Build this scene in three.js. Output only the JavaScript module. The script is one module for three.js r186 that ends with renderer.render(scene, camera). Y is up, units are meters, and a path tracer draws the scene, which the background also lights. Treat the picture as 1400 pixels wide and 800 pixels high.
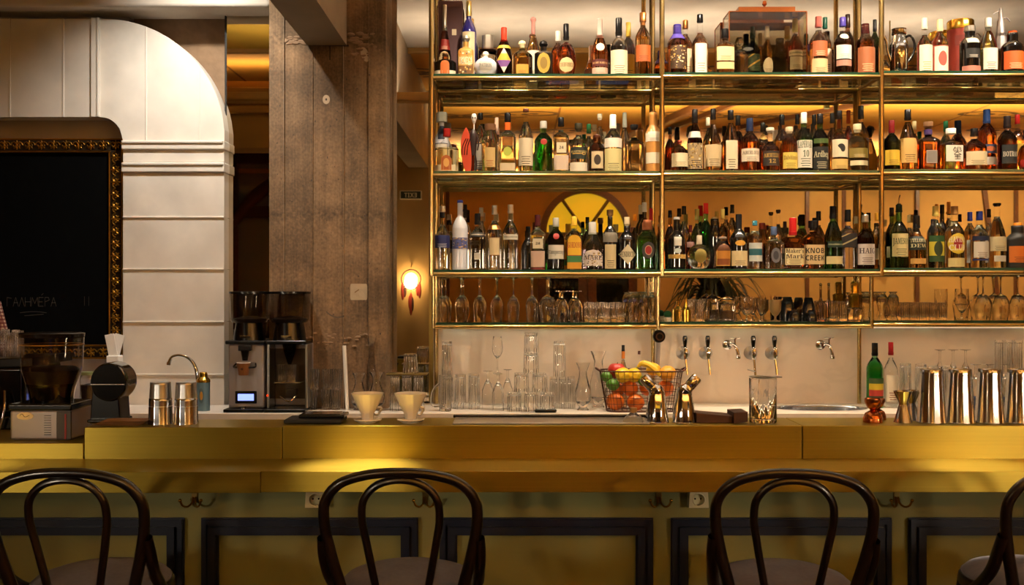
import * as THREE from 'three';
import { RoundedBoxGeometry } from 'three/addons/geometries/RoundedBoxGeometry.js';
import { mergeGeometries, toCreasedNormals } from 'three/addons/utils/BufferGeometryUtils.js';
import { RectAreaLightUniformsLib } from 'three/addons/lights/RectAreaLightUniformsLib.js';
import { ImprovedNoise } from 'three/addons/math/ImprovedNoise.js';

// ------------------------------------------------------------------ camera, exposure, lights
RectAreaLightUniformsLib.init();
const renderer = new THREE.WebGLRenderer({ antialias: true });
renderer.toneMapping = THREE.LinearToneMapping;
renderer.toneMappingExposure = 1.0;
renderer.shadowMap.enabled = true;
const scene = new THREE.Scene();
scene.background = new THREE.Color(0x000000);
const F = 1363, EYE = 1.63;                       // focal length in pixels of the 1400 x 800 frame, eye height
const camera = new THREE.PerspectiveCamera(2 * Math.atan(400 / F) * 180 / Math.PI, 1.75, 0.05, 60);
camera.position.set(0, EYE, 0);
camera.lookAt(0, EYE, -5);
const X = (px, d) => (px - 700) / F * d;          // photograph pixel at distance d -> metres
const Y = (py, d) => EYE - (py - 400) / F * d;
const S = (px, d) => px / F * d;

const CEIL = 3.5, MIRROR = -5.03;
const WARM = new THREE.Color().setRGB(1.0, 0.80, 0.56);
const WARMER = new THREE.Color().setRGB(1.0, 0.86, 0.56);
const SOFT = new THREE.Color().setRGB(1, 0.93, 0.84);
const lampSpecs = [];                              // spots: x, height, z, target, strength, cone, colour
const spot = (x, z, tx, ty, tz, cd, cone, pen = 0.7, color = WARM, y = CEIL) => lampSpecs.push({ x, y, z, tx, ty, tz, cd, cone, pen, color });
// three narrow spots out of view over the bar, whose pools lie on the brass
spot(-0.58, -2.55, -0.49, 1.06, -3.14, 135, 0.10, 1);
spot(1.7, -2.55, 1.47, 1.06, -3.14, 105, 0.10, 1);
spot(-1.78, -2.55, -1.76, 1.06, -3.14, 105, 0.10, 1);
// out of view, placed to light the back bar
spot(0.0, -4.2, 0.15, 1.6, -4.9, 9, 0.9, 0.8);
spot(0.85, -4.2, 0.95, 1.6, -4.9, 9, 0.9, 0.8);
spot(1.7, -4.2, 1.7, 1.6, -4.9, 9, 0.9, 0.8);
spot(2.55, -4.2, 2.4, 1.6, -4.9, 9, 0.9, 0.8);
// out of view, placed to light the white arch
spot(-1.32, -4.2, -1.58, 2.15, -4.95, 10.5, 0.82, 1, SOFT);
// low wall spots out of view, placed to light the bar front
spot(4.8, 2.94, 0.75, 1.5, -3.3, 40, 0.18, 1, WARM, 1.92);
spot(-4.6, 2.94, -0.6, 1.5, -3.3, 40, 0.18, 1, WARM, 1.92);
// out of view, placed to light the ochre rear wall
spot(2.0, 1.1, 2.0, 2.1, 2.94, 4, 0.8, 1, WARMER);
spot(4.0, 1.1, 4.0, 2.1, 2.94, 16, 0.8, 1, WARMER);
spot(6.0, 1.1, 6.0, 2.1, 2.94, 24, 0.8, 1, WARMER);

// ------------------------------------------------------------------ helpers
let seed = 20240611;
const rnd = () => { seed = (seed * 1664525 + 1013904223) >>> 0; return seed / 4294967296; };
const taken = {};
function numbered(n) { const k = taken[n] = (taken[n] ?? -1) + 1; return k ? `${n}_${String(k).padStart(3, '0')}` : n; }
function tag(o, label, category, group, kind) { o.userData.label = label; if (category) o.userData.category = category; if (group) o.userData.group = group; if (kind) o.userData.kind = kind; return o; }
function thing(name, label, category, pos = [0, 0, 0], group, turn = 0) {
  const g = new THREE.Group(); g.name = numbered(name); scene.add(g); g.position.set(...pos); g.rotation.y = turn;
  return tag(g, label, category, group);
}
function clean(g) { const h = g.index ? g.toNonIndexed() : g; for (const k of Object.keys(h.attributes)) if (!['position', 'normal', 'uv'].includes(k)) h.deleteAttribute(k); return h; }
function merged(list) { if (!Array.isArray(list)) return list; return list.length === 1 ? list[0] : mergeGeometries(list.map(clean)); }
function part(name, geo, mat, parent) { const m = new THREE.Mesh(merged(geo), mat); m.name = name; parent.add(m); return m; }
function solo(name, geo, mat, label, category, group, pos = [0, 0, 0]) { const m = new THREE.Mesh(merged(geo), mat); m.name = numbered(name); m.position.set(...pos); scene.add(m); return tag(m, label, category, group); }
function structure(name, label, geo, mat) {
  const o = geo ? new THREE.Mesh(merged(geo), mat) : new THREE.Group(); o.name = numbered(name); scene.add(o);
  return tag(o, label, null, null, 'structure');
}
const box = (w, h, d, x = 0, y = 0, z = 0) => new THREE.BoxGeometry(w, h, d).translate(x, y, z);
const rbox = (w, h, d, x = 0, y = 0, z = 0, r = 0.004, s = 2) => new RoundedBoxGeometry(w, h, d, s, Math.min(r, w / 2.01, h / 2.01, d / 2.01)).translate(x, y, z);
const span = (x0, x1, y0, y1, z0, z1) => box(x1 - x0, y1 - y0, z1 - z0, (x0 + x1) / 2, (y0 + y1) / 2, (z0 + z1) / 2);
const rspan = (x0, x1, y0, y1, z0, z1, r = 0.004) => rbox(x1 - x0, y1 - y0, z1 - z0, (x0 + x1) / 2, (y0 + y1) / 2, (z0 + z1) / 2, r);
const V = (x, y, z) => new THREE.Vector3(x, y, z);
const lathe = (pts, seg = 28) => toCreasedNormals(new THREE.LatheGeometry(pts.map(p => new THREE.Vector2(Math.max(p[0], 0), p[1])), seg), 0.65);
const cyl = (r, h, x = 0, y = 0, z = 0, seg = 24, r2 = r) => new THREE.CylinderGeometry(r2, r, h, seg).translate(x, y, z);
function tube(pts, r, seg = 40, rad = 8, closed = false) {
  return new THREE.TubeGeometry(new THREE.CatmullRomCurve3(pts.map(p => p.isVector3 ? p : V(...p)), closed, 'centripetal'), seg, r, rad, closed);
}
function rod(a, b, r, seg = 10) {                 // straight closed cylinder from a to b
  const A = V(...a), B = V(...b), g = new THREE.CylinderGeometry(r, r, A.distanceTo(B), seg);
  g.applyQuaternion(new THREE.Quaternion().setFromUnitVectors(V(0, 1, 0), B.clone().sub(A).normalize()));
  const m = A.add(B).multiplyScalar(0.5); return g.translate(m.x, m.y, m.z);
}
function metreUV(geo, ox = 0, oy = 0) {           // uv in metres, from the side each face points to
  const g = clean(geo), p = g.attributes.position, n = g.attributes.normal, uv = new Float32Array(p.count * 2);
  for (let i = 0; i < p.count; i += 3) {
    let ax = 0, ay = 0, az = 0; for (let k = 0; k < 3; k++) { ax += Math.abs(n.getX(i + k)); ay += Math.abs(n.getY(i + k)); az += Math.abs(n.getZ(i + k)); }
    for (let k = 0; k < 3; k++) {
      const j = i + k, x = p.getX(j), y = p.getY(j), z = p.getZ(j);
      const [u, v] = ay >= ax && ay >= az ? [x, z] : ax > az ? [z, y] : [x, y];
      uv[2 * j] = u + ox; uv[2 * j + 1] = v + oy;
    }
  }
  g.setAttribute('uv', new THREE.BufferAttribute(uv, 2)); return g;
}
const perlin = new ImprovedNoise();
const fbm = (x, y, z, o = 4) => { let a = 0, s = 0.5; for (let i = 0; i < o; i++) { a += s * perlin.noise(x, y, z + i * 7.3); x *= 2; y *= 2; s *= 0.5; } return a; };
function tileNoise(u, v, fx, fy, z, o) {           // fbm that wraps over the unit square
  const n = (a, b) => fbm(a * fx, b * fy, z, o), w = (1 - u), h = (1 - v);
  return n(u, v) * w * h + n(u - 1, v) * u * h + n(u, v - 1) * w * v + n(u - 1, v - 1) * u * v;
}
function dataTex(size, fn, srgb = true, repeat = 1) {
  const d = new Uint8Array(size * size * 4);
  for (let j = 0; j < size; j++) for (let i = 0; i < size; i++) {
    const c = fn((i + 0.5) / size, (j + 0.5) / size), k = 4 * (j * size + i);
    d[k] = Math.max(0, Math.min(255, c[0])); d[k + 1] = Math.max(0, Math.min(255, c[1])); d[k + 2] = Math.max(0, Math.min(255, c[2])); d[k + 3] = 255;
  }
  const t = new THREE.DataTexture(d, size, size); t.wrapS = t.wrapT = THREE.RepeatWrapping; t.magFilter = THREE.LinearFilter; t.minFilter = THREE.LinearFilter;
  t.repeat.set(repeat, repeat); if (srgb) t.colorSpace = THREE.SRGBColorSpace; t.needsUpdate = true; return t;
}
function canvasTex(w, h, draw) {
  const c = document.createElement('canvas'); c.width = w; c.height = h; draw(c.getContext('2d'), w, h);
  const t = new THREE.CanvasTexture(c); t.colorSpace = THREE.SRGBColorSpace; t.magFilter = THREE.LinearFilter; return t;
}

// ------------------------------------------------------------------ materials
const std = (color, roughness = 0.6, metalness = 0, more = {}) => new THREE.MeshStandardMaterial({ color, roughness, metalness, ...more });
const phys = (o) => new THREE.MeshPhysicalMaterial(o);
const liquid = (r, g, b, dist = 0.05, rough = 0.02) => phys({ color: 0xffffff, roughness: rough, transmission: 1, thickness: 0.05, ior: 1.42, attenuationColor: new THREE.Color().setRGB(r, g, b), attenuationDistance: dist });
const speckle = dataTex(256, (u, v) => { const k = 128 + 90 * tileNoise(u, v, 24, 24, 3, 3); return [k, k, k]; }, false);
const cloudTex = dataTex(512, (u, v) => { const k = 235 + 46 * tileNoise(u, v, 5, 5, 1, 5); return [k, k * 0.99, k * 0.975]; });
const concreteBump = dataTex(512, (u, v) => { const k = 128 + 120 * tileNoise(u, v, 18, 18, 9, 5); return [k, k, k]; }, false);
const concreteTex = dataTex(512, (u, v) => {
  const a = tileNoise(u, v, 4, 4, 2, 5), b = tileNoise(u, v, 26, 26, 5, 3), k = 1 + 0.5 * a + 0.22 * b; return [142 * k, 114 * k, 86 * k];
});
const brassWear = dataTex(1024, (u, v) => {        // tarnish in blotches with edges of their own, and fine brushing
  const a = tileNoise(u, v, 5, 9, 11, 4), st = tileNoise(u, v, 2, 160, 4, 3); let k = 1 + 0.10 * st + 0.05 * a; if (a > 0.3) k *= 0.92;
  return [154 * k, 134 * k, 50 * k];
});
const brassRough = dataTex(512, (u, v) => { const a = tileNoise(u, v, 5, 9, 11, 4), s = tileNoise(u, v, 2, 120, 8, 3); const k = 84 + 24 * s + 18 * a; return [k, k, k]; }, false);
const marbleTex = dataTex(1024, (u, v) => {
  const w = tileNoise(u, v, 3, 3, 21, 5), t = Math.abs(tileNoise(u + 0.12 * w, v + 0.3 * w, 3, 5, 31, 4)), vein = Math.max(0, 1 - t * 16);
  const k = 1 + 0.07 * w - 0.03 * vein; return [228 * k, 216 * k, 202 * k];
});
const fluteTex = dataTex(128, (u, v) => { const k = 128 + 110 * Math.cos(u * Math.PI * 2) * (0.65 + 0.35 * Math.cos(v * Math.PI * 2)); return [k, k, k]; }, false);
const woodTex = dataTex(512, (u, v) => { const g = tileNoise(u, v, 3, 60, 41, 4), k = 1 + 0.5 * g; return [96 * k, 58 * k, 34 * k]; });
const feltTex = dataTex(512, (u, v) => { const k = 1 + 0.22 * tileNoise(u, v, 8, 8, 6, 5) + 0.12 * tileNoise(u, v, 70, 70, 2, 2); return [92 * k, 90 * k, 98 * k]; });
const withRepeat = (t, rx, ry) => { const c = t.clone(); c.repeat.set(rx, ry); c.needsUpdate = true; return c; };

const M = {
  brassSheet: phys({ color: 0xffffff, map: withRepeat(brassWear, 0.8, 0.8), roughnessMap: withRepeat(brassRough, 0.8, 0.8), roughness: 0.95, metalness: 0.82, anisotropy: 0.8, anisotropyRotation: Math.PI / 2 }),
  brassTube: std(0xc8ae74, 0.22, 1),
  brassDark: std(0x96804a, 0.3, 1),
  gold: std(0xd9ab44, 0.25, 1),
  copper: std(0xc0703c, 0.2, 1),
  steel: std(0xc8ccd4, 0.16, 1),
  steelBrushed: std(0xb2b4b8, 0.34, 1),
  chrome: std(0xdcdcdc, 0.06, 1),
  mirror: std(0xd8cdbb, 0.015, 1),
  olive: std(0x7c7e4e, 0.65, 0, { bumpMap: speckle, bumpScale: 0.0004 }),
  navy: std(0x18223a, 0.35),
  white: std(0xe9e2d6, 0.55, 0, { map: withRepeat(cloudTex, 1, 1) }),
  plaster: std(0xe2d8ca, 0.85, 0, { map: withRepeat(cloudTex, 0.6, 0.6) }),
  concrete: std(0xffffff, 0.9, 0, { map: withRepeat(concreteTex, 0.9, 0.9), bumpMap: withRepeat(concreteBump, 1.5, 1.5), bumpScale: 0.006 }),
  marble: std(0xffffff, 0.22, 0, { map: withRepeat(marbleTex, 0.8, 0.8) }),
  counter: std(0xffffff, 0.25, 0, { map: withRepeat(marbleTex, 0.6, 0.6) }),
  ochre: std(0xc69a54, 0.8, 0, { map: withRepeat(cloudTex, 0.5, 0.5) }),
  darkWood: std(0xffffff, 0.4, 0, { map: woodTex }),
  stoolWood: phys({ color: 0x100705, roughness: 0.3, clearcoat: 0.5, clearcoatRoughness: 0.2 }),
  felt: phys({ color: 0xffffff, map: withRepeat(feltTex, 1, 1), roughness: 1, sheen: 0.6, sheenRoughness: 0.5, bumpMap: speckle, bumpScale: 0.0006 }),
  black: std(0x080707, 0.22),
  blackGloss: phys({ color: 0x070707, roughness: 0.12, clearcoat: 1, clearcoatRoughness: 0.05 }),
  blackMatte: std(0x121110, 0.7),
  greyMetal: std(0xa29c9e, 0.42, 0.5),
  white2: std(0xf0ece4, 0.5),
  cream: std(0xe6d9bd, 0.6),
  ceramic: phys({ color: 0xe6dccb, roughness: 0.25, clearcoat: 0.6, clearcoatRoughness: 0.1 }),
  cork: std(0xb08a58, 0.8),
  clear: phys({ color: 0xffffff, roughness: 0.02, transmission: 1, thickness: 0.004, ior: 1.5 }),
  cutGlass: phys({ color: 0xffffff, roughness: 0.03, transmission: 1, thickness: 0.004, ior: 1.5, bumpMap: withRepeat(fluteTex, 14, 5), bumpScale: 0.0022 }),
  pane: phys({ color: 0xffffff, roughness: 0.02, transmission: 1, thickness: 0, ior: 1.5 }),
  shelfGlass: phys({ color: 0xf0f7f2, roughness: 0.02, transmission: 1, thickness: 0, ior: 1.5 }),
  glassEdge: phys({ color: 0x2f5a45, roughness: 0.1, transmission: 0.5, thickness: 0, ior: 1.5 }),
  plastic: phys({ color: 0xd8d2ca, roughness: 0.06, transmission: 1, thickness: 0, ior: 1.45 }),
  beans: std(0x24140c, 0.6),
};

// ------------------------------------------------------------------ the room
const RX0 = -5.2, RX1 = 7.6, RZ0 = -5.25, RZ1 = 2.94;
{
  const floor = structure('floor', 'dark wooden floor of the bar room');
  const planks = [0, 1, 2].map(k => std([0x3a2517, 0x422a1a, 0x33200f][k], 0.45));
  for (let i = 0; i < 32; i++) { const w = (RX1 - RX0) / 32; part('plank', rbox(w - 0.003, 0.04, RZ1 - RZ0, RX0 + w * (i + 0.5), -0.02, (RZ0 + RZ1) / 2, 0.002, 1), planks[(i * 7) % 3], floor); }
  // ceiling: pale plaster over the bar, a painted ochre mural over the guests' side
  const ceiling = structure('ceiling', 'plaster ceiling, pale over the bar and painted ochre beyond');
  const edge = -2.4;
  part('plaster_field', metreUV(span(RX0, RX1, CEIL, CEIL + 0.12, RZ0, edge)), M.plaster, ceiling);
  const mural = canvasTex(2048, 1024, (c, w, h) => {
    c.fillStyle = '#cf9636'; c.fillRect(0, 0, w, h);
    for (let i = 0; i < 260; i++) {
      const x = rnd() * w, y = rnd() * h, r = 40 + rnd() * 150, col = ['#d5a54c', '#c68a36', '#dbb25d', '#b9792f', '#d0983c'][i % 5];
      c.globalAlpha = 0.12; c.fillStyle = col; c.beginPath(); c.ellipse(x, y, r, r * 0.5, rnd() * 3, 0, 7); c.fill();
    }
    c.globalAlpha = 1; c.lineCap = 'round';
    const scroll = (x, y, s, dir) => {            // acanthus scroll in dark line
      c.strokeStyle = '#5f3c12'; c.lineWidth = 12 * s; c.beginPath();
      for (let t = 0; t < 1; t += 0.03) { const a = t * 9, r = 70 * s * (1 - t); c.lineTo(x + dir * Math.cos(a) * r, y + Math.sin(a) * r * 0.6); } c.stroke();
      c.lineWidth = 9 * s; c.beginPath(); c.moveTo(x + dir * 70 * s, y); c.bezierCurveTo(x + dir * 150 * s, y - 80 * s, x + dir * 190 * s, y + 60 * s, x + dir * 270 * s, y - 10 * s); c.stroke();
      for (let k = 0; k < 7; k++) { c.beginPath(); const bx = x + dir * (90 + 24 * k) * s, by = y - 20 * s; c.moveTo(bx, by); c.quadraticCurveTo(bx + dir * 26 * s, by - 40 * s, bx + dir * 60 * s, by - (20 + 14 * (k % 3)) * s); c.stroke(); }
    };
    for (let r = 0; r < 5; r++) for (let i = 0; i < 8; i++) scroll(120 + i * 250 + (r % 2) * 90, 90 + r * 200, 0.8, i % 2 ? -1 : 1);
    c.strokeStyle = '#7a4a16'; c.lineWidth = 8; c.strokeRect(24, 24, w - 48, h - 48);
    c.lineWidth = 3; for (let k = 1; k < 9; k++) { c.beginPath(); c.moveTo(k * w / 9, 24); c.lineTo(k * w / 9, h - 24); c.stroke(); }
  });
  const mg = span(RX0, RX1, CEIL, CEIL + 0.12, edge, RZ1 + 0.1); // planar uv over the whole field
  { const p = mg.attributes.position, uv = mg.attributes.uv; for (let i = 0; i < p.count; i++) uv.setXY(i, (p.getX(i) - RX0) / (RX1 - RX0), (p.getZ(i) - edge) / (RZ1 - edge)); }
  part('mural_field', mg, std(0xffffff, 0.75, 0, { map: mural }), ceiling);
  part('gilded_field', metreUV(span(RX0, -1.1, CEIL - 0.012, CEIL, -4.2, edge - 0.06)), std(0xc9a032, 0.7, 0, { map: withRepeat(cloudTex, 0.5, 0.5) }), ceiling);
  part('border_moulding', rspan(RX0, RX1, CEIL - 0.04, CEIL, edge - 0.06, edge, 0.01), M.ochre, ceiling);
  // dark timber ribs and a dentil band across the painted ceiling
  const rib = (x0, z0, x1, z1, w, h, mat, name) => { const L = Math.hypot(x1 - x0, z1 - z0), g = rbox(L, h, w, 0, 0, 0, 0.008); g.rotateY(-Math.atan2(z1 - z0, x1 - x0)); part(name, g.translate((x0 + x1) / 2, CEIL - h / 2, (z0 + z1) / 2), mat, ceiling); };
  rib(1.35, 1.9, 2.3, -2.2, 0.09, 0.07, M.darkWood, 'rib');
  rib(1.62, 1.9, 2.62, -2.2, 0.05, 0.05, M.darkWood, 'rib');
  rib(2.35, 1.4, 4.6, -2.2, 0.05, 0.05, M.darkWood, 'rib');
  rib(3.05, -0.6, 3.4, -1.55, 0.16, 0.08, M.cream, 'dentil_band'); rib(3.4, -1.55, 4.6, -1.62, 0.16, 0.08, M.cream, 'dentil_band');
  for (let i = 0; i < 11; i++) part('dentil', rbox(0.05, 0.06, 0.05, 3.47 + i * 0.105, CEIL - 0.1, -1.49 - i * 0.006, 0.006, 1), M.olive, ceiling);
  for (let i = 0; i < 8; i++) part('dentil', rbox(0.05, 0.06, 0.05, 2.98 + i * 0.046, CEIL - 0.1, -0.62 - i * 0.118, 0.006, 1), M.olive, ceiling);

  structure('wall_left', 'ochre plaster wall at the far left side', metreUV(span(RX0 - 0.15, RX0, 0, CEIL, RZ0, RZ1)), M.ochre);
  structure('wall_right', 'ochre plaster wall at the far right side', metreUV(span(RX1, RX1 + 0.15, 0, CEIL, RZ0, RZ1)), M.ochre);
  structure('wall_back', 'rough brown concrete wall behind the white arch', metreUV(span(RX0, RX1, 0, CEIL, RZ0 - 0.05, MIRROR - 0.08)), M.concrete);

  // the wall opposite, seen in the mirrors: pale ochre with dark upright battens
  const rear = structure('wall_rear', 'ochre plaster wall with dark battens seen in the mirror');
  part('plaster_face', metreUV(span(RX0, RX1, 0, CEIL, RZ1, RZ1 + 0.2)), M.ochre, rear);
  const D = 13;
  for (const px of [612, 1103, 1153, 1253, 1388]) part('batten', rspan(X(px - 2.6, D), X(px + 2.6, D), 0.1, px > 1300 ? CEIL : 3.2, RZ1 - 0.04, RZ1, 0.006), M.darkWood, rear);
  { const g = rbox(0.06, 2.0, 0.05, 0, 0, 0, 0.006); g.rotateZ(0.12); part('batten', g.translate(X(1352, D), 2.35, RZ1 - 0.03), M.darkWood, rear); }
  part('picture_rail', rspan(RX0, RX1, 3.18, 3.24, RZ1 - 0.05, RZ1, 0.01), M.ochre, rear);
  for (let i = 0; i < 20; i++) part('unseen_wainscot_panel', rspan(RX0 + i * 0.64, RX0 + (i + 1) * 0.64 - 0.006, 0.14, 1.18, RZ1 - 0.035, RZ1, 0.006), M.darkWood, rear);  // dark panels out of view, placed to darken the reflection in the brass
  part('baseboard', rspan(RX0, RX1, 0, 0.14, RZ1 - 0.03, RZ1, 0.008), M.darkWood, rear);

  // double door under an arched fanlight
  const door = structure('door_1', 'dark double door with planting behind its panes');
  const ax = X(800, D), ar = S(62, D), sy = Y(318, D), frame = S(9, D), zf = RZ1 - 0.09, zr = RZ1 + 0.01;
  const ring = new THREE.Shape(); ring.absarc(0, 0, ar, 0, Math.PI); ring.absarc(0, 0, ar - frame, Math.PI, 0, true);
  part('arch_frame', new THREE.ExtrudeGeometry(ring, { depth: 0.09, bevelEnabled: false, curveSegments: 32 }).translate(ax, sy, zf), M.darkWood, door);
  const fan = new THREE.Shape(); fan.absarc(0, 0, ar - frame + 0.005, 0, Math.PI);
  part('lit_fanlight', new THREE.ExtrudeGeometry(fan, { depth: 0.01, bevelEnabled: false, curveSegments: 32 }).translate(ax, sy, RZ1 - 0.03), std(0xd99a18, 0.3, 0, { emissive: new THREE.Color().setRGB(1.0, 0.66, 0.02), emissiveIntensity: 0.7 }), door);
  for (const a of [0.95, Math.PI - 0.95]) part('glazing_bar', rod([ax, sy, RZ1 - 0.06], [ax + Math.cos(a) * ar * 0.93, sy + Math.sin(a) * ar * 0.93, RZ1 - 0.06], 0.022, 8), M.darkWood, door);
  part('transom', rspan(ax - ar, ax + ar, sy - 0.1, sy, zf, zr, 0.008), M.darkWood, door);
  const dl = X(735, D), dr = X(870, D), dt = sy - 0.1, dm = (dl + dr) / 2;
  for (const [a, b] of [[dl, dm - 0.005], [dm + 0.005, dr]]) {
    const leaf = part('door_leaf', [rspan(a, a + 0.11, 0, dt, zf, zr), rspan(b - 0.11, b, 0, dt, zf, zr), rspan(a + 0.1, b - 0.1, dt - 0.3, dt, zf, zr), rspan(a + 0.1, b - 0.1, 0, 0.4, zf, zr), rspan(a + 0.1, b - 0.1, 1.0, 1.07, zf, zr)], M.darkWood, door);
    part('pane', rspan(a + 0.1, b - 0.1, 1.07, dt - 0.3, RZ1 - 0.06, RZ1 - 0.05, 0.002), phys({ color: 0x14140c, roughness: 0.08, clearcoat: 1 }), leaf);
    part('unseen_blue_pane', rspan(a + 0.1, b - 0.1, 0.4, 1.0, RZ1 - 0.06, RZ1 - 0.05, 0.002), std(0x20243a, 0.2, 0, { emissive: new THREE.Color().setRGB(0.32, 0.36, 0.7), emissiveIntensity: 0.3 }), leaf);  // lower panes out of view, glowing blue to tint reflections in the steel
  }
  // dark arched window towards the left of the rear wall
  const win = structure('window_1', 'tall dark window with heavy curved brown glazing bars');
  const wx0 = -4.6, wx1 = -2.7, wt = 3.4;
  part('night_pane', rspan(wx0, wx1, 0.5, wt, RZ1 - 0.04, RZ1 - 0.02, 0.003), phys({ color: 0x84868e, roughness: 0.4, clearcoat: 0.5 }), win);
  for (const [y0, y1] of [[0.45, 0.6], [2.6, 2.75], [3.3, 3.45]]) part('glazing_bar', rspan(wx0, wx1, y0, y1, RZ1 - 0.1, RZ1, 0.01), M.darkWood, win);
  for (const x of [wx0, -3.62, wx1]) part('glazing_bar', rspan(x - 0.07, x + 0.07, 0.45, 3.45, RZ1 - 0.1, RZ1, 0.01), M.darkWood, win);
  part('curved_bar', tube([[wx0, 1.2, RZ1 - 0.06], [-3.9, 2.2, RZ1 - 0.06], [-3.3, 2.9, RZ1 - 0.06], [wx1, 3.3, RZ1 - 0.06]], 0.09, 30, 10), M.darkWood, win);

  // pier on the guests' side with exit sign and feathered wall lamp, seen in the narrow mirror
  const PD = 9.5, pz = 2 * MIRROR + PD;           // its face towards the bar
  structure('wall_pier', 'ochre plaster pier seen in the narrow mirror beside the column', metreUV(span(-1.75, X(598, PD), 0, CEIL, pz, pz + 0.2)), std(0xb4955e, 0.85, 0, { map: withRepeat(cloudTex, 0.5, 0.5) }));
  // painted bulkhead with a strip of small lamps, seen in the mirror beside the arch
  const bulk = structure('beam_1', 'gilded ceiling bulkhead with mouldings seen in the left mirror strip');
  const bz = 2 * MIRROR + 8;
  part('bulkhead', span(RX0, -1.5, 2.79, 3.27, bz, bz + 0.3), M.ochre, bulk);
  for (const [y, t] of [[3.22, 0.05], [3.14, 0.03], [3.06, 0.06]]) part('moulding', rspan(RX0, -1.5, y, y + t, bz - t, bz, 0.01), M.ochre, bulk);
}
// concrete beam running out from the column over the guests
{
  const by0 = Y(62, 4.8), x0 = X(420, 4.8), x1 = X(474, 4.8);
  structure('beam_2', 'concrete ceiling beam running from the column towards the viewer', metreUV(span(x0, x1, by0, CEIL, -4.8, 2 * MIRROR + 9.5)), std(0xffffff, 0.9, 0, { map: withRepeat(cloudTex, 0.7, 0.7), color: 0x9d8b74, bumpMap: concreteBump, bumpScale: 0.002 }));
}
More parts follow.
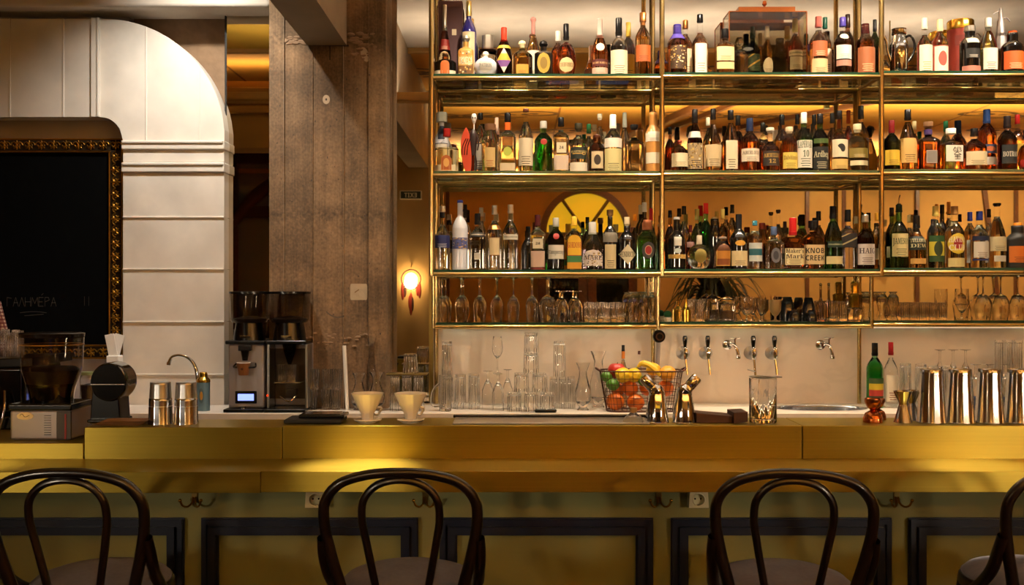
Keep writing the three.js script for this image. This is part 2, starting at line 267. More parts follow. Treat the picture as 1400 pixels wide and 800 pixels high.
// concrete column with the print of its shuttering boards
{
  const d = 4.8, xs = [368, 389, 428, 469, 504, 528].map(p => X(p, d)), off = [-0.006, 0.003, 0, 0.005, -0.002], h = CEIL;
  const s = new THREE.Shape(); // plan: x, distance
  const pts = [[xs[0] , 5.08]];
  off.forEach((o, i) => { pts.push([xs[i] + 0.0015, d + o], [xs[i + 1] - 0.0015, d + o]); if (i < 4) pts.push([xs[i + 1], d - 0.004]); });
  pts.push([xs[5], 5.08]);
  s.setFromPoints(pts.map(p => new THREE.Vector2(p[0], p[1])));
  const g = clean(new THREE.ExtrudeGeometry(s, { depth: h, bevelEnabled: false }).rotateX(-Math.PI / 2));
  const tex = canvasTex(1024, 2048, (c, w, hh) => {
    const img = c.createImageData(w, hh);
    const rough = (y) => Math.max(0, 1 - Math.abs(y - 0.185) / 0.018) + Math.max(0, 1 - Math.abs(y - 0.425) / 0.012) + (y > 0.425 ? 0.35 : 0);
    for (let j = 0; j < hh; j++) for (let i = 0; i < w; i++) {
      const u = i / w, v = j / hh, a = fbm(u * 3, v * 18, 1, 5), b = fbm(u * 46, v * 280, 4, 4), col = fbm(u * 14, v * 2.2, 9, 3);
      let k = 1.0 + 0.5 * a + 0.26 * b + 0.2 * col + 0.16 * fbm(u * 90, v * 12, 15, 3); const r = rough(v + 0.012 * a); if (r > 0) k *= 1 - 0.5 * Math.min(1, r) * (fbm(u * 30, v * 170, 8, 4) + 0.18);
      if (fbm(u * 60, v * 300, 12, 2) > 0.36) k *= 0.7;
      const q = 4 * (j * w + i); img.data[q] = 116 * k; img.data[q + 1] = 92 * k; img.data[q + 2] = 66 * k; img.data[q + 3] = 255;
    }
    c.putImageData(img, 0, 0);
    // image v -> metres: top is CEIL
    const py = (y) => (CEIL - Y(y, d)) / CEIL * hh, px = (x) => (x - 368) / 160 * w;
    c.strokeStyle = 'rgba(196,180,158,0.5)'; c.lineWidth = 3; for (const x of [389, 428, 469, 504]) { c.beginPath(); c.moveTo(px(x), 0); c.lineTo(px(x), hh); c.stroke(); }
    c.strokeStyle = '#2c2622'; c.lineWidth = 9; c.beginPath(); c.moveTo(px(451), py(42)); c.lineTo(px(451), py(82)); c.stroke(); c.lineWidth = 5; c.beginPath(); c.moveTo(px(428), py(61)); c.lineTo(px(476), py(62)); c.stroke();
    c.fillStyle = '#b8a284'; c.beginPath(); c.ellipse(px(446), py(136), 32, 13, 0, 0, 7); c.fill(); c.fillStyle = '#4c4238'; c.beginPath(); c.ellipse(px(446), py(136), 8, 3.4, 0, 0, 7); c.fill();
    c.fillStyle = '#a8977c'; c.beginPath(); c.roundRect(px(478), py(388), 150, 46, 10); c.fill(); c.strokeStyle = '#7d5d38'; c.lineWidth = 3; c.beginPath(); c.moveTo(px(484), py(400)); c.lineTo(px(490), py(396)); c.stroke();
    c.strokeStyle = '#5b4e40'; c.lineWidth = 4; c.beginPath(); c.moveTo(px(446), py(426)); c.quadraticCurveTo(px(458), py(438), px(470), py(432)); c.stroke();
    for (let i = 0; i < 60; i++) { c.fillStyle = '#453b32'; c.beginPath(); c.ellipse(rnd() * w, rnd() * hh, 2 + rnd() * 4, 1.5 + rnd() * 2, 0, 0, 7); c.fill(); }
    c.fillStyle = '#b5a184'; c.beginPath(); c.ellipse(px(498), py(74), 40, 18, 0.3, 0, 7); c.fill();
  });
  const uvg = metreUV(g); const uv = uvg.attributes.uv, pp = uvg.attributes.position;
  for (let i = 0; i < uv.count; i++) uv.setXY(i, (pp.getX(i) - xs[0] + (pp.getZ(i) + 4.8) * 0.4) / (xs[5] - xs[0]), pp.getY(i) / CEIL);
  uvg.computeVertexNormals();
  structure('column', 'board-marked grey concrete column between the mirrors', uvg, std(0xffffff, 0.92, 0, { map: tex, bumpMap: withRepeat(concreteBump, 1, 5), bumpScale: 0.006 }));
  // broken ledge low on the column and spalled concrete around the beam foot
  const lumps = (n, x0, x1, y0, y1, s0) => { const out = []; for (let i = 0; i < n; i++) { const g2 = new THREE.IcosahedronGeometry(s0 * (0.5 + rnd()), 1); const p = g2.attributes.position; for (let k = 0; k < p.count; k++) { const f = 1 + 0.35 * perlin.noise(p.getX(k) * 90 + i, p.getY(k) * 90, p.getZ(k) * 90); p.setXYZ(k, p.getX(k) * 1.7 * f, p.getY(k) * 0.8 * f, p.getZ(k) * 0.4 * f); } g2.computeVertexNormals(); out.push(g2.translate(x0 + rnd() * (x1 - x0), y0 + rnd() * (y1 - y0), -4.802)); } return out; };
  const spall = structure('trim_1', 'crumbled concrete edges on the column', [...lumps(60, X(402, d), X(526, d), Y(474, d), Y(455, d), 0.006), ...lumps(30, X(372, d), X(418, d), Y(60, d), Y(46, d), 0.008), ...lumps(40, X(478, d), X(524, d), Y(82, d), Y(44, d), 0.009)].map(g3 => metreUV(g3)), M.concrete);
}
// mirrors: beside the arch, beside the column, behind the shelves
const LEVEL = [[105, 103, 101], [238, 237, 235.5], [373, 372, 370.5]];    // front tubes, photograph rows
const FRONT = 4.7, LOWFRONT = 4.83;
{
  const bot4 = Y(443, LOWFRONT) - 0.01;
  structure('wall_mirror', 'narrow mirror strip between the white arch and the concrete column', span(X(309, 5.03), X(374, 5.03), 1.08, CEIL, MIRROR - 0.03, MIRROR), M.mirror);
  structure('wall_mirror', 'narrow mirror strip between the concrete column and the shelves', span(X(528, 5.03) - 0.05, X(592, 5.03), 1.08, CEIL, MIRROR - 0.03, MIRROR), M.mirror);
  const big = structure('wall_mirror', 'antique mirror behind the bottle shelves');
  for (const [a, b] of [[592, 893.5], [894.5, 1174], [1175, 1480]]) part('mirror_panel', span(X(a, 5.03) + 0.001, X(b, 5.03), bot4, CEIL, MIRROR - 0.03, MIRROR), M.mirror, big);
  const wall = structure('wall_splash', 'veined stone splashback below the shelves');
  for (const [a, b] of [[592, 893.5], [894.5, 1174], [1175, 1480]]) part('stone_panel', metreUV(rspan(X(a, 5.03), X(b, 5.03) - 0.001, 1.06, bot4 - 0.002, MIRROR - 0.03, MIRROR, 0.002), a), M.marble, wall);
  const tr = structure('trim_2', 'slim dark edge strips beside the mirrors');
  part('edge_strip', span(X(308, 5.03), X(309.5, 5.03), 1.08, CEIL, -5.06, -5.02), M.blackMatte, tr);
  part('edge_strip', span(X(586, 5.0), X(592, 5.0), 1.08, CEIL, -5.03, -5.015), M.brassDark, tr);
}
// white boarded arch around the blackboard
{
  const d = 4.95, arch = structure('wall_arch', 'white painted boarded arch with a rounded corner');
  const outerTop = (x) => x <= 140 ? 26 : 190 - 164 * Math.sqrt(Math.max(0, 1 - ((x - 140) / 167) ** 2));
  const innerBot = (x) => x <= 137 ? 160 : x <= 168 ? 192 - 32 * Math.sqrt(Math.max(0, 1 - ((x - 137) / 31) ** 2)) : 192;
  const upright = (x0, x1, depth = 0.1, grow = 0) => {
    const N = 14, top = [], bot = []; for (let i = 0; i <= N; i++) { const x = x0 + (x1 - x0) * i / N; top.push(new THREE.Vector2(X(x, d), Y(outerTop(x) - grow, d))); bot.push(new THREE.Vector2(X(x, d), Y(innerBot(x), d))); }
    return new THREE.ExtrudeGeometry(new THREE.Shape([...bot, ...top.reverse()]), { depth, bevelEnabled: true, bevelThickness: 0.0015, bevelSize: 0.0012, bevelSegments: 1 }).translate(0, 0, -d - 0.1);
  };
  for (const [a, b] of [[-260, -200], [-199.4, -130], [-129.4, -60], [-59.4, 13.6], [14.2, 86.6], [87.2, 126], [137, 199.6], [200.2, 272.6], [273.2, 306.5]]) part('board', metreUV(upright(a, b)), M.white, arch);
  for (const x of [13.9, 86.9, 199.9, 272.9]) part('joint_bead', metreUV(upright(x - 0.8, x + 0.8, 0.104)), M.white, arch);
  part('cover_strip', metreUV(upright(126, 137, 0.112, 0.6)), M.white, arch);
  part('cover_bead', metreUV(upright(134.6, 136.8, 0.118, 0.6)), M.white, arch);
  const rows = [[192, 205, 1], [205, 222, 0], [222, 236, 1], [236, 297, 0], [297, 368, 0], [368, 440, 0], [440, 512, 0], [512, 572, 0]];
  for (const [y0, y1, proud] of rows) {
    part(proud ? 'cover_strip' : 'board', metreUV(rspan(X(168, d) - (proud ? 0.004 : 0), X(306.5, d) + (proud ? 0.004 : 0), Y(y1, d) + 0.0008, Y(y0, d) - 0.0008, -5.05, -d + (proud ? 0.014 : 0), proud ? 0.006 : 0.002)), M.white, arch);
    if (proud) { part('cover_bead', rspan(X(169, d), X(306, d), Y(y0 + 4.5, d), Y(y0 + 1, d), -4.97, -d + 0.022, 0.004), M.white, arch); }
  }
  for (const y of [297, 368, 440, 512]) part('joint_bead', metreUV(rspan(X(168, d), X(306.5, d), Y(y + 1.2, d), Y(y - 1, d), -5.0, -d + 0.007, 0.003)), M.white, arch);
  // plaster lintel above the arch, with a ragged soffit
  structure('beam_3', 'pale plaster lintel above the white arch', metreUV(rspan(RX0, X(372, 4.9), Y(9, 4.86), CEIL, -5.1, -4.86, 0.02)), M.plaster);
  structure('wall_niche', 'grey plaster back of the blackboard niche', metreUV(span(RX0, X(172, 5.0), 1.0, CEIL - 0.3, -5.15, -5.046)), std(0xbab2b2, 0.85, 0, { map: withRepeat(cloudTex, 0.7, 0.7) }));
}
// the back counter with the sink cut out of it
const COUNTER = 1.073;
{
  const z0 = -4.6, sx0 = X(1062, 4.75), sx1 = X(1186, 4.75);
  const s = new THREE.Shape([[RX0, 4.6], [2.95, 4.6], [2.95, 5.025], [X(530, 4.8) + 0.004, 5.025], [X(530, 4.8) + 0.004, 4.788], [X(366, 4.8) - 0.004, 4.788], [X(366, 4.8) - 0.004, 4.942], [RX0, 4.942]].map(p => new THREE.Vector2(p[0], p[1])));
  const hole = new THREE.Path(); hole.absellipse((sx0 + sx1) / 2, 4.79, (sx1 - sx0) / 2, 0.12, 0, Math.PI * 2, true); s.holes.push(hole);
  const g = new THREE.ExtrudeGeometry(s, { depth: 0.05, bevelEnabled: true, bevelThickness: 0.003, bevelSize: 0.003, bevelSegments: 2, curveSegments: 24 });
  g.rotateX(-Math.PI / 2).translate(0, COUNTER - 0.053, 0); // z = -distance
  const ct = thing('back_counter', 'pale stone back counter running under the shelves', 'counter', [0, 0, 0]);
  part('worktop', metreUV(g), M.counter, ct);
  part('front_panel', metreUV(span(RX0, 2.95, 0.1, COUNTER - 0.05, -4.66, -4.63)), M.counter, ct);
  part('plinth', span(RX0, 2.95, 0, 0.1, -5.0, -4.7), M.blackMatte, ct);
  const sink = thing('sink', 'oval stainless steel sink set in the back counter', 'sink', [(sx0 + sx1) / 2, COUNTER, -4.79]);
  const a = (sx1 - sx0) / 2, bowl = lathe([[0, -0.16], [0.6, -0.16], [0.85, -0.145], [0.93, -0.11], [0.97, -0.004], [0.985, 0.002], [1.06, 0.004], [1.06, 0.0005], [0.99, -0.004], [0.95, -0.11], [0.86, -0.15], [0, -0.165]], 48).scale(a, 1, 0.117);
  part('basin', bowl, M.steel, sink); part('drain', cyl(0.03, 0.006, 0, -0.155, 0), M.chrome, sink);
}

// ------------------------------------------------------------------ the brass-topped bar
{
  const bar = thing('bar_counter', 'long olive bar with a stepped brushed brass top', 'bar counter', [0, 0, 0]);
  const fy1 = Y(645, 3.06), fy0 = Y(672.5, 3.06), zf = -3.06, zt = -3.29, tierY = Y(582, 3.29), lowY = Y(606, 3.29), jx = X(356, 3.06), jx2 = X(386, 3.29), ex = 3.2, sx = -3.4;
  const nt = X(115, 3.29), rt = X(1097, 3.29);
  const sheet = (name, g, o) => part(name, metreUV(g, o), M.brassSheet, bar);
  // ledge in three sheets: left (a finger proud, its end bent round), middle, right
  const plan = (pts) => new THREE.ExtrudeGeometry(new THREE.Shape(pts.map(p => new THREE.Vector2(...p))), { depth: fy1 - fy0, bevelEnabled: true, bevelThickness: 0.0015, bevelSize: 0.0015, bevelSegments: 2 }).rotateX(-Math.PI / 2).translate(0, fy0, 0);
  sheet('ledge_sheet', plan([[sx, 3.053], [jx, 3.053], [jx2, 3.285], [jx2, 3.3], [sx, 3.3]]).translate(0, -0.001, 0), 0.3);
  sheet('ledge_sheet', plan([[jx + 0.003, 3.06], [rt - 0.001, 3.06], [rt - 0.001, 3.3], [jx2 + 0.003, 3.3], [jx2 + 0.003, 3.285]]), 1.1);
  sheet('ledge_sheet', plan([[rt + 0.001, 3.06], [ex, 3.06], [ex, 3.3], [rt + 0.001, 3.3]]), 2.3);
  // raised step
  sheet('step_sheet', rspan(sx, nt - 0.002, fy1 - 0.02, lowY, -3.95, zt, 0.003), 0.7);
  sheet('step_sheet', rspan(nt, jx2 - 0.001, fy1 - 0.02, tierY - 0.006, -3.5, zt, 0.003), 1.7);
  sheet('step_sheet', rspan(jx2 + 0.001, rt - 0.001, fy1 - 0.02, tierY, -3.5, zt, 0.003), 2.9);
  sheet('step_sheet', rspan(rt + 0.001, ex, fy1 - 0.02, tierY, -3.5, zt + 0.001, 0.003), 0.1);
  // olive front with navy moulding frames
  const zp = -3.28;
  part('front_panel', metreUV(span(sx, ex, 0.12, fy1 - 0.03, -3.42, zp)), M.olive, bar);
  part('plinth', span(sx, ex, 0, 0.12, -3.42, -3.36), M.blackMatte, bar);
  const top = Y(708, 3.27), low = 0.24;
  for (const [a, b] of [[-330, -76], [-46, 252], [275, 572], [601, 893], [917, 1219], [1242, 1540]]) {
    const x0 = X(a, 3.27), x1 = X(b, 3.27), f = new THREE.Group(); f.name = 'moulding_frame'; bar.add(f);
    const strip = (inset, w, h) => { // mitred bar frame
      const [u0, u1, v0, v1] = [x0 + inset, x1 - inset, low + inset, top - inset], P = (x, y) => new THREE.Vector2(x, y);
      const quads = [[P(u0, v1), P(u1, v1), P(u1 - w, v1 - w), P(u0 + w, v1 - w)], [P(u0, v0), P(u0 + w, v0 + w), P(u1 - w, v0 + w), P(u1, v0)], [P(u0, v0), P(u0, v1), P(u0 + w, v1 - w), P(u0 + w, v0 + w)], [P(u1, v0), P(u1 - w, v0 + w), P(u1 - w, v1 - w), P(u1, v1)]];
      return quads.map(q => new THREE.ExtrudeGeometry(new THREE.Shape(q), { depth: h, bevelEnabled: true, bevelThickness: 0.003, bevelSize: -0.002, bevelOffset: 0, bevelSegments: 3 }).translate(0, 0, zp));
    };
    strip(0, 0.058, 0.008).forEach(g => part('rail', g, M.navy, f));
    strip(0.004, 0.016, 0.02).forEach(g => part('bead', g, M.navy, f));
    strip(0.028, 0.024, 0.026).forEach(g => part('bead', g, M.navy, f));
  }
  // stainless drip edge on the step behind the shakers
  const tray = thing('drip_tray', 'thin black-edged steel drip tray lying on the raised brass step', 'tray', [0, tierY, 0]);
  part('tray_plate', rspan(X(620, 3.36), X(886, 3.36), 0, 0.006, -3.47, -3.31, 0.002), M.steelBrushed, tray);
  part('tray_lip', rspan(X(617, 3.36), X(890, 3.36), 0.004, 0.013, -3.49, -3.465, 0.002), M.black, tray);
  // double coat hooks under the ledge
  [[261, 'far left panel gap', -3.29], [580, 'gap behind the middle stool', -3.29], [903, 'gap right of the middle stool', -3.29], [1232, 'gap beside the rightmost stool', -3.29]].forEach(([px, where]) => {
    const d = 3.24, h = thing('coat_hook', `brass double coat hook at the ${where}`, 'hook', [X(px, d), Y(683, d), zp], 'double coat hooks under the bar');
    part('back_plate', rbox(0.02, 0.05, 0.004, 0, 0.005, 0.002, 0.0018), M.brassDark, h);
    for (const s of [-1, 1]) { const p = part('prong', tube([[s * 0.004, 0.0, 0.004], [s * 0.006, -0.018, 0.014], [s * 0.016, -0.026, 0.03], [s * 0.027, -0.02, 0.04], [s * 0.034, -0.004, 0.044]], 0.0034, 24, 8), M.gold, h); part('knob', new THREE.SphereGeometry(0.0058, 14, 10).translate(s * 0.034, -0.003, 0.044), M.gold, p); }
  });
  for (const [px, where] of [[431, 'left of the middle stool'], [955, 'left of the right stool']]) {
    const d = 3.25, k = thing('power_socket', `cream wall socket under the brass ledge, ${where}`, 'socket', [X(px, d), Y(683, d), zp], 'power sockets under the bar');
    const cr = std(0xd8d2ae, 0.4);
    const s = new THREE.Shape([[-0.032, -0.026], [0.032, -0.026], [0.029, 0.026], [-0.029, 0.026]].map(p => new THREE.Vector2(...p))); const hole = new THREE.Path(); hole.absarc(0, 0, 0.0195, 0, 7, true); s.holes.push(hole);
    part('cover_plate', new THREE.ExtrudeGeometry(s, { depth: 0.034, bevelEnabled: true, bevelThickness: 0.002, bevelSize: 0.001, bevelSegments: 2, curveSegments: 24 }), cr, k);
    part('socket_well', [cyl(0.0193, 0.018, 0, 0, 0).rotateX(Math.PI / 2).translate(0, 0, 0.011), new THREE.TorusGeometry(0.0195, 0.002, 8, 30).translate(0, 0, 0.036)], cr, k);
    for (const s2 of [-1, 1]) part('contact_hole', cyl(0.0028, 0.004, 0, 0, 0, 10).rotateX(Math.PI / 2).translate(s2 * 0.0095, 0, 0.0195), M.black, k);
    for (const s2 of [-1, 1]) part('earth_clip', rbox(0.006, 0.003, 0.01, 0, s2 * 0.018, 0.027, 0.001), M.steel, k);
  }
}
// ------------------------------------------------------------------ bentwood bar stools
{
  const proto = new THREE.Group();
  const seatY = 0.80, bz = 0.2;                   // seat centre at origin, back towards +z (the viewer)
  const taper = (pts, r0, r1, seg) => { const g = tube(pts, 1, seg, 10), p = g.attributes.position, c = new THREE.CatmullRomCurve3(pts.map(q => V(...q)), false, 'centripetal'); // radius changes along the path
    for (let i = 0; i <= seg; i++) { const t = i / seg, o = c.getPointAt(t), r = r0 + (r1 - r0) * Math.sin(Math.PI * t); for (let j = 0; j <= 10; j++) { const k = i * 11 + j; p.setXYZ(k, o.x + (p.getX(k) - o.x) * r, o.y + (p.getY(k) - o.y) * r, o.z + (p.getZ(k) - o.z) * r); } } g.computeVertexNormals(); return g; };
  part('outer_bow', taper([[-0.148, 0.72, 0.165], [-0.16, 0.83, 0.18], [-0.186, 0.94, 0.2], [-0.201, 1.03, 0.215], [-0.196, 1.085, 0.225], [-0.16, 1.13, 0.235], [-0.09, 1.155, 0.24], [0, 1.162, 0.242], [0.09, 1.155, 0.24], [0.16, 1.13, 0.235], [0.196, 1.085, 0.225], [0.201, 1.03, 0.215], [0.186, 0.94, 0.2], [0.16, 0.83, 0.18], [0.148, 0.72, 0.165]], 0.0185, 0.0135, 90), M.stoolWood, proto);
  part('inner_bow', taper([[-0.06, 0.79, 0.172], [-0.074, 0.87, 0.183], [-0.092, 0.97, 0.2], [-0.102, 1.04, 0.215], [-0.095, 1.09, 0.225], [-0.06, 1.128, 0.232], [0, 1.142, 0.235], [0.06, 1.128, 0.232], [0.095, 1.09, 0.225], [0.102, 1.04, 0.215], [0.092, 0.97, 0.2], [0.074, 0.87, 0.183], [0.06, 0.79, 0.172]], 0.011, 0.0105, 70), M.stoolWood, proto);
  part('seat_ring', lathe([[0.15, seatY - 0.028], [0.192, seatY - 0.026], [0.2, seatY - 0.012], [0.196, seatY + 0.006], [0.184, seatY + 0.012], [0.15, seatY + 0.008], [0.15, seatY - 0.028]], 48), M.stoolWood, proto);
  const cushion = part('cushion', metreUV(lathe([[0, seatY], [0.17, seatY], [0.186, seatY + 0.008], [0.188, seatY + 0.018], [0.176, seatY + 0.03], [0.14, seatY + 0.042], [0.09, seatY + 0.05], [0.04, seatY + 0.053], [0, seatY + 0.054]], 48)), M.felt, proto);
  part('piping', new THREE.TorusGeometry(0.188, 0.0035, 8, 60).rotateX(Math.PI / 2).translate(0, seatY + 0.014, 0), M.felt, cushion);
  for (const s of [-1, 1]) part('side_brace', taper([[s * 0.205, 0.985, 0.21], [s * 0.207, 0.94, 0.19], [s * 0.203, 0.88, 0.15], [s * 0.197, 0.83, 0.09], [s * 0.185, 0.79, 0.02]], 0.0155, 0.0165, 30), M.stoolWood, proto);
  for (const s of [-1, 1]) { part('leg', taper([[s * 0.15, 0.785, -0.11], [s * 0.18, 0.4, -0.15], [s * 0.205, 0.0, -0.19]], 0.0155, 0.015, 24), M.stoolWood, proto); part('leg', taper([[s * 0.15, 0.75, 0.16], [s * 0.175, 0.4, 0.185], [s * 0.2, 0.0, 0.225]], 0.016, 0.0155, 24), M.stoolWood, proto); }
  part('foot_ring', new THREE.TorusGeometry(0.205, 0.011, 8, 50).rotateX(Math.PI / 2).translate(0, 0.3, 0), M.stoolWood, proto);
  [[-1.165, -2.83, 0, 'black bentwood bar stool at the far left of the bar'], [-0.292, -2.83, 0.0, 'black bentwood bar stool left of centre, hiding one coat hook'], [0.762, -2.82, -0.12, 'black bentwood bar stool standing right of the second socket'], [1.495, -2.86, 0.05, 'black bentwood bar stool cut off by the right edge']].forEach(([x, z, turn, label], i) => {
    const o = proto.clone(); o.name = numbered('bar_stool'); scene.add(o); o.position.set(x, 0, z); o.rotation.y = turn; tag(o, label, 'bar stool', 'bentwood bar stools along the bar');
  });
}
// ------------------------------------------------------------------ blackboard in a carved frame
{
  const d = 5.01, bd = thing('blackboard', 'large blackboard in a carved gilt frame inside the arch', 'blackboard', [0, 0, 0]);
  const x0 = X(-230, d), x1 = X(167, d), y1 = Y(190, d), y0 = Y(490, d), w = S(17, d), z = -d;
  const tex = canvasTex(2048, 1024, (c, W, H) => {
    c.fillStyle = '#050505'; c.fillRect(0, 0, W, H);
    for (let i = 0; i < 500; i++) { c.fillStyle = `rgba(${70},${66},${60},${0.01 + rnd() * 0.015})`; c.beginPath(); c.ellipse(rnd() * W, rnd() * H, 10 + rnd() * 60, 4 + rnd() * 16, rnd() * 3, 0, 7); c.fill(); }
    const ix = (p) => (p + 213) / 363 * W, iy = (p) => (p - 207) / 265 * H; c.strokeStyle = 'rgba(120,113,104,0.5)'; c.lineWidth = 4; c.lineCap = 'round'; c.lineJoin = 'round';
    const L = { G: [[[0, 10], [0, 0], [5, 1]]], A: [[[0, 10], [3, 0], [6, 10]], [[1, 6], [5, 6]]], V: [[[0, 10], [3, 0], [6, 10]]], H: [[[0, 0], [0, 10]], [[6, 0], [6, 10]], [[0, 5], [6, 5]]], M: [[[0, 10], [1, 0], [4, 7], [7, 0], [8, 10]]], E: [[[5, 0], [0, 0], [0, 10], [5, 10]], [[0, 5], [4, 5]], [[3, -2.5], [5, -4.5]]], P: [[[0, 10], [0, 0], [4, 0], [5, 3], [0, 5]]], I: [[[0, 0], [0, 10]]] };
    const write = (s, x, y, h, adv) => { for (const ch of s) { for (const st of L[ch]) { c.beginPath(); st.forEach(([a, b], i) => { const p = [ix(x + a * h / 10), iy(y + b * h / 10)]; i ? c.lineTo(...p) : c.moveTo(...p); }); c.stroke(); } x += adv * (ch === 'M' ? 1.25 : 1); } };
    write('GAVHMEPA', 8, 406, 12, 8.3); write('II', 114, 405, 12, 6);
    c.beginPath(); c.moveTo(ix(26), iy(427)); c.quadraticCurveTo(ix(45), iy(424), ix(62), iy(427)); c.stroke(); c.beginPath(); c.moveTo(ix(32), iy(431)); c.lineTo(ix(58), iy(429)); c.stroke();
  });
  const face = box(x1 - x0 - 2 * w, y1 - y0 - 2 * w, 0.012, (x0 + x1) / 2, (y0 + y1) / 2, z - 0.018);
  part('slate', face, phys({ color: 0xffffff, roughness: 1, specularIntensity: 0.15, map: tex }), bd);
  const fr = part('frame', [rspan(x0, x1, y1 - w, y1, z - 0.035, z, 0.006), rspan(x0, x1, y0, y0 + w, z - 0.035, z, 0.006), rspan(x1 - w, x1, y0, y1, z - 0.035, z, 0.006), rspan(x0, x0 + w, y0, y1, z - 0.035, z, 0.006)], std(0x2c1f0e, 0.45, 0.3), bd);
  const gilt = std(0xa5792c, 0.32, 1), li = 0.006;
  part('inner_bead', [rspan(x0 + w - li, x1 - w + li, y1 - w - li, y1 - w + 0.002, z - 0.03, z + 0.004, 0.003), rspan(x0 + w, x1 - w, y0 + w - 0.002, y0 + w + li, z - 0.03, z + 0.004, 0.003), rspan(x1 - w - li, x1 - w + 0.002, y0 + w, y1 - w, z - 0.03, z + 0.004, 0.003)], gilt, bd);
  part('outer_bead', [rspan(x0, x1, y1 - 0.006, y1 + 0.003, z - 0.03, z + 0.003, 0.003), rspan(x1 - 0.006, x1 + 0.003, y0, y1, z - 0.03, z + 0.003, 0.003), rspan(x0, x1, y0 - 0.003, y0 + 0.006, z - 0.03, z + 0.003, 0.003)], gilt, bd);
  // one acanthus scroll, repeated along the frame
  const curl = (s) => { const p = []; for (let t = 0; t <= 1.001; t += 0.08) { const a = t * 7, r = 0.017 * (1 - 0.8 * t); p.push([s * (0.012 + Math.cos(a) * r), Math.sin(a) * r, 0.004 + 0.004 * t]); } return tube(p, 0.0032, 22, 5); };
  const leaf = (a) => new THREE.SphereGeometry(1, 6, 5).scale(0.012, 0.0045, 0.004).rotateZ(a).translate(Math.cos(a) * 0.013, Math.sin(a) * 0.013, 0.003);
  const scroll = merged([curl(1), curl(-1), leaf(1.57), leaf(-1.57), leaf(0.8), leaf(2.3), leaf(-0.8), leaf(-2.3)]);
  const put = (x, y, a) => { const m = part('carved_scroll', scroll, gilt, fr); m.position.set(x, y, z + 0.001); m.rotation.z = a; };
  for (let x = x1 - w / 2; x > X(-40, d); x -= 0.062) { put(x, y1 - w / 2, 0); put(x, y0 + w / 2, 0); }
  for (let y = y1 - w / 2 - 0.062; y > y0 + w; y -= 0.062) put(x1 - w / 2, y, Math.PI / 2);
}

// ------------------------------------------------------------------ brass and glass shelf unit
const TUBE = 0.0115;
const shelfTop = (row, bay) => row < 3 ? Y(LEVEL[row][bay] - 4.2, FRONT) : Y([441, 440, 438.2][bay], LOWFRONT);
const bayX = [[590, 905], [905, 1205], [1205, 1520]].map(b => b.map(p => X(p, FRONT)));
{
  const u = thing('back_bar_shelf', 'brass tube shelf unit with glass shelves across the back wall', 'shelf unit', [0, 0, 0]);
  const zb = -5.0, top = 3.32, xs = [bayX[0][0], bayX[0][1], bayX[1][1], bayX[2][1]];
  const l3 = shelfTop(2, 1) - 0.02, l4 = shelfTop(3, 1) - 0.02;
  xs.forEach((x) => {
    part('front_post', rod([x, l3 - 0.012, -FRONT], [x, top, -FRONT], TUBE * 1.05, 14), M.brassTube, u);
    part('rear_post', rod([x, COUNTER, zb], [x, top, zb], TUBE * 0.9, 12), M.brassTube, u);
    part('lower_post', rod([x, l4 - 0.012, -LOWFRONT], [x, l3, -LOWFRONT], TUBE * 0.85, 12), M.brassTube, u);
    for (const row of [0, 1, 2]) part('side_rail', rod([x, shelfTop(row, 1) - 0.02, -FRONT], [x, shelfTop(row, 1) - 0.02, zb], TUBE * 0.8, 10), M.brassTube, u);
    part('side_rail', rod([x, l4, -LOWFRONT], [x, l4, zb], TUBE * 0.8, 10), M.brassTube, u);
  });
  part('top_rail', [rod([xs[0], top, -FRONT], [xs[3], top, -FRONT], TUBE), rod([xs[0], top, zb], [xs[3], top, zb], TUBE)], M.brassTube, u);
  for (let row = 0; row < 4; row++) for (let bay = 0; bay < 3; bay++) {
    const y = shelfTop(row, bay), [a, b] = bayX[bay], zf = row < 3 ? -FRONT : -LOWFRONT;
    part('front_rail', rod([a + 0.008, y - 0.021, zf], [b - 0.008, y - 0.021, zf], TUBE), M.brassTube, u);
    part('rear_rail', rod([a + 0.008, y - 0.021, zb], [b - 0.008, y - 0.021, zb], TUBE * 0.8), M.brassTube, u);
    const pane = part('glass_shelf', span(a + 0.012, b - 0.012, y - 0.009, y, zb - 0.02, zf - 0.004), M.shelfGlass, u);
    part('glass_edge', span(a + 0.012, b - 0.012, y - 0.009, y, zf - 0.004, zf + 0.001), M.glassEdge, pane);
  }
  // out of view on top of the unit: a lamp trough placed to light the ceiling
}
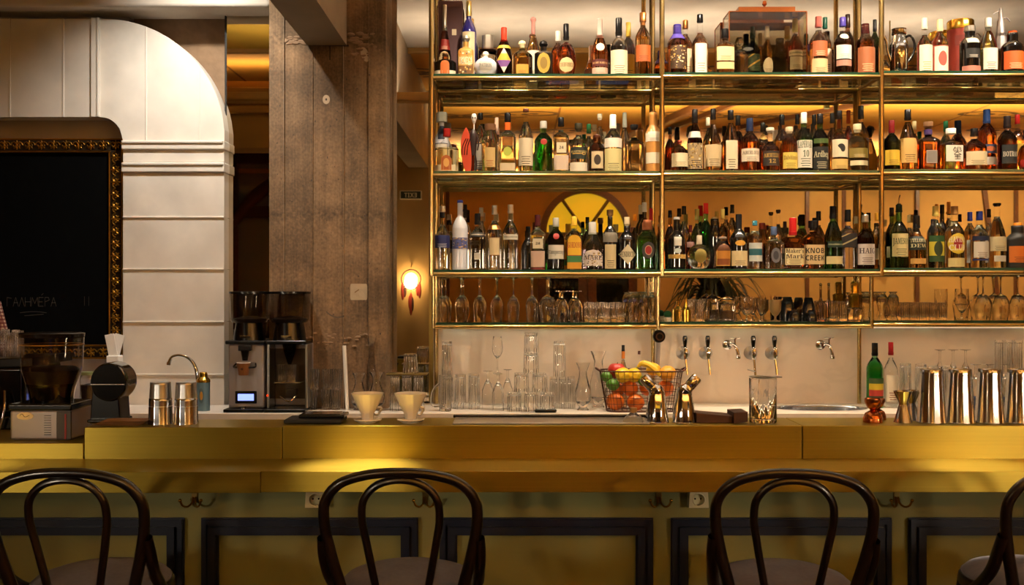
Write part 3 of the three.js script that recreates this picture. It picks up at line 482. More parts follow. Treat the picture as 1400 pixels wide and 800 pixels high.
// ------------------------------------------------------------------ bottles
const atlas = { n: 0, at: {}, jobs: [] };
function cell(spec) { if (!(spec in atlas.at)) { atlas.at[spec] = atlas.n++; atlas.jobs.push(spec); } return atlas.at[spec]; }
const labelMat = std(0xdedad2, 0.6), foilMat = {};
function drawAtlas() {
  const N = 16, C = 128;
  labelMat.map = canvasTex(2048, 2048, (c) => {
    c.fillStyle = '#ddd3c0'; c.fillRect(0, 0, 2048, 2048);
    atlas.jobs.forEach((spec, k) => {
      const [bg, fg, text, deco] = spec.split('|'), x = (k % N) * C, y = Math.floor(k / N) * C;
      c.save(); c.beginPath(); c.rect(x, y, C, C); c.clip(); c.translate(x, y);
      const bands = bg.split('/'); bands.forEach((b, i) => { c.fillStyle = b; c.fillRect(0, i * C / bands.length, C, C / bands.length + 1); });
      const D = deco || '';
      if (D.includes('b')) { c.strokeStyle = fg; c.lineWidth = 4; c.strokeRect(6, 6, C - 12, C - 12); }
      if (D.includes('o')) { c.fillStyle = fg; c.beginPath(); c.arc(64, 64, 34, 0, 7); c.fill(); }
      if (D.includes('r')) { c.fillStyle = '#a3231c'; c.beginPath(); c.arc(64, 64, 30, 0, 7); c.fill(); }
      if (D.includes('k')) { c.fillStyle = '#c9a04a'; c.fillRect(18, 64, 74, 10); c.beginPath(); c.arc(98, 69, 15, 0, 7); c.fill(); c.fillStyle = bg; c.beginPath(); c.arc(98, 69, 7, 0, 7); c.fill(); }
      if (D.includes('g')) for (let i = 0; i < 70; i++) { c.fillStyle = ['#d9b45a', '#3c2f1a', '#e7dcc0', '#8a6a2e'][i % 4]; c.fillRect(rnd() * C, rnd() * C, 4 + rnd() * 12, 3 + rnd() * 6); }
      if (D.includes('v')) { c.fillStyle = '#1b1a18'; c.beginPath(); c.moveTo(36, 46); c.bezierCurveTo(60, 20, 100, 40, 92, 70); c.bezierCurveTo(88, 96, 60, 92, 58, 76); c.bezierCurveTo(52, 60, 40, 62, 36, 46); c.fill(); }
      if (D.includes('h')) { c.strokeStyle = '#1d1a17'; c.lineWidth = 5; c.lineCap = 'round'; for (const [a, b, p, q] of [[66, 18, 54, 36], [62, 28, 78, 28], [52, 42, 84, 40], [86, 18, 84, 50], [96, 20, 108, 30], [96, 32, 110, 44], [58, 52, 108, 50], [80, 54, 60, 70], [84, 58, 108, 74], [62, 76, 104, 74], [66, 84, 100, 83], [64, 92, 104, 92], [82, 74, 82, 106], [66, 106, 102, 105]]) { c.beginPath(); c.moveTo(a, b); c.lineTo(p, q); c.stroke(); } }
      if (D.includes('d')) { c.fillStyle = fg; c.beginPath(); c.moveTo(0, 96); c.lineTo(128, 30); c.lineTo(128, 44); c.lineTo(0, 110); c.fill(); c.beginPath(); c.moveTo(0, 30); c.lineTo(128, -34); c.lineTo(128, -24); c.lineTo(0, 40); c.fill(); }
      if (D.includes('s')) { c.fillStyle = fg; for (let i = 0; i < 4; i++) c.fillRect(26 + 6 * (i % 2), 84 + i * 10, 76 - 12 * (i % 2), 3); }
      const lines = text ? text.split('/') : [], top = D.includes('s') ? 44 : 64; c.fillStyle = D.includes('w') ? '#f2ead8' : fg; c.textAlign = 'center'; c.textBaseline = 'middle';
      lines.forEach((t, i) => { const size = Math.min(40, (D.includes('s') ? 72 : 104) / lines.length); c.font = `bold ${size}px ${D.includes('n') ? 'sans-serif' : 'serif'}`; const wd = c.measureText(t).width, k = Math.min(1.25, 112 / Math.max(wd, 1)); c.save(); c.translate(64, top + (i - (lines.length - 1) / 2) * size * 1.12); c.scale(k, 1.1); c.fillText(t, 0, 0); c.restore(); });
      c.restore();
    });
  });
}
const GL = (() => {
  const amber = liquid(0.82, 0.34, 0.05, 0.13), dark = liquid(0.5, 0.14, 0.02, 0.08), gold = liquid(0.95, 0.64, 0.18, 0.15), pale = liquid(0.98, 0.88, 0.62, 0.2), clear = liquid(0.93, 0.96, 0.93, 0.2), red = liquid(0.75, 0.05, 0.02, 0.03), rose = liquid(0.74, 0.2, 0.05, 0.08);
  const green = liquid(0.04, 0.42, 0.10, 0.045), dkgreen = liquid(0.02, 0.14, 0.04, 0.03), brown = liquid(0.30, 0.08, 0.015, 0.03), purple = liquid(0.74, 0.68, 0.86, 0.08), aqua = liquid(0.55, 0.78, 0.62, 0.07);
  return { amber: [amber, 1], dark: [dark, 1], gold: [gold, 1], pale: [pale, 1], clear: [clear, 1], red: [red, 1], rose: [rose, 1], green: [green, 0], dkgreen: [dkgreen, 0], brown: [brown, 0], purple: [purple, 1], aqua: [aqua, 0],
    blue: [phys({ color: 0x1c1a6a, roughness: 0.1, clearcoat: 1, clearcoatRoughness: 0.03 }), 0], black: [phys({ color: 0x0b0908, roughness: 0.1, clearcoat: 1, clearcoatRoughness: 0.03 }), 0], frost: [phys({ color: 0xc9ccd6, roughness: 0.4, clearcoat: 0.4 }), 0], stone: [phys({ color: 0xb07a3c, roughness: 0.35, clearcoat: 0.4 }), 0], smoke: [liquid(0.5, 0.5, 0.46, 0.06), 1], matteblack: [std(0x161412, 0.55), 0], pattern: [std(0xb78a45, 0.4, 0.3), 0] };
})();
const SH = { // shoulder start, shoulder end, neck radius, squareness, depth, foot taper
  std: [0.56, 0.73, 0.34, 2, 1, 1], tall: [0.60, 0.77, 0.34, 2, 1, 1], low: [0.50, 0.66, 0.34, 2, 1, 1], squat: [0.54, 0.72, 0.30, 2.6, 0.8, 1], jar: [0.62, 0.76, 0.5, 2, 1, 1], wide: [0.62, 0.84, 0.66, 2, 1, 0.9],
  sq: [0.60, 0.70, 0.34, 5, 0.85, 1], sqtall: [0.64, 0.74, 0.34, 5, 0.9, 0.9], flat: [0.62, 0.74, 0.36, 3.4, 0.6, 1], slope: [0.42, 0.76, 0.34, 2.4, 0.9, 1], bell: [0.40, 0.72, 0.28, 2, 0.9, 0.9], bulb: 'bulb', cone: 'cone', disc: 'disc', slim: [0.52, 0.76, 0.36, 2, 1, 1], fluted: [0.5, 0.68, 0.34, 2, 1, 0.96],
};
function bottleShape(key) {
  const s = SH[key], sm = (t) => t * t * (3 - 2 * t);
  if (s === 'bulb') return { nr: 0.26, se: 0.62, n: 2, dep: 0.85, sh: 0.3, r: (y) => y < 0.62 ? Math.max(0.26, 0.72 + 0.28 * Math.sin(Math.min(y / 0.3, 1) * 1.57) - (y > 0.3 ? (0.74 * (1 - Math.sqrt(Math.max(0, 1 - ((y - 0.3) / 0.33) ** 2)))) : 0)) : 0.26 };
  if (s === 'cone') return { nr: 0.22, se: 0.72, n: 2, dep: 1, sh: 0.1, r: (y) => y < 0.72 ? 1 - 0.74 * (y / 0.72) ** 1.15 : 0.24 };
  if (s === 'disc') return { nr: 0.2, se: 0.74, n: 2.4, dep: 0.5, sh: 0.2, r: (y) => { const t = (y - 0.36) / 0.39; return y < 0.75 ? Math.max(0.2, Math.sqrt(Math.max(0, 1 - t * t))) : 0.2; } };
  const [sh, se, nr, n, dep, foot] = s;
  return { nr, se, n, dep, sh, r: (y) => y < sh ? foot + (1 - foot) * Math.min(1, y / sh) : y < se ? (() => { const t = (y - sh) / (se - sh), e = Math.sqrt(Math.max(0, 1 - t * t)), c = 1 - sm(t); return nr + (1 - nr) * (0.45 * e + 0.55 * c); })() : nr };
}
const mixN = (s, y) => y < s.sh ? s.n : y > s.se ? 2 : s.n + (2 - s.n) * (y - s.sh) / (s.se - s.sh);
function bodyGeo(s, R, H, dep, y0, y1) {           // closed surface between two height fractions
  const SEG = 28, ys = [], b = 0.004 / H; const N = 20;
  for (let i = 0; i <= N; i++) ys.push(y0 + (y1 - y0) * i / N); for (const e of [s.sh, s.se, (s.sh + s.se) / 2]) if (e > y0 + 0.01 && e < y1 - 0.01) ys.push(e); ys.sort((a, c) => a - c);
  const ring = []; if (y0 === 0) { ring.push([0, 0.9], [b * 0.35, 0.97]); ys[0] = b; } for (const y of ys) ring.push([y, 1]);
  const pos = [0, y0 * H, 0], idx = [];
  for (const [y, f] of ring) { const r = s.r(Math.max(y, 0.001)) * R * f, n = mixN(s, y), dp = dep + (1 - dep) * Math.max(0, Math.min(1, (y - s.sh) / (s.se - s.sh)));
    for (let k = 0; k < SEG; k++) { const a = k / SEG * Math.PI * 2, c = Math.cos(a), q = Math.sin(a); pos.push(r * Math.sign(c) * Math.abs(c) ** (2 / n), y * H, r * dp * Math.sign(q) * Math.abs(q) ** (2 / n)); } }
  pos.push(0, y1 * H, 0); const last = pos.length / 3 - 1, m = ring.length;
  for (let k = 0; k < SEG; k++) { const k2 = (k + 1) % SEG; idx.push(0, 1 + k, 1 + k2); for (let j = 0; j < m - 1; j++) { const a = 1 + j * SEG; idx.push(a + k, a + SEG + k, a + k2, a + k2, a + SEG + k, a + SEG + k2); } idx.push(last, 1 + (m - 1) * SEG + k2, 1 + (m - 1) * SEG + k); }
  const g = new THREE.BufferGeometry(); g.setAttribute('position', new THREE.Float32BufferAttribute(pos, 3)); g.setIndex(idx); g.computeVertexNormals(); return g;
}
function labelGeo(s, R, H, dep, y0, y1, wf, form, c) { // paper following the front of the bottle
  const NX = 8, NY = form ? 12 : 6, pos = [], uv = [], idx = [], u0 = (c % 16) / 16, v0 = 1 - (Math.floor(c / 16) + 1) / 16, e = 1 / 16, pad = 0.002;
  for (let j = 0; j <= NY; j++) { const v = j / NY, y = y0 + (y1 - y0) * v, r = s.r(y) * R + 0.0009, n = mixN(s, y), dp = dep + (1 - dep) * Math.max(0, Math.min(1, (y - s.sh) / (s.se - s.sh)));
    const k = form === 'o' ? Math.sqrt(Math.max(0, 1 - (2 * v - 1) ** 2)) : form === 'd' ? 1 - Math.abs(2 * v - 1) : form === 'a' ? (v > 0.6 ? Math.sqrt(Math.max(0, 1 - ((v - 0.6) / 0.4) ** 2)) : 1) : 1;
    for (let i = 0; i <= NX; i++) { const q = (2 * i / NX - 1) * k, x = q * wf * R * Math.min(1, r / (wf * R)); pos.push(x, y * H, (r * dp) * Math.max(0, 1 - Math.min(1, Math.abs(x / r)) ** n) ** (1 / n) + 0.0004); uv.push(u0 + pad + (e - 2 * pad) * (q + 1) / 2, v0 + pad + (e - 2 * pad) * v); } }
  for (let j = 0; j < NY; j++) for (let i = 0; i < NX; i++) { const a = j * (NX + 1) + i; idx.push(a, a + 1, a + NX + 1, a + 1, a + NX + 2, a + NX + 1); }
  const g = new THREE.BufferGeometry(); g.setAttribute('position', new THREE.Float32BufferAttribute(pos, 3)); g.setAttribute('uv', new THREE.Float32BufferAttribute(uv, 2)); g.setIndex(idx); g.computeVertexNormals(); return g;
}
const capMat = (hex) => foilMat[hex] ??= ['#b9b4aa', '#c9a04a', '#a8703c', '#d9c07a'].includes(hex) ? std(hex, 0.28, 0.85) : phys({ color: hex, roughness: 0.26, specularIntensity: 0.45 });
function capGeo(style, r, y0, y1) {
  const h = y1 - y0, b = Math.min(0.002, h / 4);
  if (style === 'ball') { const k = Math.min(h / 2, r * 1.5); return lathe([[0, y0], [r * 0.95, y0], [r * 0.95, y1 - 2 * k], [k * 0.6, y1 - 1.85 * k], [k, y1 - k], [k * 0.75, y1 - 0.35 * k], [0, y1]], 16); }
  if (style === 'cork') return lathe([[0, y0], [r * 0.95, y0], [r * 0.95, y0 + h * 0.25], [r * 1.25, y0 + h * 0.27], [r * 1.28, y1 - b], [r * 1.2, y1], [0, y1]], 18);
  if (style === 'flat') return lathe([[0, y0], [r * 1.5, y0], [r * 1.7, y0 + b], [r * 1.7, y1 - b], [r * 1.6, y1], [0, y1]], 20);
  if (style === 'stop') return lathe([[0, y0], [r * 0.9, y0], [r * 0.9, y0 + h * 0.3], [r * 1.6, y0 + h * 0.4], [r * 1.7, y0 + h * 0.7], [r * 1.1, y1], [0, y1]], 10);
  return lathe([[0, y0], [r * 1.1, y0], [r * 1.1, y0 + h * 0.12], [r * 1.16, y0 + h * 0.13], [r * 1.16, y0 + h * 0.2], [r * 1.06, y0 + h * 0.22], [r * 1.04, y1 - b], [r * 0.95, y1], [0, y1]], 18);
}
const SLOT = [4.772, 4.872, 4.96], ROWNAME = ['top shelf', 'second shelf', 'third shelf'], BAYNAME = ['left bay', 'middle bay', 'right bay'];
function bottle(row, bay, x, yt, w, slot, shape, glass, cap, labels, name, desc, o = {}) {
  const d = SLOT[slot] + (o.dz || 0), s = bottleShape(shape), base = o.base ?? shelfTop(row, bay), H = Y(yt, d) - base, R = S(w, d) / 2, dep = Math.min(s.dep, 0.044 / R), [mat, split] = GL[glass];
  const t = thing(name, o.label || `${desc}, ${ROWNAME[row]}, ${BAYNAME[bay]}`, 'bottle', [X(x, d), base + 0.0004, -d], o.group || `bottles on the ${ROWNAME[row]}`);
  const [cc, cf, cs] = cap, top = 1 - cf * (cs === 'stop' || cs === 'flat' || cs === 'cork' ? 0.9 : 0.25), fill = o.fill ?? Math.min(s.se + 0.03, top - 0.02);
  const seen = Math.min(fill, top);
  if (split) { part('body', bodyGeo(s, R, H, dep, 0, seen), mat, t); part('neck', bodyGeo(s, R, H, dep, seen + 0.0005, top), M.pane, t); } else part('body', bodyGeo(s, R, H, dep, 0, top), mat, t);
  part(cs === 'cork' || cs === 'ball' || cs === 'stop' ? 'stopper' : 'cap', capGeo(cs, s.nr * R * (o.capr || 1) + 0.0006, (1 - cf) * H, H), cs === 'stop' ? M.clear : capMat(cc), t);
  for (const [y0, y1, wf, spec, form] of labels) part('label', labelGeo(s, R, H, dep, y0, y1, wf, form, cell(spec)), labelMat, t);
  if (o.band) part('neck_band', lathe([[s.r(o.band[0]) * R + 0.0006, o.band[0] * H], [s.r(o.band[0]) * R + 0.0016, o.band[0] * H + 0.001], [s.r(o.band[1]) * R + 0.0016, o.band[1] * H - 0.001], [s.r(o.band[1]) * R + 0.0006, o.band[1] * H]], 20).scale(1, 1, o.band[0] < s.sh ? dep : 1), capMat(o.band[2]), t);
  return t;
}
const K = '#121011', SILV = '#b9b4aa', GLD = '#c9a04a', COP = '#a8703c', CR = '#e6d9bd', WH = '#ece7dc', RD = '#8f1f1a', BR = '#5a2d1a';
{
  let r = 0, b = 0; const B = (...a) => bottle(r, b, ...a);
  // ---- top shelf, left bay
  B(608, 7, 24, 1, 'cone', 'brown', [SILV, 0.34, 'screw'], [[0.40, 0.54, 0.6, '#a12a20|#f0dcc0||s'], [0.2, 0.38, 0.6, '#d8c8a0|#3a2a1a||g', 'o']], 'liqueur_bottle', 'tall dark tapering bottle with silver neck foil');
  B(609, 72, 30, 0, 'squat', 'brown', [SILV, 0.16, 'ball'], [[0.06, 0.62, 0.42, '#d9742e|#5a2410||b', 'a'], [0.02, 0.2, 0.95, '#e9e2d0|#8a7a60||']], 'tequila_bottle', 'squat brown bottle with orange arched label');
  B(641, 2, 21, 1, 'tall', 'blue', ['#d9c07a', 0.19, 'screw'], [[0.05, 0.60, 0.8, '#e4d8b8|#6a4a20||s']], 'liqueur_bottle', 'tall cobalt blue bottle with pale gold foil');
  B(637, 48, 21, 0, 'sq', 'pattern', [SILV, 0.2, 'ball'], [[0.03, 0.68, 0.94, '#c98a35/#cfa860/#7a4f1e|#f2ead0|OLMECA|gw']], 'tequila_bottle', 'ornate orange patterned square bottle with silver dome stopper');
  B(664, 70, 32, 0, 'disc', 'frost', [WH, 0.26, 'ball'], [[0.12, 0.66, 0.56, '#f1efe9|#8a8a90|PATRON|', 'o']], 'tequila_bottle', 'flat round frosted silver bottle with round white label');
  B(667, 49, 25, 1, 'wide', 'brown', [SILV, 0.34, 'flat'], [[0.15, 0.55, 0.8, '#6a5a48|#d8c8a8||g']], 'liqueur_bottle', 'jar-shaped brown bottle with wide silver top', { capr: 0.55 });
  B(689, 38, 22, 0, 'slope', 'brown', ['#b8321e', 0.30, 'screw'], [[0.06, 0.56, 0.85, '#e9e0cc/#e2b83a/#7a4a9a/#ece2cc|#4a3a7a||', 'd'], [0.56, 0.62, 0.8, '#e0c040|#333||']], 'liqueur_bottle', 'brown bottle with red wax neck and purple striped label');
  B(714, 55, 28, 0, 'squat', 'gold', ['#d8c9a0', 0.22, 'ball'], [[0.05, 0.3, 0.6, '#c79a34|#6a4a10||s']], 'tequila_bottle', 'squat honey coloured bottle with pale ball stopper');
  B(729, 23, 19, 1, 'bell', 'pale', ['#c98880', 0.28, 'ball'], [[0.08, 0.46, 0.9, '#efe8da|#b03a30||']], 'grappa_bottle', 'pale bottle with long thin pink neck');
  B(743, 55, 25, 0, 'sq', 'black', [K, 0.24, 'ball'], [[0.05, 0.62, 0.7, '#b79a2e|#8a6e18||o', 'o']], 'liqueur_bottle', 'black square bottle with round olive gold label');
  B(763, 43, 20, 1, 'std', 'rose', ['#d8d2c8', 0.2, 'screw'], [], 'cognac_bottle', 'dark red bottle with clear stopper behind a bulbous one');
  B(774, 33, 27, 0, 'bulb', 'rose', [K, 0.30, 'screw'], [[0.06, 0.34, 0.72, '#e2cf9e|#5a3a14|COURVOISIER|', 'o']], 'cognac_bottle', 'bulbous red amber bottle with dark gold-banded cap', { band: [0.70, 0.74, GLD] });
  B(820, 26, 23, 0, 'bell', 'rose', ['#ddb8b0', 0.34, 'screw'], [[0.42, 0.56, 0.5, '#f2ece0|#fff||', 'o'], [0.16, 0.28, 0.93, '#5a1a14|#e8c890|REMY MARTIN|'], [0.02, 0.14, 0.92, '#d9b8a8|#7a4a3a||s']], 'cognac_bottle', 'amber bottle with long pinkish white cap and white dot');
  B(846, 25, 24, 0, 'low', 'black', [K, 0.3, 'screw'], [[0.03, 0.43, 0.95, '#efe6cf|#6a5a40||s']], 'calvados_bottle', 'black bottle with large cream label');
  B(859, 31, 18, 1, 'std', 'brown', ['#d8b84a', 0.24, 'screw'], [[0.03, 0.44, 0.9, '#d8a820|#4a3a10||s']], 'calvados_bottle', 'olive brown bottle with yellow cap and yellow label');
  B(879, 18, 21, 0, 'tall', 'amber', [COP, 0.2, 'cork'], [[0.22, 0.48, 0.95, '#c4662a|#5a2a10||s']], 'brandy_bottle', 'tall amber bottle with copper stopper and orange label');
  // ---- top shelf, middle bay
  b = 1;
  B(926, 34, 27, 0, 'jar', 'dark', ['#3a2f86', 0.2, 'screw'], [[0.1, 0.56, 0.8, '#4a3018|#d9b45a||g']], 'whisky_bottle', 'broad dark amber bottle with violet cap and ornate label', { capr: 0.75, band: [0.7, 0.8, '#4a3f96'] });
  B(937, 28, 20, 1, 'std', 'amber', [COP, 0.14, 'screw'], [[0.05, 0.5, 0.9, '#e6dcc2|#5a3a1a||s']], 'whisky_bottle', 'amber bottle with copper cap behind the violet-capped one');
  B(957, 20, 22, 0, 'low', 'amber', [K, 0.13, 'screw'], [[0.02, 0.5, 0.72, '#f1efe8|#9a9080||s']], 'whisky_bottle', 'amber bottle with tall plain white label');
  B(991, 40, 25, 0, 'flat', 'amber', [K, 0.2, 'screw'], [[0.3, 0.6, 0.95, '#e8dcb0|#5a3a1a||s'], [0.12, 0.27, 0.95, '#e0cf9a|#5a3a1a||']], 'whisky_bottle', 'flat amber bottle with black cap and two cream labels');
  B(1011, 52, 23, 1, 'squat', 'clear', [WH, 0.3, 'stop'], [], 'decanter', 'cut crystal decanter with faceted stopper');
  B(1029, 37, 20, 2, 'std', 'dkgreen', ['#1f2a22', 0.2, 'screw'], [[0.2, 0.5, 0.95, '#2c4a34|#c9a850||d']], 'whisky_bottle', 'dark green bottle with slanted label inside the copper case');
  B(1049, 36, 16, 2, 'std', 'gold', [WH, 0.2, 'screw'], [[0.14, 0.44, 0.85, '#ece6da|#6a5a4a||s', 'o']], 'liqueur_bottle', 'slim golden bottle with white oval label inside the copper case');
  B(1066, 53, 17, 2, 'wide', 'dkgreen', [K, 0.14, 'flat'], [], 'liqueur_bottle', 'stubby dark olive jar inside the copper case', { capr: 0.55 });
  B(1087, 26, 20, 2, 'std', 'red', ['#d8c878', 0.2, 'screw'], [[0.41, 0.5, 0.95, '#e8dcc0|#3a4a2a|CAMPARI|n'], [0.2, 0.4, 0.85, '#d4ccb4|#6a6a5a||s']], 'aperitif_bottle', 'red aperitif bottle with pale yellow cap');
  B(1119, 23, 24, 0, 'std', 'dark', ['#b8625a', 0.18, 'screw'], [[0.3, 0.56, 0.85, '#b8663a|#f2e2c0||s'], [0.03, 0.26, 0.9, '#e2c89a|#7a3a1a||s']], 'whisky_bottle', 'dark amber bottle with dull pink cap');
  B(1128, 24, 17, 1, 'std', 'amber', ['#24584a', 0.18, 'screw'], [[0.1, 0.48, 0.9, '#f0eadc|#222||s']], 'whisky_bottle', 'amber bottle with teal green cap');
  B(1152, 24, 23, 0, 'std', 'dark', ['#4a3f96', 0.16, 'screw'], [[0.26, 0.5, 0.9, '#f2efe8|#8a8278||s'], [0.14, 0.24, 0.9, '#b88a7a|#f0e0d0||'], [0.6, 0.7, 0.5, '#f2ece0|#333||', 'o']], 'whisky_bottle', 'dark amber bottle with purple cap and square white label');
  B(1159, 20, 18, 1, 'std', 'brown', ['#2a1712', 0.2, 'screw'], [], 'whisky_bottle', 'dark brown bottle behind the purple-capped one');
  B(1183, 33, 25, 0, 'jar', 'dark', ['#3a1210', 0.2, 'screw'], [[0.03, 0.52, 0.95, '#a8623a|#e8cfa0||s']], 'whisky_bottle', 'broad amber bottle with russet label and dark red cap', { capr: 0.8 });
  bottle(0, 2, 1196, 27, 13, 1, 'tall', 'dkgreen', [K, 0.2, 'screw'], [], 'wine_bottle', 'slim dark olive bottle half hidden by the post');
  // ---- top shelf, right bay
  b = 2;
  B(1264, 25, 20, 0, 'low', 'pale', ['#e2dac6', 0.2, 'screw'], [[0.04, 0.5, 0.9, '#f0e8d6|#c9a04a||s']], 'liqueur_bottle', 'pale straw bottle with cream cap and white label');
  B(1285, 27, 21, 0, 'std', 'gold', ['#e8d8a8', 0.22, 'screw'], [[0.02, 0.5, 0.95, '#f3eadc|#c9564a||ob']], 'rum_bottle', 'golden bottle with cream cap and pink printed label');
  B(1326, 36, 27, 0, 'jar', 'black', [SILV, 0.12, 'screw'], [[0.3, 0.5, 0.7, '#0d0b0b|#e8e2d8||s'], [0.03, 0.14, 0.95, '#c07a6a|#f0d8c8||'], [0.62, 0.72, 0.6, '#ece6da|#555||']], 'liqueur_bottle', 'round-shouldered black bottle with silver cap in front of the red tin');
  B(1351, 25, 23, 0, 'slope', 'aqua', [WH, 0.16, 'screw'], [[0.06, 0.44, 0.85, '#eeeade|#b03020||s']], 'grappa_bottle', 'pale green clear bottle with white label');
  B(1384, 43, 29, 0, 'jar', 'black', ['#b8421a', 0.2, 'screw'], [[0.08, 0.5, 0.95, '#e0621c|#f2d8b8||s']], 'liqueur_bottle', 'stout dark bottle with orange label at the right edge', { capr: 0.75 });

  // ---- second shelf, left bay
  r = 1; b = 0;
  B(604, 154, 19, 1, 'std', 'frost', ['#8a857c', 0.16, 'flat'], [[0.1, 0.5, 0.9, '#e8e4da|#2a3050||b'], [0.56, 0.78, 0.5, '#1c2440|#c8c8d0||']], 'tequila_bottle', 'pale bottle with metal hat stopper and dark blue collar', { capr: 1.3 });
  B(611, 176, 32, 0, 'squat', 'gold', [RD, 0.19, 'screw'], [[0.03, 0.38, 0.45, '#b8601e|#e8b060||bo', 'a'], [0.02, 0.16, 0.98, '#e0d2b0|#8a6a40||']], 'tequila_bottle', 'squat golden bottle with red cap and brown arched label', { fill: 0.55 });
  B(657, 155, 18, 1, 'tall', 'clear', [K, 0.1, 'screw'], [[0.08, 0.5, 0.9, '#b9b6b0|#2a2828||bs']], 'gin_bottle', 'clear bottle with silver black label behind the skull figure');
  B(670, 170, 24, 0, 'wide', 'pale', ['#6a4a34', 0.14, 'flat'], [[0.1, 0.5, 0.6, '#d8b878|#a03a1c||s']], 'tequila_bottle', 'rounded square pale gold bottle with wide brown cork', { capr: 0.55 });
  B(679, 161, 13, 1, 'slim', 'clear', ['#e2b8a8', 0.3, 'screw'], [], 'gin_bottle', 'slender clear bottle with pink neck');
  B(694, 155, 23, 0, 'sq', 'clear', [K, 0.15, 'screw'], [[0.02, 0.15, 0.9, '#dcc9a8|#8a6a40||'], [0.26, 0.42, 0.5, '#b8c850|#4a5a20||', 'o']], 'gin_bottle', 'clear square bottle with orange neck wrap and yellow emblem', { band: [0.71, 0.84, '#d9642a'] });
  B(719, 149, 20, 0, 'slim', 'clear', ['#5a3020', 0.05, 'screw'], [[0.1, 0.53, 0.97, '#e2d6bc|#4a3a2a||s']], 'gin_bottle', 'slender clear bottle with long narrow neck and cream label');
  B(743, 166, 25, 0, 'tall', 'green', ['#b0aca2', 0.14, 'screw'], [[0.52, 0.64, 0.36, '#b0281e|#e8c0a8||', 'o']], 'gin_bottle', 'bright green bottle with red wax seal');
  B(767, 161, 22, 0, 'sqtall', 'clear', [K, 0.16, 'screw'], [[0.34, 0.54, 0.62, '#e4d6b8|#2a2420|24|nb'], [0.04, 0.3, 0.9, '#d8c4b4|#a88||']], 'gin_bottle', 'clear rectangular bottle with black cap and square 24 label');
  B(791, 169, 24, 0, 'std', 'clear', ['#2f2a1c', 0.16, 'cork'], [[0.26, 0.5, 0.96, '#1d261c|#d8c07a|/HAYMANS//|k'], [0.01, 0.19, 0.97, '#e6dccb|#8a7a6a||']], 'gin_bottle', 'clear bottle with black label showing a gold key');
  B(805, 170, 16, 1, 'std', 'clear', ['#1f5a38', 0.18, 'screw'], [], 'gin_bottle', 'clear bottle with green cap behind the key bottle');
  B(816, 183, 21, 0, 'jar', 'brown', [BR, 0.2, 'ball'], [[0.08, 0.54, 0.8, '#d9c6a0|#3a2a1c||ob']], 'gin_bottle', 'small brown apothecary bottle with ornate cream label', { capr: 0.6 });
  B(820, 156, 14, 1, 'slim', 'clear', ['#cfc9bc', 0.1, 'cork'], [[0.1, 0.5, 0.8, '#b8bcd0|#2a3060||']], 'gin_bottle', 'thin clear bottle with long neck between taller caps');
  B(838, 157, 24, 0, 'std', 'clear', ['#f0ece2', 0.24, 'screw'], [[0.42, 0.58, 0.97, '#efece4|#aaa||'], [0.02, 0.4, 0.95, '#ddd49a|#3a3424||s']], 'gin_bottle', 'clear bottle with white cap, white band and yellow label');
  B(854, 154, 19, 1, 'bell', 'clear', ['#8e8a84', 0.24, 'screw'], [], 'gin_bottle', 'clear bell-shaped bottle with silver grey neck');
  B(867, 171, 25, 0, 'sq', 'smoke', [K, 0.1, 'cork'], [], 'gin_bottle', 'clear square bottle with smoky tint and black cork');
  B(893, 153, 22, 0, 'jar', 'stone', ['#3a2418', 0.06, 'screw'], [[0.5, 0.66, 0.97, '#f0ebdf|#5a4a38||s'], [0.14, 0.32, 0.97, '#e9e0cb|#8a7a60||']], 'gin_bottle', 'tan stoneware bottle with white labels', { capr: 0.8 });
  // ---- second shelf, middle bay
  b = 1;
  B(916, 174, 14, 1, 'std', 'brown', [K, 0.15, 'screw'], [], 'whisky_bottle', 'small dark bottle at the left behind the short red-capped one');
  B(929, 191, 23, 0, 'jar', 'dark', ['#7a1a18', 0.16, 'ball'], [[0.14, 0.56, 0.97, '#ece2c0|#8a6a30||s']], 'liqueur_bottle', 'short jar-like dark bottle with red cap and cream label', { capr: 0.8 });
  B(950, 150, 21, 0, 'slope', 'brown', [K, 0.22, 'screw'], [[0.04, 0.45, 0.97, '#a8926c|#4a3420||gs'], [0.54, 0.64, 0.9, '#efebe0|#888||']], 'whisky_bottle', 'black-brown bottle with white neck label and tan body label');
  B(968, 161, 14, 1, 'std', 'amber', ['#e0d6c6', 0.14, 'screw'], [[0.1, 0.5, 0.9, '#d8c8a8|#555||']], 'whisky_bottle', 'slim amber bottle with off-white cap');
  B(975, 149, 23, 0, 'bell', 'gold', [K, 0.17, 'screw'], [[0.08, 0.42, 0.95, '#d9c49a|#5a4428||s']], 'whisky_bottle', 'long-necked golden bottle with black cap and tan label');
  B(999, 151, 21, 0, 'slope', 'amber', [K, 0.15, 'screw'], [[0.04, 0.5, 0.75, '#e4d8b8|#4a3a24||s']], 'whisky_bottle', 'sloping amber bottle with tall cream label');
  B(1009, 158, 17, 1, 'std', 'brown', [K, 0.17, 'screw'], [], 'whisky_bottle', 'dark bottle with broad black cap behind the sloping one');
  B(1025, 162, 25, 0, 'std', 'dark', ['#1c2846', 0.24, 'screw'], [[0.18, 0.42, 0.97, '#e8dcc8|#4a3a30|ABERLOUR|s']], 'whisky_bottle', 'dark amber bottle with navy cap and cream label');
  B(1043, 168, 18, 1, 'std', 'dark', ['#1a1616', 0.18, 'screw'], [[0.66, 0.78, 0.6, '#c9a850|#333||', 'o']], 'whisky_bottle', 'dark bottle with black cap and gold neck seal');
  B(1053, 175, 24, 0, 'low', 'dark', ['#c8c0b0', 0.1, 'cork'], [[0.12, 0.46, 0.92, '#2a2016|#c9a04a|ABERFELDY/12|']], 'whisky_bottle', 'dark amber bottle with clear stopper and gold lettered black label');
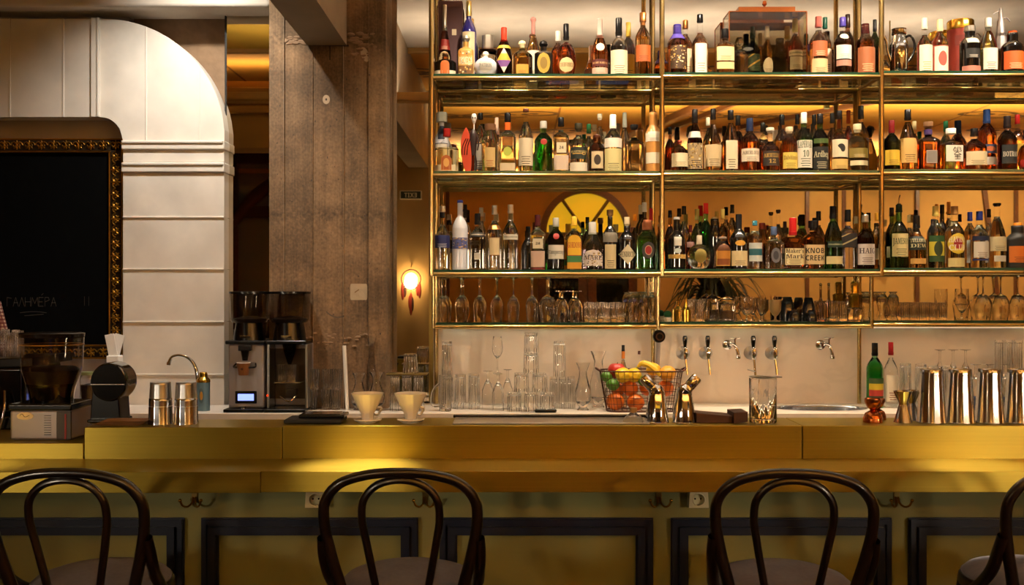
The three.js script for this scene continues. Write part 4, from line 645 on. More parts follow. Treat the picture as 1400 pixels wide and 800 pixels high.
  B(1069, 157, 19, 1, 'std', 'amber', [K, 0.17, 'screw'], [], 'whisky_bottle', 'reddish amber bottle with black cap');
  B(1079, 174, 22, 0, 'jar', 'dark', ['#b8a888', 0.14, 'cork'], [[0.06, 0.42, 0.9, '#e2cb5c|#6a4a14|Dalwhinnie|s']], 'whisky_bottle', 'amber bottle with square yellow label and pale cork', { capr: 0.7 });
  B(1090, 157, 15, 1, 'std', 'amber', [K, 0.16, 'screw'], [], 'whisky_bottle', 'slim amber bottle behind the white-capped green one');
  B(1099, 154, 22, 0, 'std', 'green', ['#dcd8cf', 0.18, 'screw'], [[0.06, 0.52, 0.95, '#e6e1d6|#23402c|LAPHROAIG/10|s']], 'whisky_bottle', 'green bottle with white cap and white label');
  B(1113, 157, 15, 1, 'std', 'amber', [K, 0.17, 'screw'], [], 'whisky_bottle', 'amber bottle with square black cap between two green bottles');
  B(1121, 156, 22, 0, 'std', 'dkgreen', [K, 0.17, 'screw'], [[0.03, 0.42, 0.97, '#15140f|#cfc8a8|Ardbeg|s'], [0.48, 0.56, 0.9, '#3f5a1c|#c8c070||']], 'whisky_bottle', 'dark green bottle with black label in pale lettering');
  B(1138, 155, 17, 1, 'std', 'dark', ['#1c1a1a', 0.16, 'screw'], [], 'whisky_bottle', 'dark bottle with grey cap behind the bird bottle');
  B(1147, 152, 23, 0, 'low', 'gold', [K, 0.13, 'screw'], [[0.23, 0.52, 0.93, '#e6dcc0|#222||v'], [0.04, 0.2, 0.95, '#e0c070|#7a5a20||s']], 'whisky_bottle', 'golden bottle with black bird on cream label');
  B(1160, 151, 14, 2, 'std', 'red', ['#a8481e', 0.2, 'screw'], [], 'liqueur_bottle', 'bottle with rust red cap far behind the bird bottle');
  B(1172, 170, 28, 0, 'jar', 'gold', ['#c8bf9a', 0.17, 'cork'], [[0.28, 0.48, 0.92, '#8a7a34|#e8dcb0||s'], [0.12, 0.22, 0.85, '#e6dcb8|#7a6a3a||']], 'whisky_bottle', 'broad golden bottle with olive label and pale stopper', { capr: 0.6 });
  B(1177, 145, 20, 1, 'std', 'amber', [K, 0.19, 'screw'], [[0.06, 0.52, 0.9, '#1c1814|#8a7a50||s']], 'whisky_bottle', 'tall amber bottle with black cap and black label');
  // ---- second shelf, right bay
  b = 2;
  B(1219, 165, 21, 0, 'std', 'dkgreen', ['#6a1a1c', 0.25, 'screw'], [[0.1, 0.4, 0.97, '#e6c23a|#5a3a10||s']], 'whisky_bottle', 'dark green bottle with maroon neck and yellow label');
  B(1241, 150, 23, 0, 'slope', 'gold', [K, 0.17, 'screw'], [[0.12, 0.52, 0.95, '#dcb66c|#6a4014||s']], 'whisky_bottle', 'tall golden bottle with black cap and tan label');
  B(1250, 166, 14, 1, 'std', 'gold', ['#cdb890', 0.16, 'screw'], [], 'whisky_bottle', 'slim golden bottle with beige cap');
  B(1269, 167, 28, 0, 'sq', 'dark', ['#7a5a40', 0.13, 'cork'], [[0.14, 0.4, 0.52, '#8a8480|#c8c0b8||b']], 'whisky_bottle', 'dark amber square bottle with brown cork and small grey label', { band: [0.74, 0.84, '#4a3a68'] });
  B(1293, 166, 16, 1, 'std', 'green', ['#1e5a3c', 0.2, 'screw'], [], 'whisky_bottle', 'green bottle with green cap behind the flat white stopper');
  B(1300, 176, 29, 0, 'sq', 'amber', ['#ece8e0', 0.13, 'flat'], [[0.2, 0.58, 0.8, '#ece6da|#222||h']], 'whisky_bottle', 'amber faceted bottle with flat white stopper and brush lettering', { capr: 0.75 });
  B(1332, 176, 31, 0, 'squat', 'dark', [K, 0.18, 'screw'], [[0.12, 0.44, 0.92, '#e6d8b2|#4a2a1a||s']], 'rum_bottle', 'squat dark amber bottle with wide cream label');
  B(1349, 150, 25, 1, 'tall', 'dark', ['#2a3f74', 0.22, 'screw'], [[0.3, 0.44, 0.97, '#28406a|#c86a3a||o'], [0.12, 0.24, 0.8, '#d8d2c8|#5a3a4a||']], 'rum_bottle', 'dark red-brown bottle with blue foil and blue label');
  B(1377, 159, 25, 0, 'std', 'brown', ['#241c1c', 0.22, 'screw'], [[0.12, 0.46, 0.85, '#1f2426|#d8d2c4|BOTRAN|']], 'rum_bottle', 'black-brown bottle with slate label');
  B(1391, 157, 17, 1, 'std', 'amber', ['#a01c1c', 0.16, 'screw'], [[0.2, 0.5, 0.9, '#d8b848|#333||']], 'rum_bottle', 'amber bottle with bright red cap');
  B(1402, 178, 20, 0, 'bulb', 'dark', [K, 0.2, 'screw'], [[0.08, 0.26, 0.9, '#b02a1c|#e8c8a0||']], 'rum_bottle', 'round dark bottle with red label cut by the picture edge');

  // ---- third shelf, left bay
  r = 2; b = 0;
  B(605, 282, 21, 0, 'fluted', 'clear', [SILV, 0.09, 'screw'], [[0.34, 0.54, 0.97, '#232a6a|#d8d8e8||ns']], 'vodka_bottle', 'clear ribbed bottle with blue label', { band: [0.82, 0.9, '#17151a'] });
  B(629, 274, 21, 0, 'tall', 'frost', ['#3a3f8a', 0.04, 'screw'], [[0.3, 0.46, 0.97, '#5a68b0|#dfe2f0||g']], 'vodka_bottle', 'frosted white bottle with blue scenery band');
  B(636, 280, 13, 1, 'std', 'clear', [K, 0.2, 'screw'], [], 'vodka_bottle', 'clear bottle with black neck behind the frosted one');
  B(653, 292, 22, 0, 'std', 'smoke', [K, 0.2, 'screw'], [[0.58, 0.66, 0.97, '#24201c|#ddd6c6|SMIRNOFF|n'], [0.18, 0.3, 0.4, '#c8c4b8|#888||']], 'vodka_bottle', 'greyish clear bottle with black cap and black name band');
  B(658, 284, 16, 1, 'std', 'clear', ['#a29c90', 0.14, 'screw'], [], 'vodka_bottle', 'clear bottle with silver cap behind the black-capped one');
  B(676, 281, 20, 0, 'std', 'clear', [SILV, 0.14, 'screw'], [[0.22, 0.5, 0.72, '#e0cfa8|#7a4a2a||b']], 'vodka_bottle', 'clear bottle with copper collar and framed cream label', { band: [0.62, 0.69, COP] });
  B(698, 280, 21, 0, 'std', 'clear', [SILV, 0.13, 'screw'], [[0.46, 0.54, 0.95, '#d8d4c4|#4a4a44|FINLANDIA|n']], 'vodka_bottle', 'clear icy bottle with silver cap and lettered band');
  B(722, 310, 18, 1, 'std', 'black', [K, 0.14, 'screw'], [], 'gin_bottle', 'plain black bottle behind the red-capped 24 one');
  B(735, 294, 21, 0, 'sqtall', 'clear', ['#4a1a1c', 0.2, 'screw'], [[0.38, 0.57, 0.7, '#d8ccb0|#2a2420|24|nb'], [0.05, 0.34, 0.9, '#c8ac9c|#a88||'], [0, 0.04, 0.95, '#7a2018|#333||']], 'gin_bottle', 'clear rectangular 24 bottle with dark red cap');
  B(760, 298, 23, 0, 'tall', 'dkgreen', ['#a8a49a', 0.17, 'screw'], [[0.2, 0.48, 0.95, '#d8d4c8|#3a3a34|Tanqueray|b'], [0.58, 0.7, 0.36, '#b0281e|#e8c0a8||', 'o']], 'gin_bottle', 'dark green bottle with red seal and white label');
  B(785, 296, 21, 0, 'flat', 'clear', ['#dcae3a', 0.17, 'screw'], [[0.26, 0.66, 0.92, '#e8b420|#9a2a14|GORDONS|b', 'a'], [0.14, 0.26, 0.92, '#3a7a44|#222||'], [0.02, 0.14, 0.92, '#d8981e|#8a2a14||']], 'gin_bottle', 'clear bottle with yellow cap and bright yellow label');
  B(803, 297, 14, 1, 'std', 'dkgreen', [K, 0.12, 'screw'], [], 'gin_bottle', 'dark bottle with small black cap under the arched window reflection');
  B(810, 304, 28, 0, 'slope', 'purple', ['#b8b4ac', 0.26, 'screw'], [[0.08, 0.42, 0.93, '#d8ccc6|#4a3a40|MARE|g', 'a']], 'gin_bottle', 'mauve clear bottle with silver cap and scalloped label');
  B(834, 287, 20, 0, 'std', 'black', ['#7a5a34', 0.13, 'cork'], [[0.02, 0.42, 0.75, '#cdbd92|#4a3a20||s'], [0.46, 0.62, 0.97, '#8a8478|#333||']], 'gin_bottle', 'black bottle with cork and upright cream paper label');
  B(857, 297, 24, 0, 'std', 'black', ['#c8b490', 0.19, 'cork'], [[0.1, 0.48, 0.97, '#d9cdaa|#2c2620|HENDRICKS|', 'd']], 'gin_bottle', 'black apothecary bottle with cream diamond label', { capr: 0.75 });
  B(868, 293, 13, 1, 'std', 'amber', ['#d88a24', 0.12, 'screw'], [], 'gin_bottle', 'amber bottle with orange cap behind the diamond label');
  B(885, 301, 28, 0, 'jar', 'aqua', ['#b06a48', 0.2, 'screw'], [[0.22, 0.56, 0.62, '#3a3430|#d8c0a0||ro', 'o']], 'gin_bottle', 'pale green round bottle with copper cap and round label', { capr: 0.75 });
  B(881, 277, 17, 2, 'tall', 'black', ['#cfc9bf', 0.14, 'screw'], [], 'gin_bottle', 'tall black bottle with off-white cap');
  B(890, 285, 13, 1, 'std', 'green', ['#a02028', 0.2, 'screw'], [], 'wine_bottle', 'green bottle with red neck foil beside the post');
  // ---- third shelf, middle bay
  b = 1;
  B(925, 297, 24, 0, 'std', 'black', ['#b8b4ae', 0.05, 'screw'], [[0.2, 0.28, 0.97, '#c9a04a|#3a2a14||g'], [0.44, 0.62, 0.45, '#d8d4ca|#222||b'], [0.3, 0.4, 0.4, '#c8d4d0|#2a4a44||', 'o']], 'liqueur_bottle', 'black bottle with gold band and pale seals');
  B(916, 288, 14, 1, 'std', 'brown', [K, 0.12, 'screw'], [], 'liqueur_bottle', 'dark bottle at the far left behind the gold-banded one');
  B(935, 282, 16, 2, 'std', 'clear', [K, 0.13, 'screw'], [], 'liqueur_bottle', 'clear bottle with black cap in the back row');
  B(944, 308, 12, 1, 'std', 'red', ['#5a1a20', 0.16, 'screw'], [[0.5, 0.62, 0.9, '#b8888a|#555||']], 'bitters_bottle', 'small dark red bottle behind the round flask');
  B(953, 286, 16, 1, 'std', 'pale', ['#8f8348', 0.18, 'screw'], [], 'liqueur_bottle', 'pale bottle with olive gold cap');
  B(965, 278, 18, 2, 'std', 'green', ['#c8201c', 0.16, 'screw'], [], 'liqueur_bottle', 'bright green bottle with vivid red cap');
  B(956, 322, 33, 0, 'disc', 'clear', ['#b8aa94', 0.26, 'screw'], [[0.18, 0.6, 0.5, '#a89a50|#5a4e20||b', 'o']], 'liqueur_bottle', 'flat round clear flask with round olive label');
  B(977, 297, 17, 1, 'wide', 'black', ['#b09c74', 0.14, 'screw'], [], 'liqueur_bottle', 'dark bottle with beige cork behind the flask', { capr: 0.6 });
  B(988, 324, 22, 0, 'wide', 'purple', ['#8a7a6a', 0.06, 'screw'], [[0.1, 0.78, 0.86, '#6a3a10/#c8842a/#8a4a14|#e8b85a||b', 'a']], 'liqueur_bottle', 'domed clear bottle with brown and orange label', { capr: 0.7 });
  B(988, 286, 15, 2, 'std', 'amber', ['#c9a85a', 0.16, 'screw'], [], 'liqueur_bottle', 'amber bottle with gold cap in the back row');
  B(1001, 280, 15, 2, 'tall', 'amber', [K, 0.13, 'screw'], [], 'liqueur_bottle', 'slim tall amber bottle with black cap in the back row');
  B(1010, 293, 23, 0, 'std', 'black', [K, 0.44, 'screw'], [[0.06, 0.33, 0.95, '#dcc99a|#4a3a28||s'], [0.42, 0.52, 0.6, '#e2a83a|#333||', 'o']], 'liqueur_bottle', 'black bottle with long black neck and cream label', { fill: 0.5 });
  B(1032, 302, 20, 0, 'jar', 'clear', ['#2f7488', 0.1, 'screw'], [[0.16, 0.54, 0.9, '#c8d0d0/#1f6070/#c8d0d0|#e8f0f0||']], 'tequila_bottle', 'clear bottle with teal cap and teal label', { capr: 0.6 });
  B(1058, 310, 26, 0, 'sq', 'clear', ['#4a5a78', 0.2, 'screw'], [[0.14, 0.5, 0.5, '#6a6a70|#3a3a44||o', 'o']], 'vodka_bottle', 'large clear square bottle with grey blue cap', { capr: 0.85 });
  B(1064, 287, 14, 2, 'std', 'clear', ['#3a2418', 0.06, 'cork'], [], 'liqueur_bottle', 'clear bottle with corked neck in the back row');
  B(1042, 305, 14, 1, 'wide', 'dark', ['#6a2418', 0.14, 'screw'], [], 'liqueur_bottle', 'dark bottle with broad rust cap behind the teal one', { capr: 0.8 });
  B(1084, 298, 27, 0, 'sq', 'dark', ['#a81c1c', 0.34, 'screw'], [[0.08, 0.4, 0.97, '#e2d2a0|#2a1c14|Maker\'s/Mark|s']], 'whisky_bottle', 'square amber bottle with red wax neck and cream label', { fill: 0.62 });
  B(1073, 303, 13, 1, 'std', 'dark', ['#2a1612', 0.14, 'screw'], [], 'whisky_bottle', 'dark bottle with brown cap behind the red wax neck');
  B(1112, 302, 29, 0, 'flat', 'dark', [K, 0.2, 'cork'], [[0.1, 0.5, 0.97, '#d2b98a|#1c1612|KNOB/CREEK|n']], 'whisky_bottle', 'flat amber bottle with black cork and large lettered label');
  B(1119, 289, 17, 1, 'std', 'dark', [K, 0.16, 'screw'], [], 'whisky_bottle', 'dark amber bottle with tall black neck behind the lettered label');
  B(1139, 282, 25, 0, 'slope', 'green', [K, 0.2, 'screw'], [[0.08, 0.2, 0.9, '#d9c890|#4a4a24||'], [0.34, 0.44, 0.8, '#0f2a18|#c8c8a8|Glenfiddich|']], 'whisky_bottle', 'tall green bottle with black cap and small cream strip');
  B(1159, 287, 22, 0, 'sq', 'purple', [K, 0.2, 'screw'], [[0.36, 0.6, 0.97, '#1c1616|#b8a878||d']], 'whisky_bottle', 'clear mauve square bottle with slanted black label');
  B(1170, 296, 14, 1, 'std', 'dark', ['#c9bb98', 0.13, 'screw'], [], 'whisky_bottle', 'dark bottle with pale gold cap');
  B(1183, 294, 24, 0, 'std', 'brown', [SILV, 0.13, 'screw'], [[0.08, 0.46, 0.97, '#d9d0cc|#4a3a44|HAIG|s']], 'whisky_bottle', 'dark brown bottle with silver cap and white label');
  // ---- third shelf, right bay
  b = 2;
  B(1219, 284, 16, 1, 'std', 'dkgreen', ['#2a1418', 0.14, 'screw'], [[0.18, 0.36, 0.97, '#d8ccb0|#4a3a2a||']], 'whisky_bottle', 'dark bottle beside the post with cream label');
  B(1229, 280, 23, 0, 'std', 'green', ['#0f2418', 0.12, 'screw'], [[0.18, 0.54, 0.95, '#e2d49a|#223a24|JAMESON|s']], 'whisky_bottle', 'green bottle with metal pourer and cream label');
  B(1253, 295, 24, 0, 'low', 'amber', [K, 0.24, 'screw'], [[0.34, 0.6, 0.97, '#16241c|#d8d0a8|TULLAMORE/DEW|'], [0.08, 0.18, 0.9, '#d8a85a|#7a4a1a||']], 'whisky_bottle', 'amber bottle with dark green label and black neck');
  B(1243, 294, 14, 1, 'std', 'amber', ['#b8a070', 0.14, 'screw'], [], 'whisky_bottle', 'slim amber bottle with beige cap');
  B(1279, 282, 22, 0, 'std', 'clear', ['#e2c86a', 0.16, 'screw'], [[0.1, 0.52, 0.95, '#2f5a2c/#d8c83a/#d8c83a/#2a4a24|#2a3a1c||o']], 'rum_bottle', 'clear bottle with pale yellow cap and green yellow label');
  B(1288, 280, 15, 1, 'std', 'black', [K, 0.14, 'screw'], [], 'rum_bottle', 'slim black bottle behind the green yellow label');
  B(1305, 282, 25, 0, 'std', 'pale', ['#a87a48', 0.14, 'screw'], [[0.22, 0.56, 0.95, '#e6c63a|#f2e2c0|HAVANA/CLUB|rw', 'o'], [0.02, 0.16, 0.9, '#d9ca8a|#8a6a2a||']], 'rum_bottle', 'pale gold bottle with yellow oval label and red disc');
  B(1297, 276, 13, 2, 'std', 'gold', ['#c8762c', 0.18, 'screw'], [], 'rum_bottle', 'golden bottle with orange cap behind the oval label');
  B(1326, 290, 17, 1, 'tall', 'clear', ['#25328c', 0.16, 'screw'], [[0.1, 0.5, 0.8, '#c8ccd4|#2a3464||']], 'vodka_bottle', 'clear bottle with blue cap, the further of two');
  B(1339, 289, 23, 0, 'std', 'clear', ['#1f2a6a', 0.16, 'screw'], [[0.48, 0.56, 0.97, '#1c2244|#d0d4e0||'], [0.18, 0.46, 0.9, '#d6d2c8|#6a3a20||s'], [0.13, 0.16, 0.97, '#24306a|#333||']], 'vodka_bottle', 'clear bottle with blue cap, the nearer of two');
  B(1363, 278, 23, 0, 'slope', 'clear', [K, 0.05, 'cork'], [[0.26, 0.48, 0.97, '#ccc09a|#5a5030||s'], [0.1, 0.19, 0.7, '#c8c4b8|#777||']], 'vodka_bottle', 'tall clear sloping bottle with cream label');
  B(1352, 286, 13, 1, 'std', 'clear', [K, 0.14, 'screw'], [], 'vodka_bottle', 'clear bottle with black cap between the blue and sloping ones');
  B(1391, 305, 32, 0, 'jar', 'matteblack', ['#d8842a', 0.24, 'screw'], [[0.12, 0.48, 0.9, '#d8741e|#3a1c0c||s']], 'rum_bottle', 'stout matte black bottle with orange cap and label', { capr: 0.6 });
  bottle(2, 2, 1199, 291, 16, 1, 'std', 'amber', ['#d89a3a', 0.14, 'screw'], [[0.16, 0.36, 0.97, '#dcd0b8|#4a3a2a||']], 'whisky_bottle', 'amber bottle with orange cap half hidden by the post');
  // pourer in the green bottle
  { const d = SLOT[0], p = thing('bottle_pourer', 'thin metal pourer standing in the green bottle, third shelf', 'pourer', [X(1229, d), Y(280, d), -d]); part('spout', tube([[0, 0, 0], [0, 0.02, 0], [0.002, 0.035, 0], [0.004, 0.046, 0.004]], 0.0028, 12, 7), M.steel, p); part('collar', cyl(0.009, 0.005, 0, 0.0025, 0, 16), M.black, p); }
}

// ------------------------------------------------------------------ other things on the top shelves
{
  const at = (px, d, base) => [X(px, d), base + 0.0005, -d];
  const T1 = shelfTop(0, 0), T2 = shelfTop(0, 1), T3 = shelfTop(0, 2), U1 = shelfTop(1, 0);
  // carton
  { const d = 4.957, h = Y(4, d) - T1, t = thing('carton', 'tall dull purple gift carton behind the tapering bottle, top shelf', 'carton', at(616, d, T1)); const pm = std(0x5a3c40, 0.7);
    part('box_body', rbox(S(33, d), h * 0.93, 0.07, 0, h * 0.465, 0, 0.002), pm, t); part('lid', rbox(S(33.6, d), h * 0.08, 0.073, 0, h * 0.96, 0, 0.003), pm, t); part('print', rbox(0.022, 0.03, 0.001, 0.02, h * 0.62, 0.0356, 0.0003), M.cream, t); }
  // copper-framed glass case
  { const d0 = 4.86, d1 = 4.995, x0 = X(997, d0), x1 = X(1103, d0), y1 = Y(16, d0), t = thing('display_case', 'copper-framed glass display case holding bottles on the top shelf', 'case', [0, T2 + 0.0005, 0]);
    const h = y1 - T2, e = 0.005; for (const x of [x0, x1]) for (const z of [-d0, -d1]) part('corner_bar', rbox(e, h, e, x, h / 2, z, 0.001), M.copper, t);
    for (const y of [e / 2, h]) { for (const z of [-d0, -d1]) part('edge_bar', rspan(x0, x1, y - e / 2, y + e / 2, z - e / 2, z + e / 2, 0.001), M.copper, t); for (const x of [x0, x1]) part('edge_bar', rspan(x - e / 2, x + e / 2, y - e / 2, y + e / 2, -d1, -d0, 0.001), M.copper, t); }
    const smoked = phys({ color: 0xeee9de, roughness: 0.02, transmission: 1, thickness: 0 }); part('front_pane', span(x0, x1, e, h, -d0 - 0.001, -d0), smoked, t); for (const x of [x0, x1]) part('side_pane', span(x - 0.0005, x + 0.0005, e, h, -d1, -d0), smoked, t);
    part('roof', rspan(x0, x1, h, h + 0.004, -d1, -d0, 0.001), M.copper, t); part('roof_step', rspan(x0 + 0.05, x1 - 0.05, h + 0.004, h + 0.03, -d1 + 0.02, -d0 - 0.02, 0.002), M.copper, t); part('knob', lathe([[0, 0], [0.006, 0], [0.005, 0.015], [0.012, 0.025], [0.008, 0.04], [0, 0.042]].map(p => [p[0], p[1]]), 16).translate((x0 + x1) / 2, h + 0.03, -(d0 + d1) / 2), M.copper, t); }
  // chrome shaker jug with black handle
  { const d = 4.79, t = thing('shaker_jug', 'chrome cocktail jug with spout and black curved handle, top shelf', 'shaker', at(1229, d, T3)), H = Y(40, d) - T3, R = S(24, d) / 2;
    part('body', lathe([[0, 0], [R * 0.9, 0], [R * 0.95, 0.004], [R, H * 0.6], [R * 0.96, H * 0.7], [R * 0.7, H * 0.82], [R * 0.68, H * 0.86], [R * 0.72, H * 0.87], [0, H * 0.87]], 32), M.chrome, t);
    part('lid', lathe([[0, H * 0.865], [R * 0.76, H * 0.87], [R * 0.8, H * 0.885], [R * 0.74, H * 0.98], [R * 0.8, H], [0, H]], 28), M.chrome, t);
    part('spout', tube([[-R * 0.9, H * 0.3, 0], [-R * 1.25, H * 0.5, 0], [-R * 1.4, H * 0.72, 0], [-R * 1.75, H * 0.86, 0]], 0.007, 20, 8), M.chrome, t);
    part('handle', tube([[R * 0.7, H * 0.82, 0], [R * 1.25, H * 0.86, 0], [R * 1.7, H * 0.74, 0], [R * 1.75, H * 0.55, 0], [R * 1.4, H * 0.38, 0], [R * 0.95, H * 0.28, 0]], 0.006, 26, 8), M.black, t); }
  // red tin
  { const d = 4.92, t = thing('gift_tin', 'tall red cylindrical tin with gold lid on the top shelf', 'tin', at(1313, d, T3)), H = Y(29, d) - T3, R = S(34, d) / 2;
    part('body', lathe([[0, 0], [R, 0], [R, H * 0.85], [0, H * 0.85]], 40), std(0x8c2f22, 0.4, 0.2), t); part('lid', lathe([[0, H * 0.84], [R * 1.02, H * 0.84], [R * 1.03, H * 0.86], [R * 1.02, H * 0.985], [R * 0.97, H], [0, H]], 40), M.gold, t);
    part('print', labelGeo({ r: () => 1, n: 2, dep: 1, sh: 1, se: 1.1 }, R, H, 1, 0.55, 0.72, 0.75, null, cell('#8c2f22|#ecd8c0||s')), labelMat, t); }
  // soda siphon
  { const d = 4.88, t = thing('soda_siphon', 'glass soda siphon with metal head and lever, top shelf', 'siphon', at(1368, d, T3)), H = Y(10, d) - T3, R = S(15, d) / 2;
    part('flask', lathe([[0, 0], [R, 0], [R, H * 0.5], [R * 0.85, H * 0.62], [R * 0.6, H * 0.68], [0, H * 0.68]], 24), M.clear, t); part('head', lathe([[0, H * 0.4], [R * 1.02, H * 0.4], [R * 1.02, H * 0.52], [R * 0.75, H * 0.66], [R * 0.62, H * 0.8], [R * 0.4, H * 0.84], [R * 0.3, H * 0.97], [0, H]], 24), M.greyMetal, t);
    part('lever', tube([[0, H * 0.96, 0], [-0.02, H * 0.93, 0], [-0.036, H * 0.9, 0]], 0.003, 10, 6), M.greyMetal, t); part('spout', tube([[R * 0.4, H * 0.84, 0], [0.03, H * 0.85, 0], [0.046, H * 0.8, 0]], 0.0032, 12, 6), M.greyMetal, t); }
  // carved figure: long orange leaf-shaped wing beside a small robed skeleton
  { const d = 4.775, t = thing('skull_figurine', 'carved dark robed figurine with white skull and orange wing, second shelf', 'figurine', at(643, d, U1)); const h = S(80, d);
    const w = new THREE.Shape(); w.moveTo(-0.02, 0); w.bezierCurveTo(-0.052, h * 0.35, -0.05, h * 0.6, -0.02, h * 0.76); w.bezierCurveTo(0.008, h * 0.6, 0.006, h * 0.3, 0.0, 0);
    const wing = part('wing', new THREE.ExtrudeGeometry(w, { depth: 0.014, bevelEnabled: true, bevelThickness: 0.004, bevelSize: 0.003, bevelSegments: 3, curveSegments: 20 }).translate(0, 0, -0.01), std(0xb83a18, 0.5), t);
    for (const k of [0, 1, 2]) part('stripe', tube([[-0.04 + k * 0.012, h * 0.3, 0.01], [-0.035 + k * 0.012, h * 0.46, 0.01], [-0.02 + k * 0.01, h * 0.58, 0.01]], 0.002, 10, 5), M.black, wing);
    const robe = std(0x24100e, 0.45); part('robe', lathe([[0, h * 0.3], [0.012, h * 0.3], [0.017, h * 0.5], [0.02, h * 0.64], [0.014, h * 0.7], [0.006, h * 0.74], [0, h * 0.75]], 18).scale(1, 1, 0.8).translate(0.014, 0, 0), robe, t);
    for (const s of [-1, 1]) part('leg', tube([[0.014 + s * 0.006, h * 0.36, 0], [0.014 + s * 0.013, h * 0.2, 0.002], [0.014 + s * 0.014, 0.004, 0.004]], 0.0045, 12, 7), robe, t);
    part('arm', tube([[0.03, h * 0.66, 0], [0.04, h * 0.52, 0.004], [0.034, h * 0.38, 0.008]], 0.004, 12, 7), robe, t);
    const sk = part('skull', lathe([[0, h * 0.84], [0.006, h * 0.845], [0.009, h * 0.88], [0.0135, h * 0.93], [0.0125, h * 0.985], [0.007, h * 1.01], [0, h * 1.015]], 20).translate(0.018, 0, 0), M.white2, t); part('neck', cyl(0.003, h * 0.12, 0.018, h * 0.79, 0, 8), M.white2, t);
    for (const s of [-1, 1]) part('eye_socket', new THREE.SphereGeometry(0.0036, 10, 8).translate(0.018 + s * 0.005, h * 0.935, 0.0112), M.black, sk); part('jaw_line', rbox(0.008, 0.0018, 0.002, 0.018, h * 0.872, 0.009, 0.0005), M.black, sk);
    part('base_plate', rspan(-0.03, 0.05, 0, 0.006, -0.02, 0.02, 0.002), robe, t); }
}
// ------------------------------------------------------------------ glassware
function glassGeo(outer, wall = 0.0018, seg = 24, foot = 0.006) {  // outer profile bottom to top -> closed vessel with an inside
  const top = outer[outer.length - 1], y0 = outer[0][1] + foot; let k = outer.findIndex(p => p[1] > y0); if (k < 1) k = outer.length - 1;
  const a = outer[k - 1], b = outer[k], r0 = a[0] + (b[0] - a[0]) * Math.min(1, Math.max(0, (y0 - a[1]) / (b[1] - a[1])));
  const inner = outer.slice(k).map(p => [p[0] - wall, p[1]]).reverse();
  return lathe([[0, outer[0][1]], ...outer, [top[0] - wall * 0.5, top[1] + 0.0006], ...inner, [r0 - wall, y0 + 0.002], [r0 * 0.9 - wall, y0], [0, y0]], seg);
}
const GW = {
  tumbler: (R, H) => glassGeo([[R * 0.76, 0], [R * 0.82, 0.003], [R * 0.86, H * 0.3], [R * 0.96, H * 0.7], [R, H]], 0.0024, 9, 0.01),
  highball: (R, H) => glassGeo([[R * 0.86, 0], [R * 0.9, 0.003], [R * 0.95, H * 0.45], [R * 0.97, H * 0.8], [R, H * 0.84], [R, H]], 0.0024, 9, 0.014),
  rocks: (R, H) => { const g = glassGeo([[R * 0.86, 0], [R * 0.9, 0.002], [R * 0.94, H * 0.2], [R * 0.95, H * 0.75], [R, H * 0.8], [R, H]], 0.0028, 9, 0.014); return g; },
  wine: (R, H) => lathe([[0, 0], [R * 0.85, 0], [R * 0.86, 0.0015], [R * 0.3, 0.005], [0.0045, 0.012], [0.0036, H * 0.2], [0.0036, H * 0.38], [0.006, H * 0.42], [R * 0.6, H * 0.47], [R * 0.95, H * 0.58], [R, H * 0.68], [R * 0.86, H * 0.9], [R * 0.78, H], [R * 0.755, H], [R * 0.84, H * 0.9], [R * 0.97, H * 0.68], [R * 0.92, H * 0.585], [R * 0.57, H * 0.485], [0, H * 0.45]], 24),
  goblet: (R, H) => lathe([[0, 0], [R * 0.8, 0], [R * 0.8, 0.002], [R * 0.25, 0.006], [0.005, 0.014], [0.005, H * 0.22], [R * 0.5, H * 0.3], [R * 0.95, H * 0.5], [R, H * 0.75], [R * 0.96, H], [R * 0.93, H], [R * 0.96, H * 0.75], [R * 0.91, H * 0.52], [R * 0.45, H * 0.33], [0, H * 0.3]], 24),
  bell: (R, H) => lathe([[0, 0], [R * 0.72, 0], [R * 0.74, 0.003], [R * 0.5, H * 0.06], [R * 0.95, H * 0.2], [R, H * 0.4], [R * 0.55, H * 0.7], [R * 0.5, H * 0.82], [R * 0.9, H], [R * 0.86, H], [R * 0.46, H * 0.82], [R * 0.5, H * 0.7], [R * 0.95, H * 0.4], [R * 0.9, H * 0.2], [0, H * 0.1]], 24),
};
function glass(kind, px, ytop, w, base, d, label, o = {}) {
  const H = Math.max(0.03, Y(ytop, d) - base), R = S(w, d) / 2, g = GW[kind](R, H); if (o.flip) g.rotateX(Math.PI).translate(0, H, 0);
  return solo(o.name || (kind === 'wine' ? 'wine_glass' : kind === 'goblet' ? 'goblet' : kind === 'highball' ? 'highball_glass' : 'tumbler'), g, o.mat || (kind === 'rocks' || kind === 'highball' || kind === 'tumbler' ? M.cutGlass : M.clear), label, o.cat || 'glass', o.group, [X(px, d), base + 0.0004, -d]);
}
const G4 = 'glasses on the lowest shelf', GC = 'glasses on the back counter';
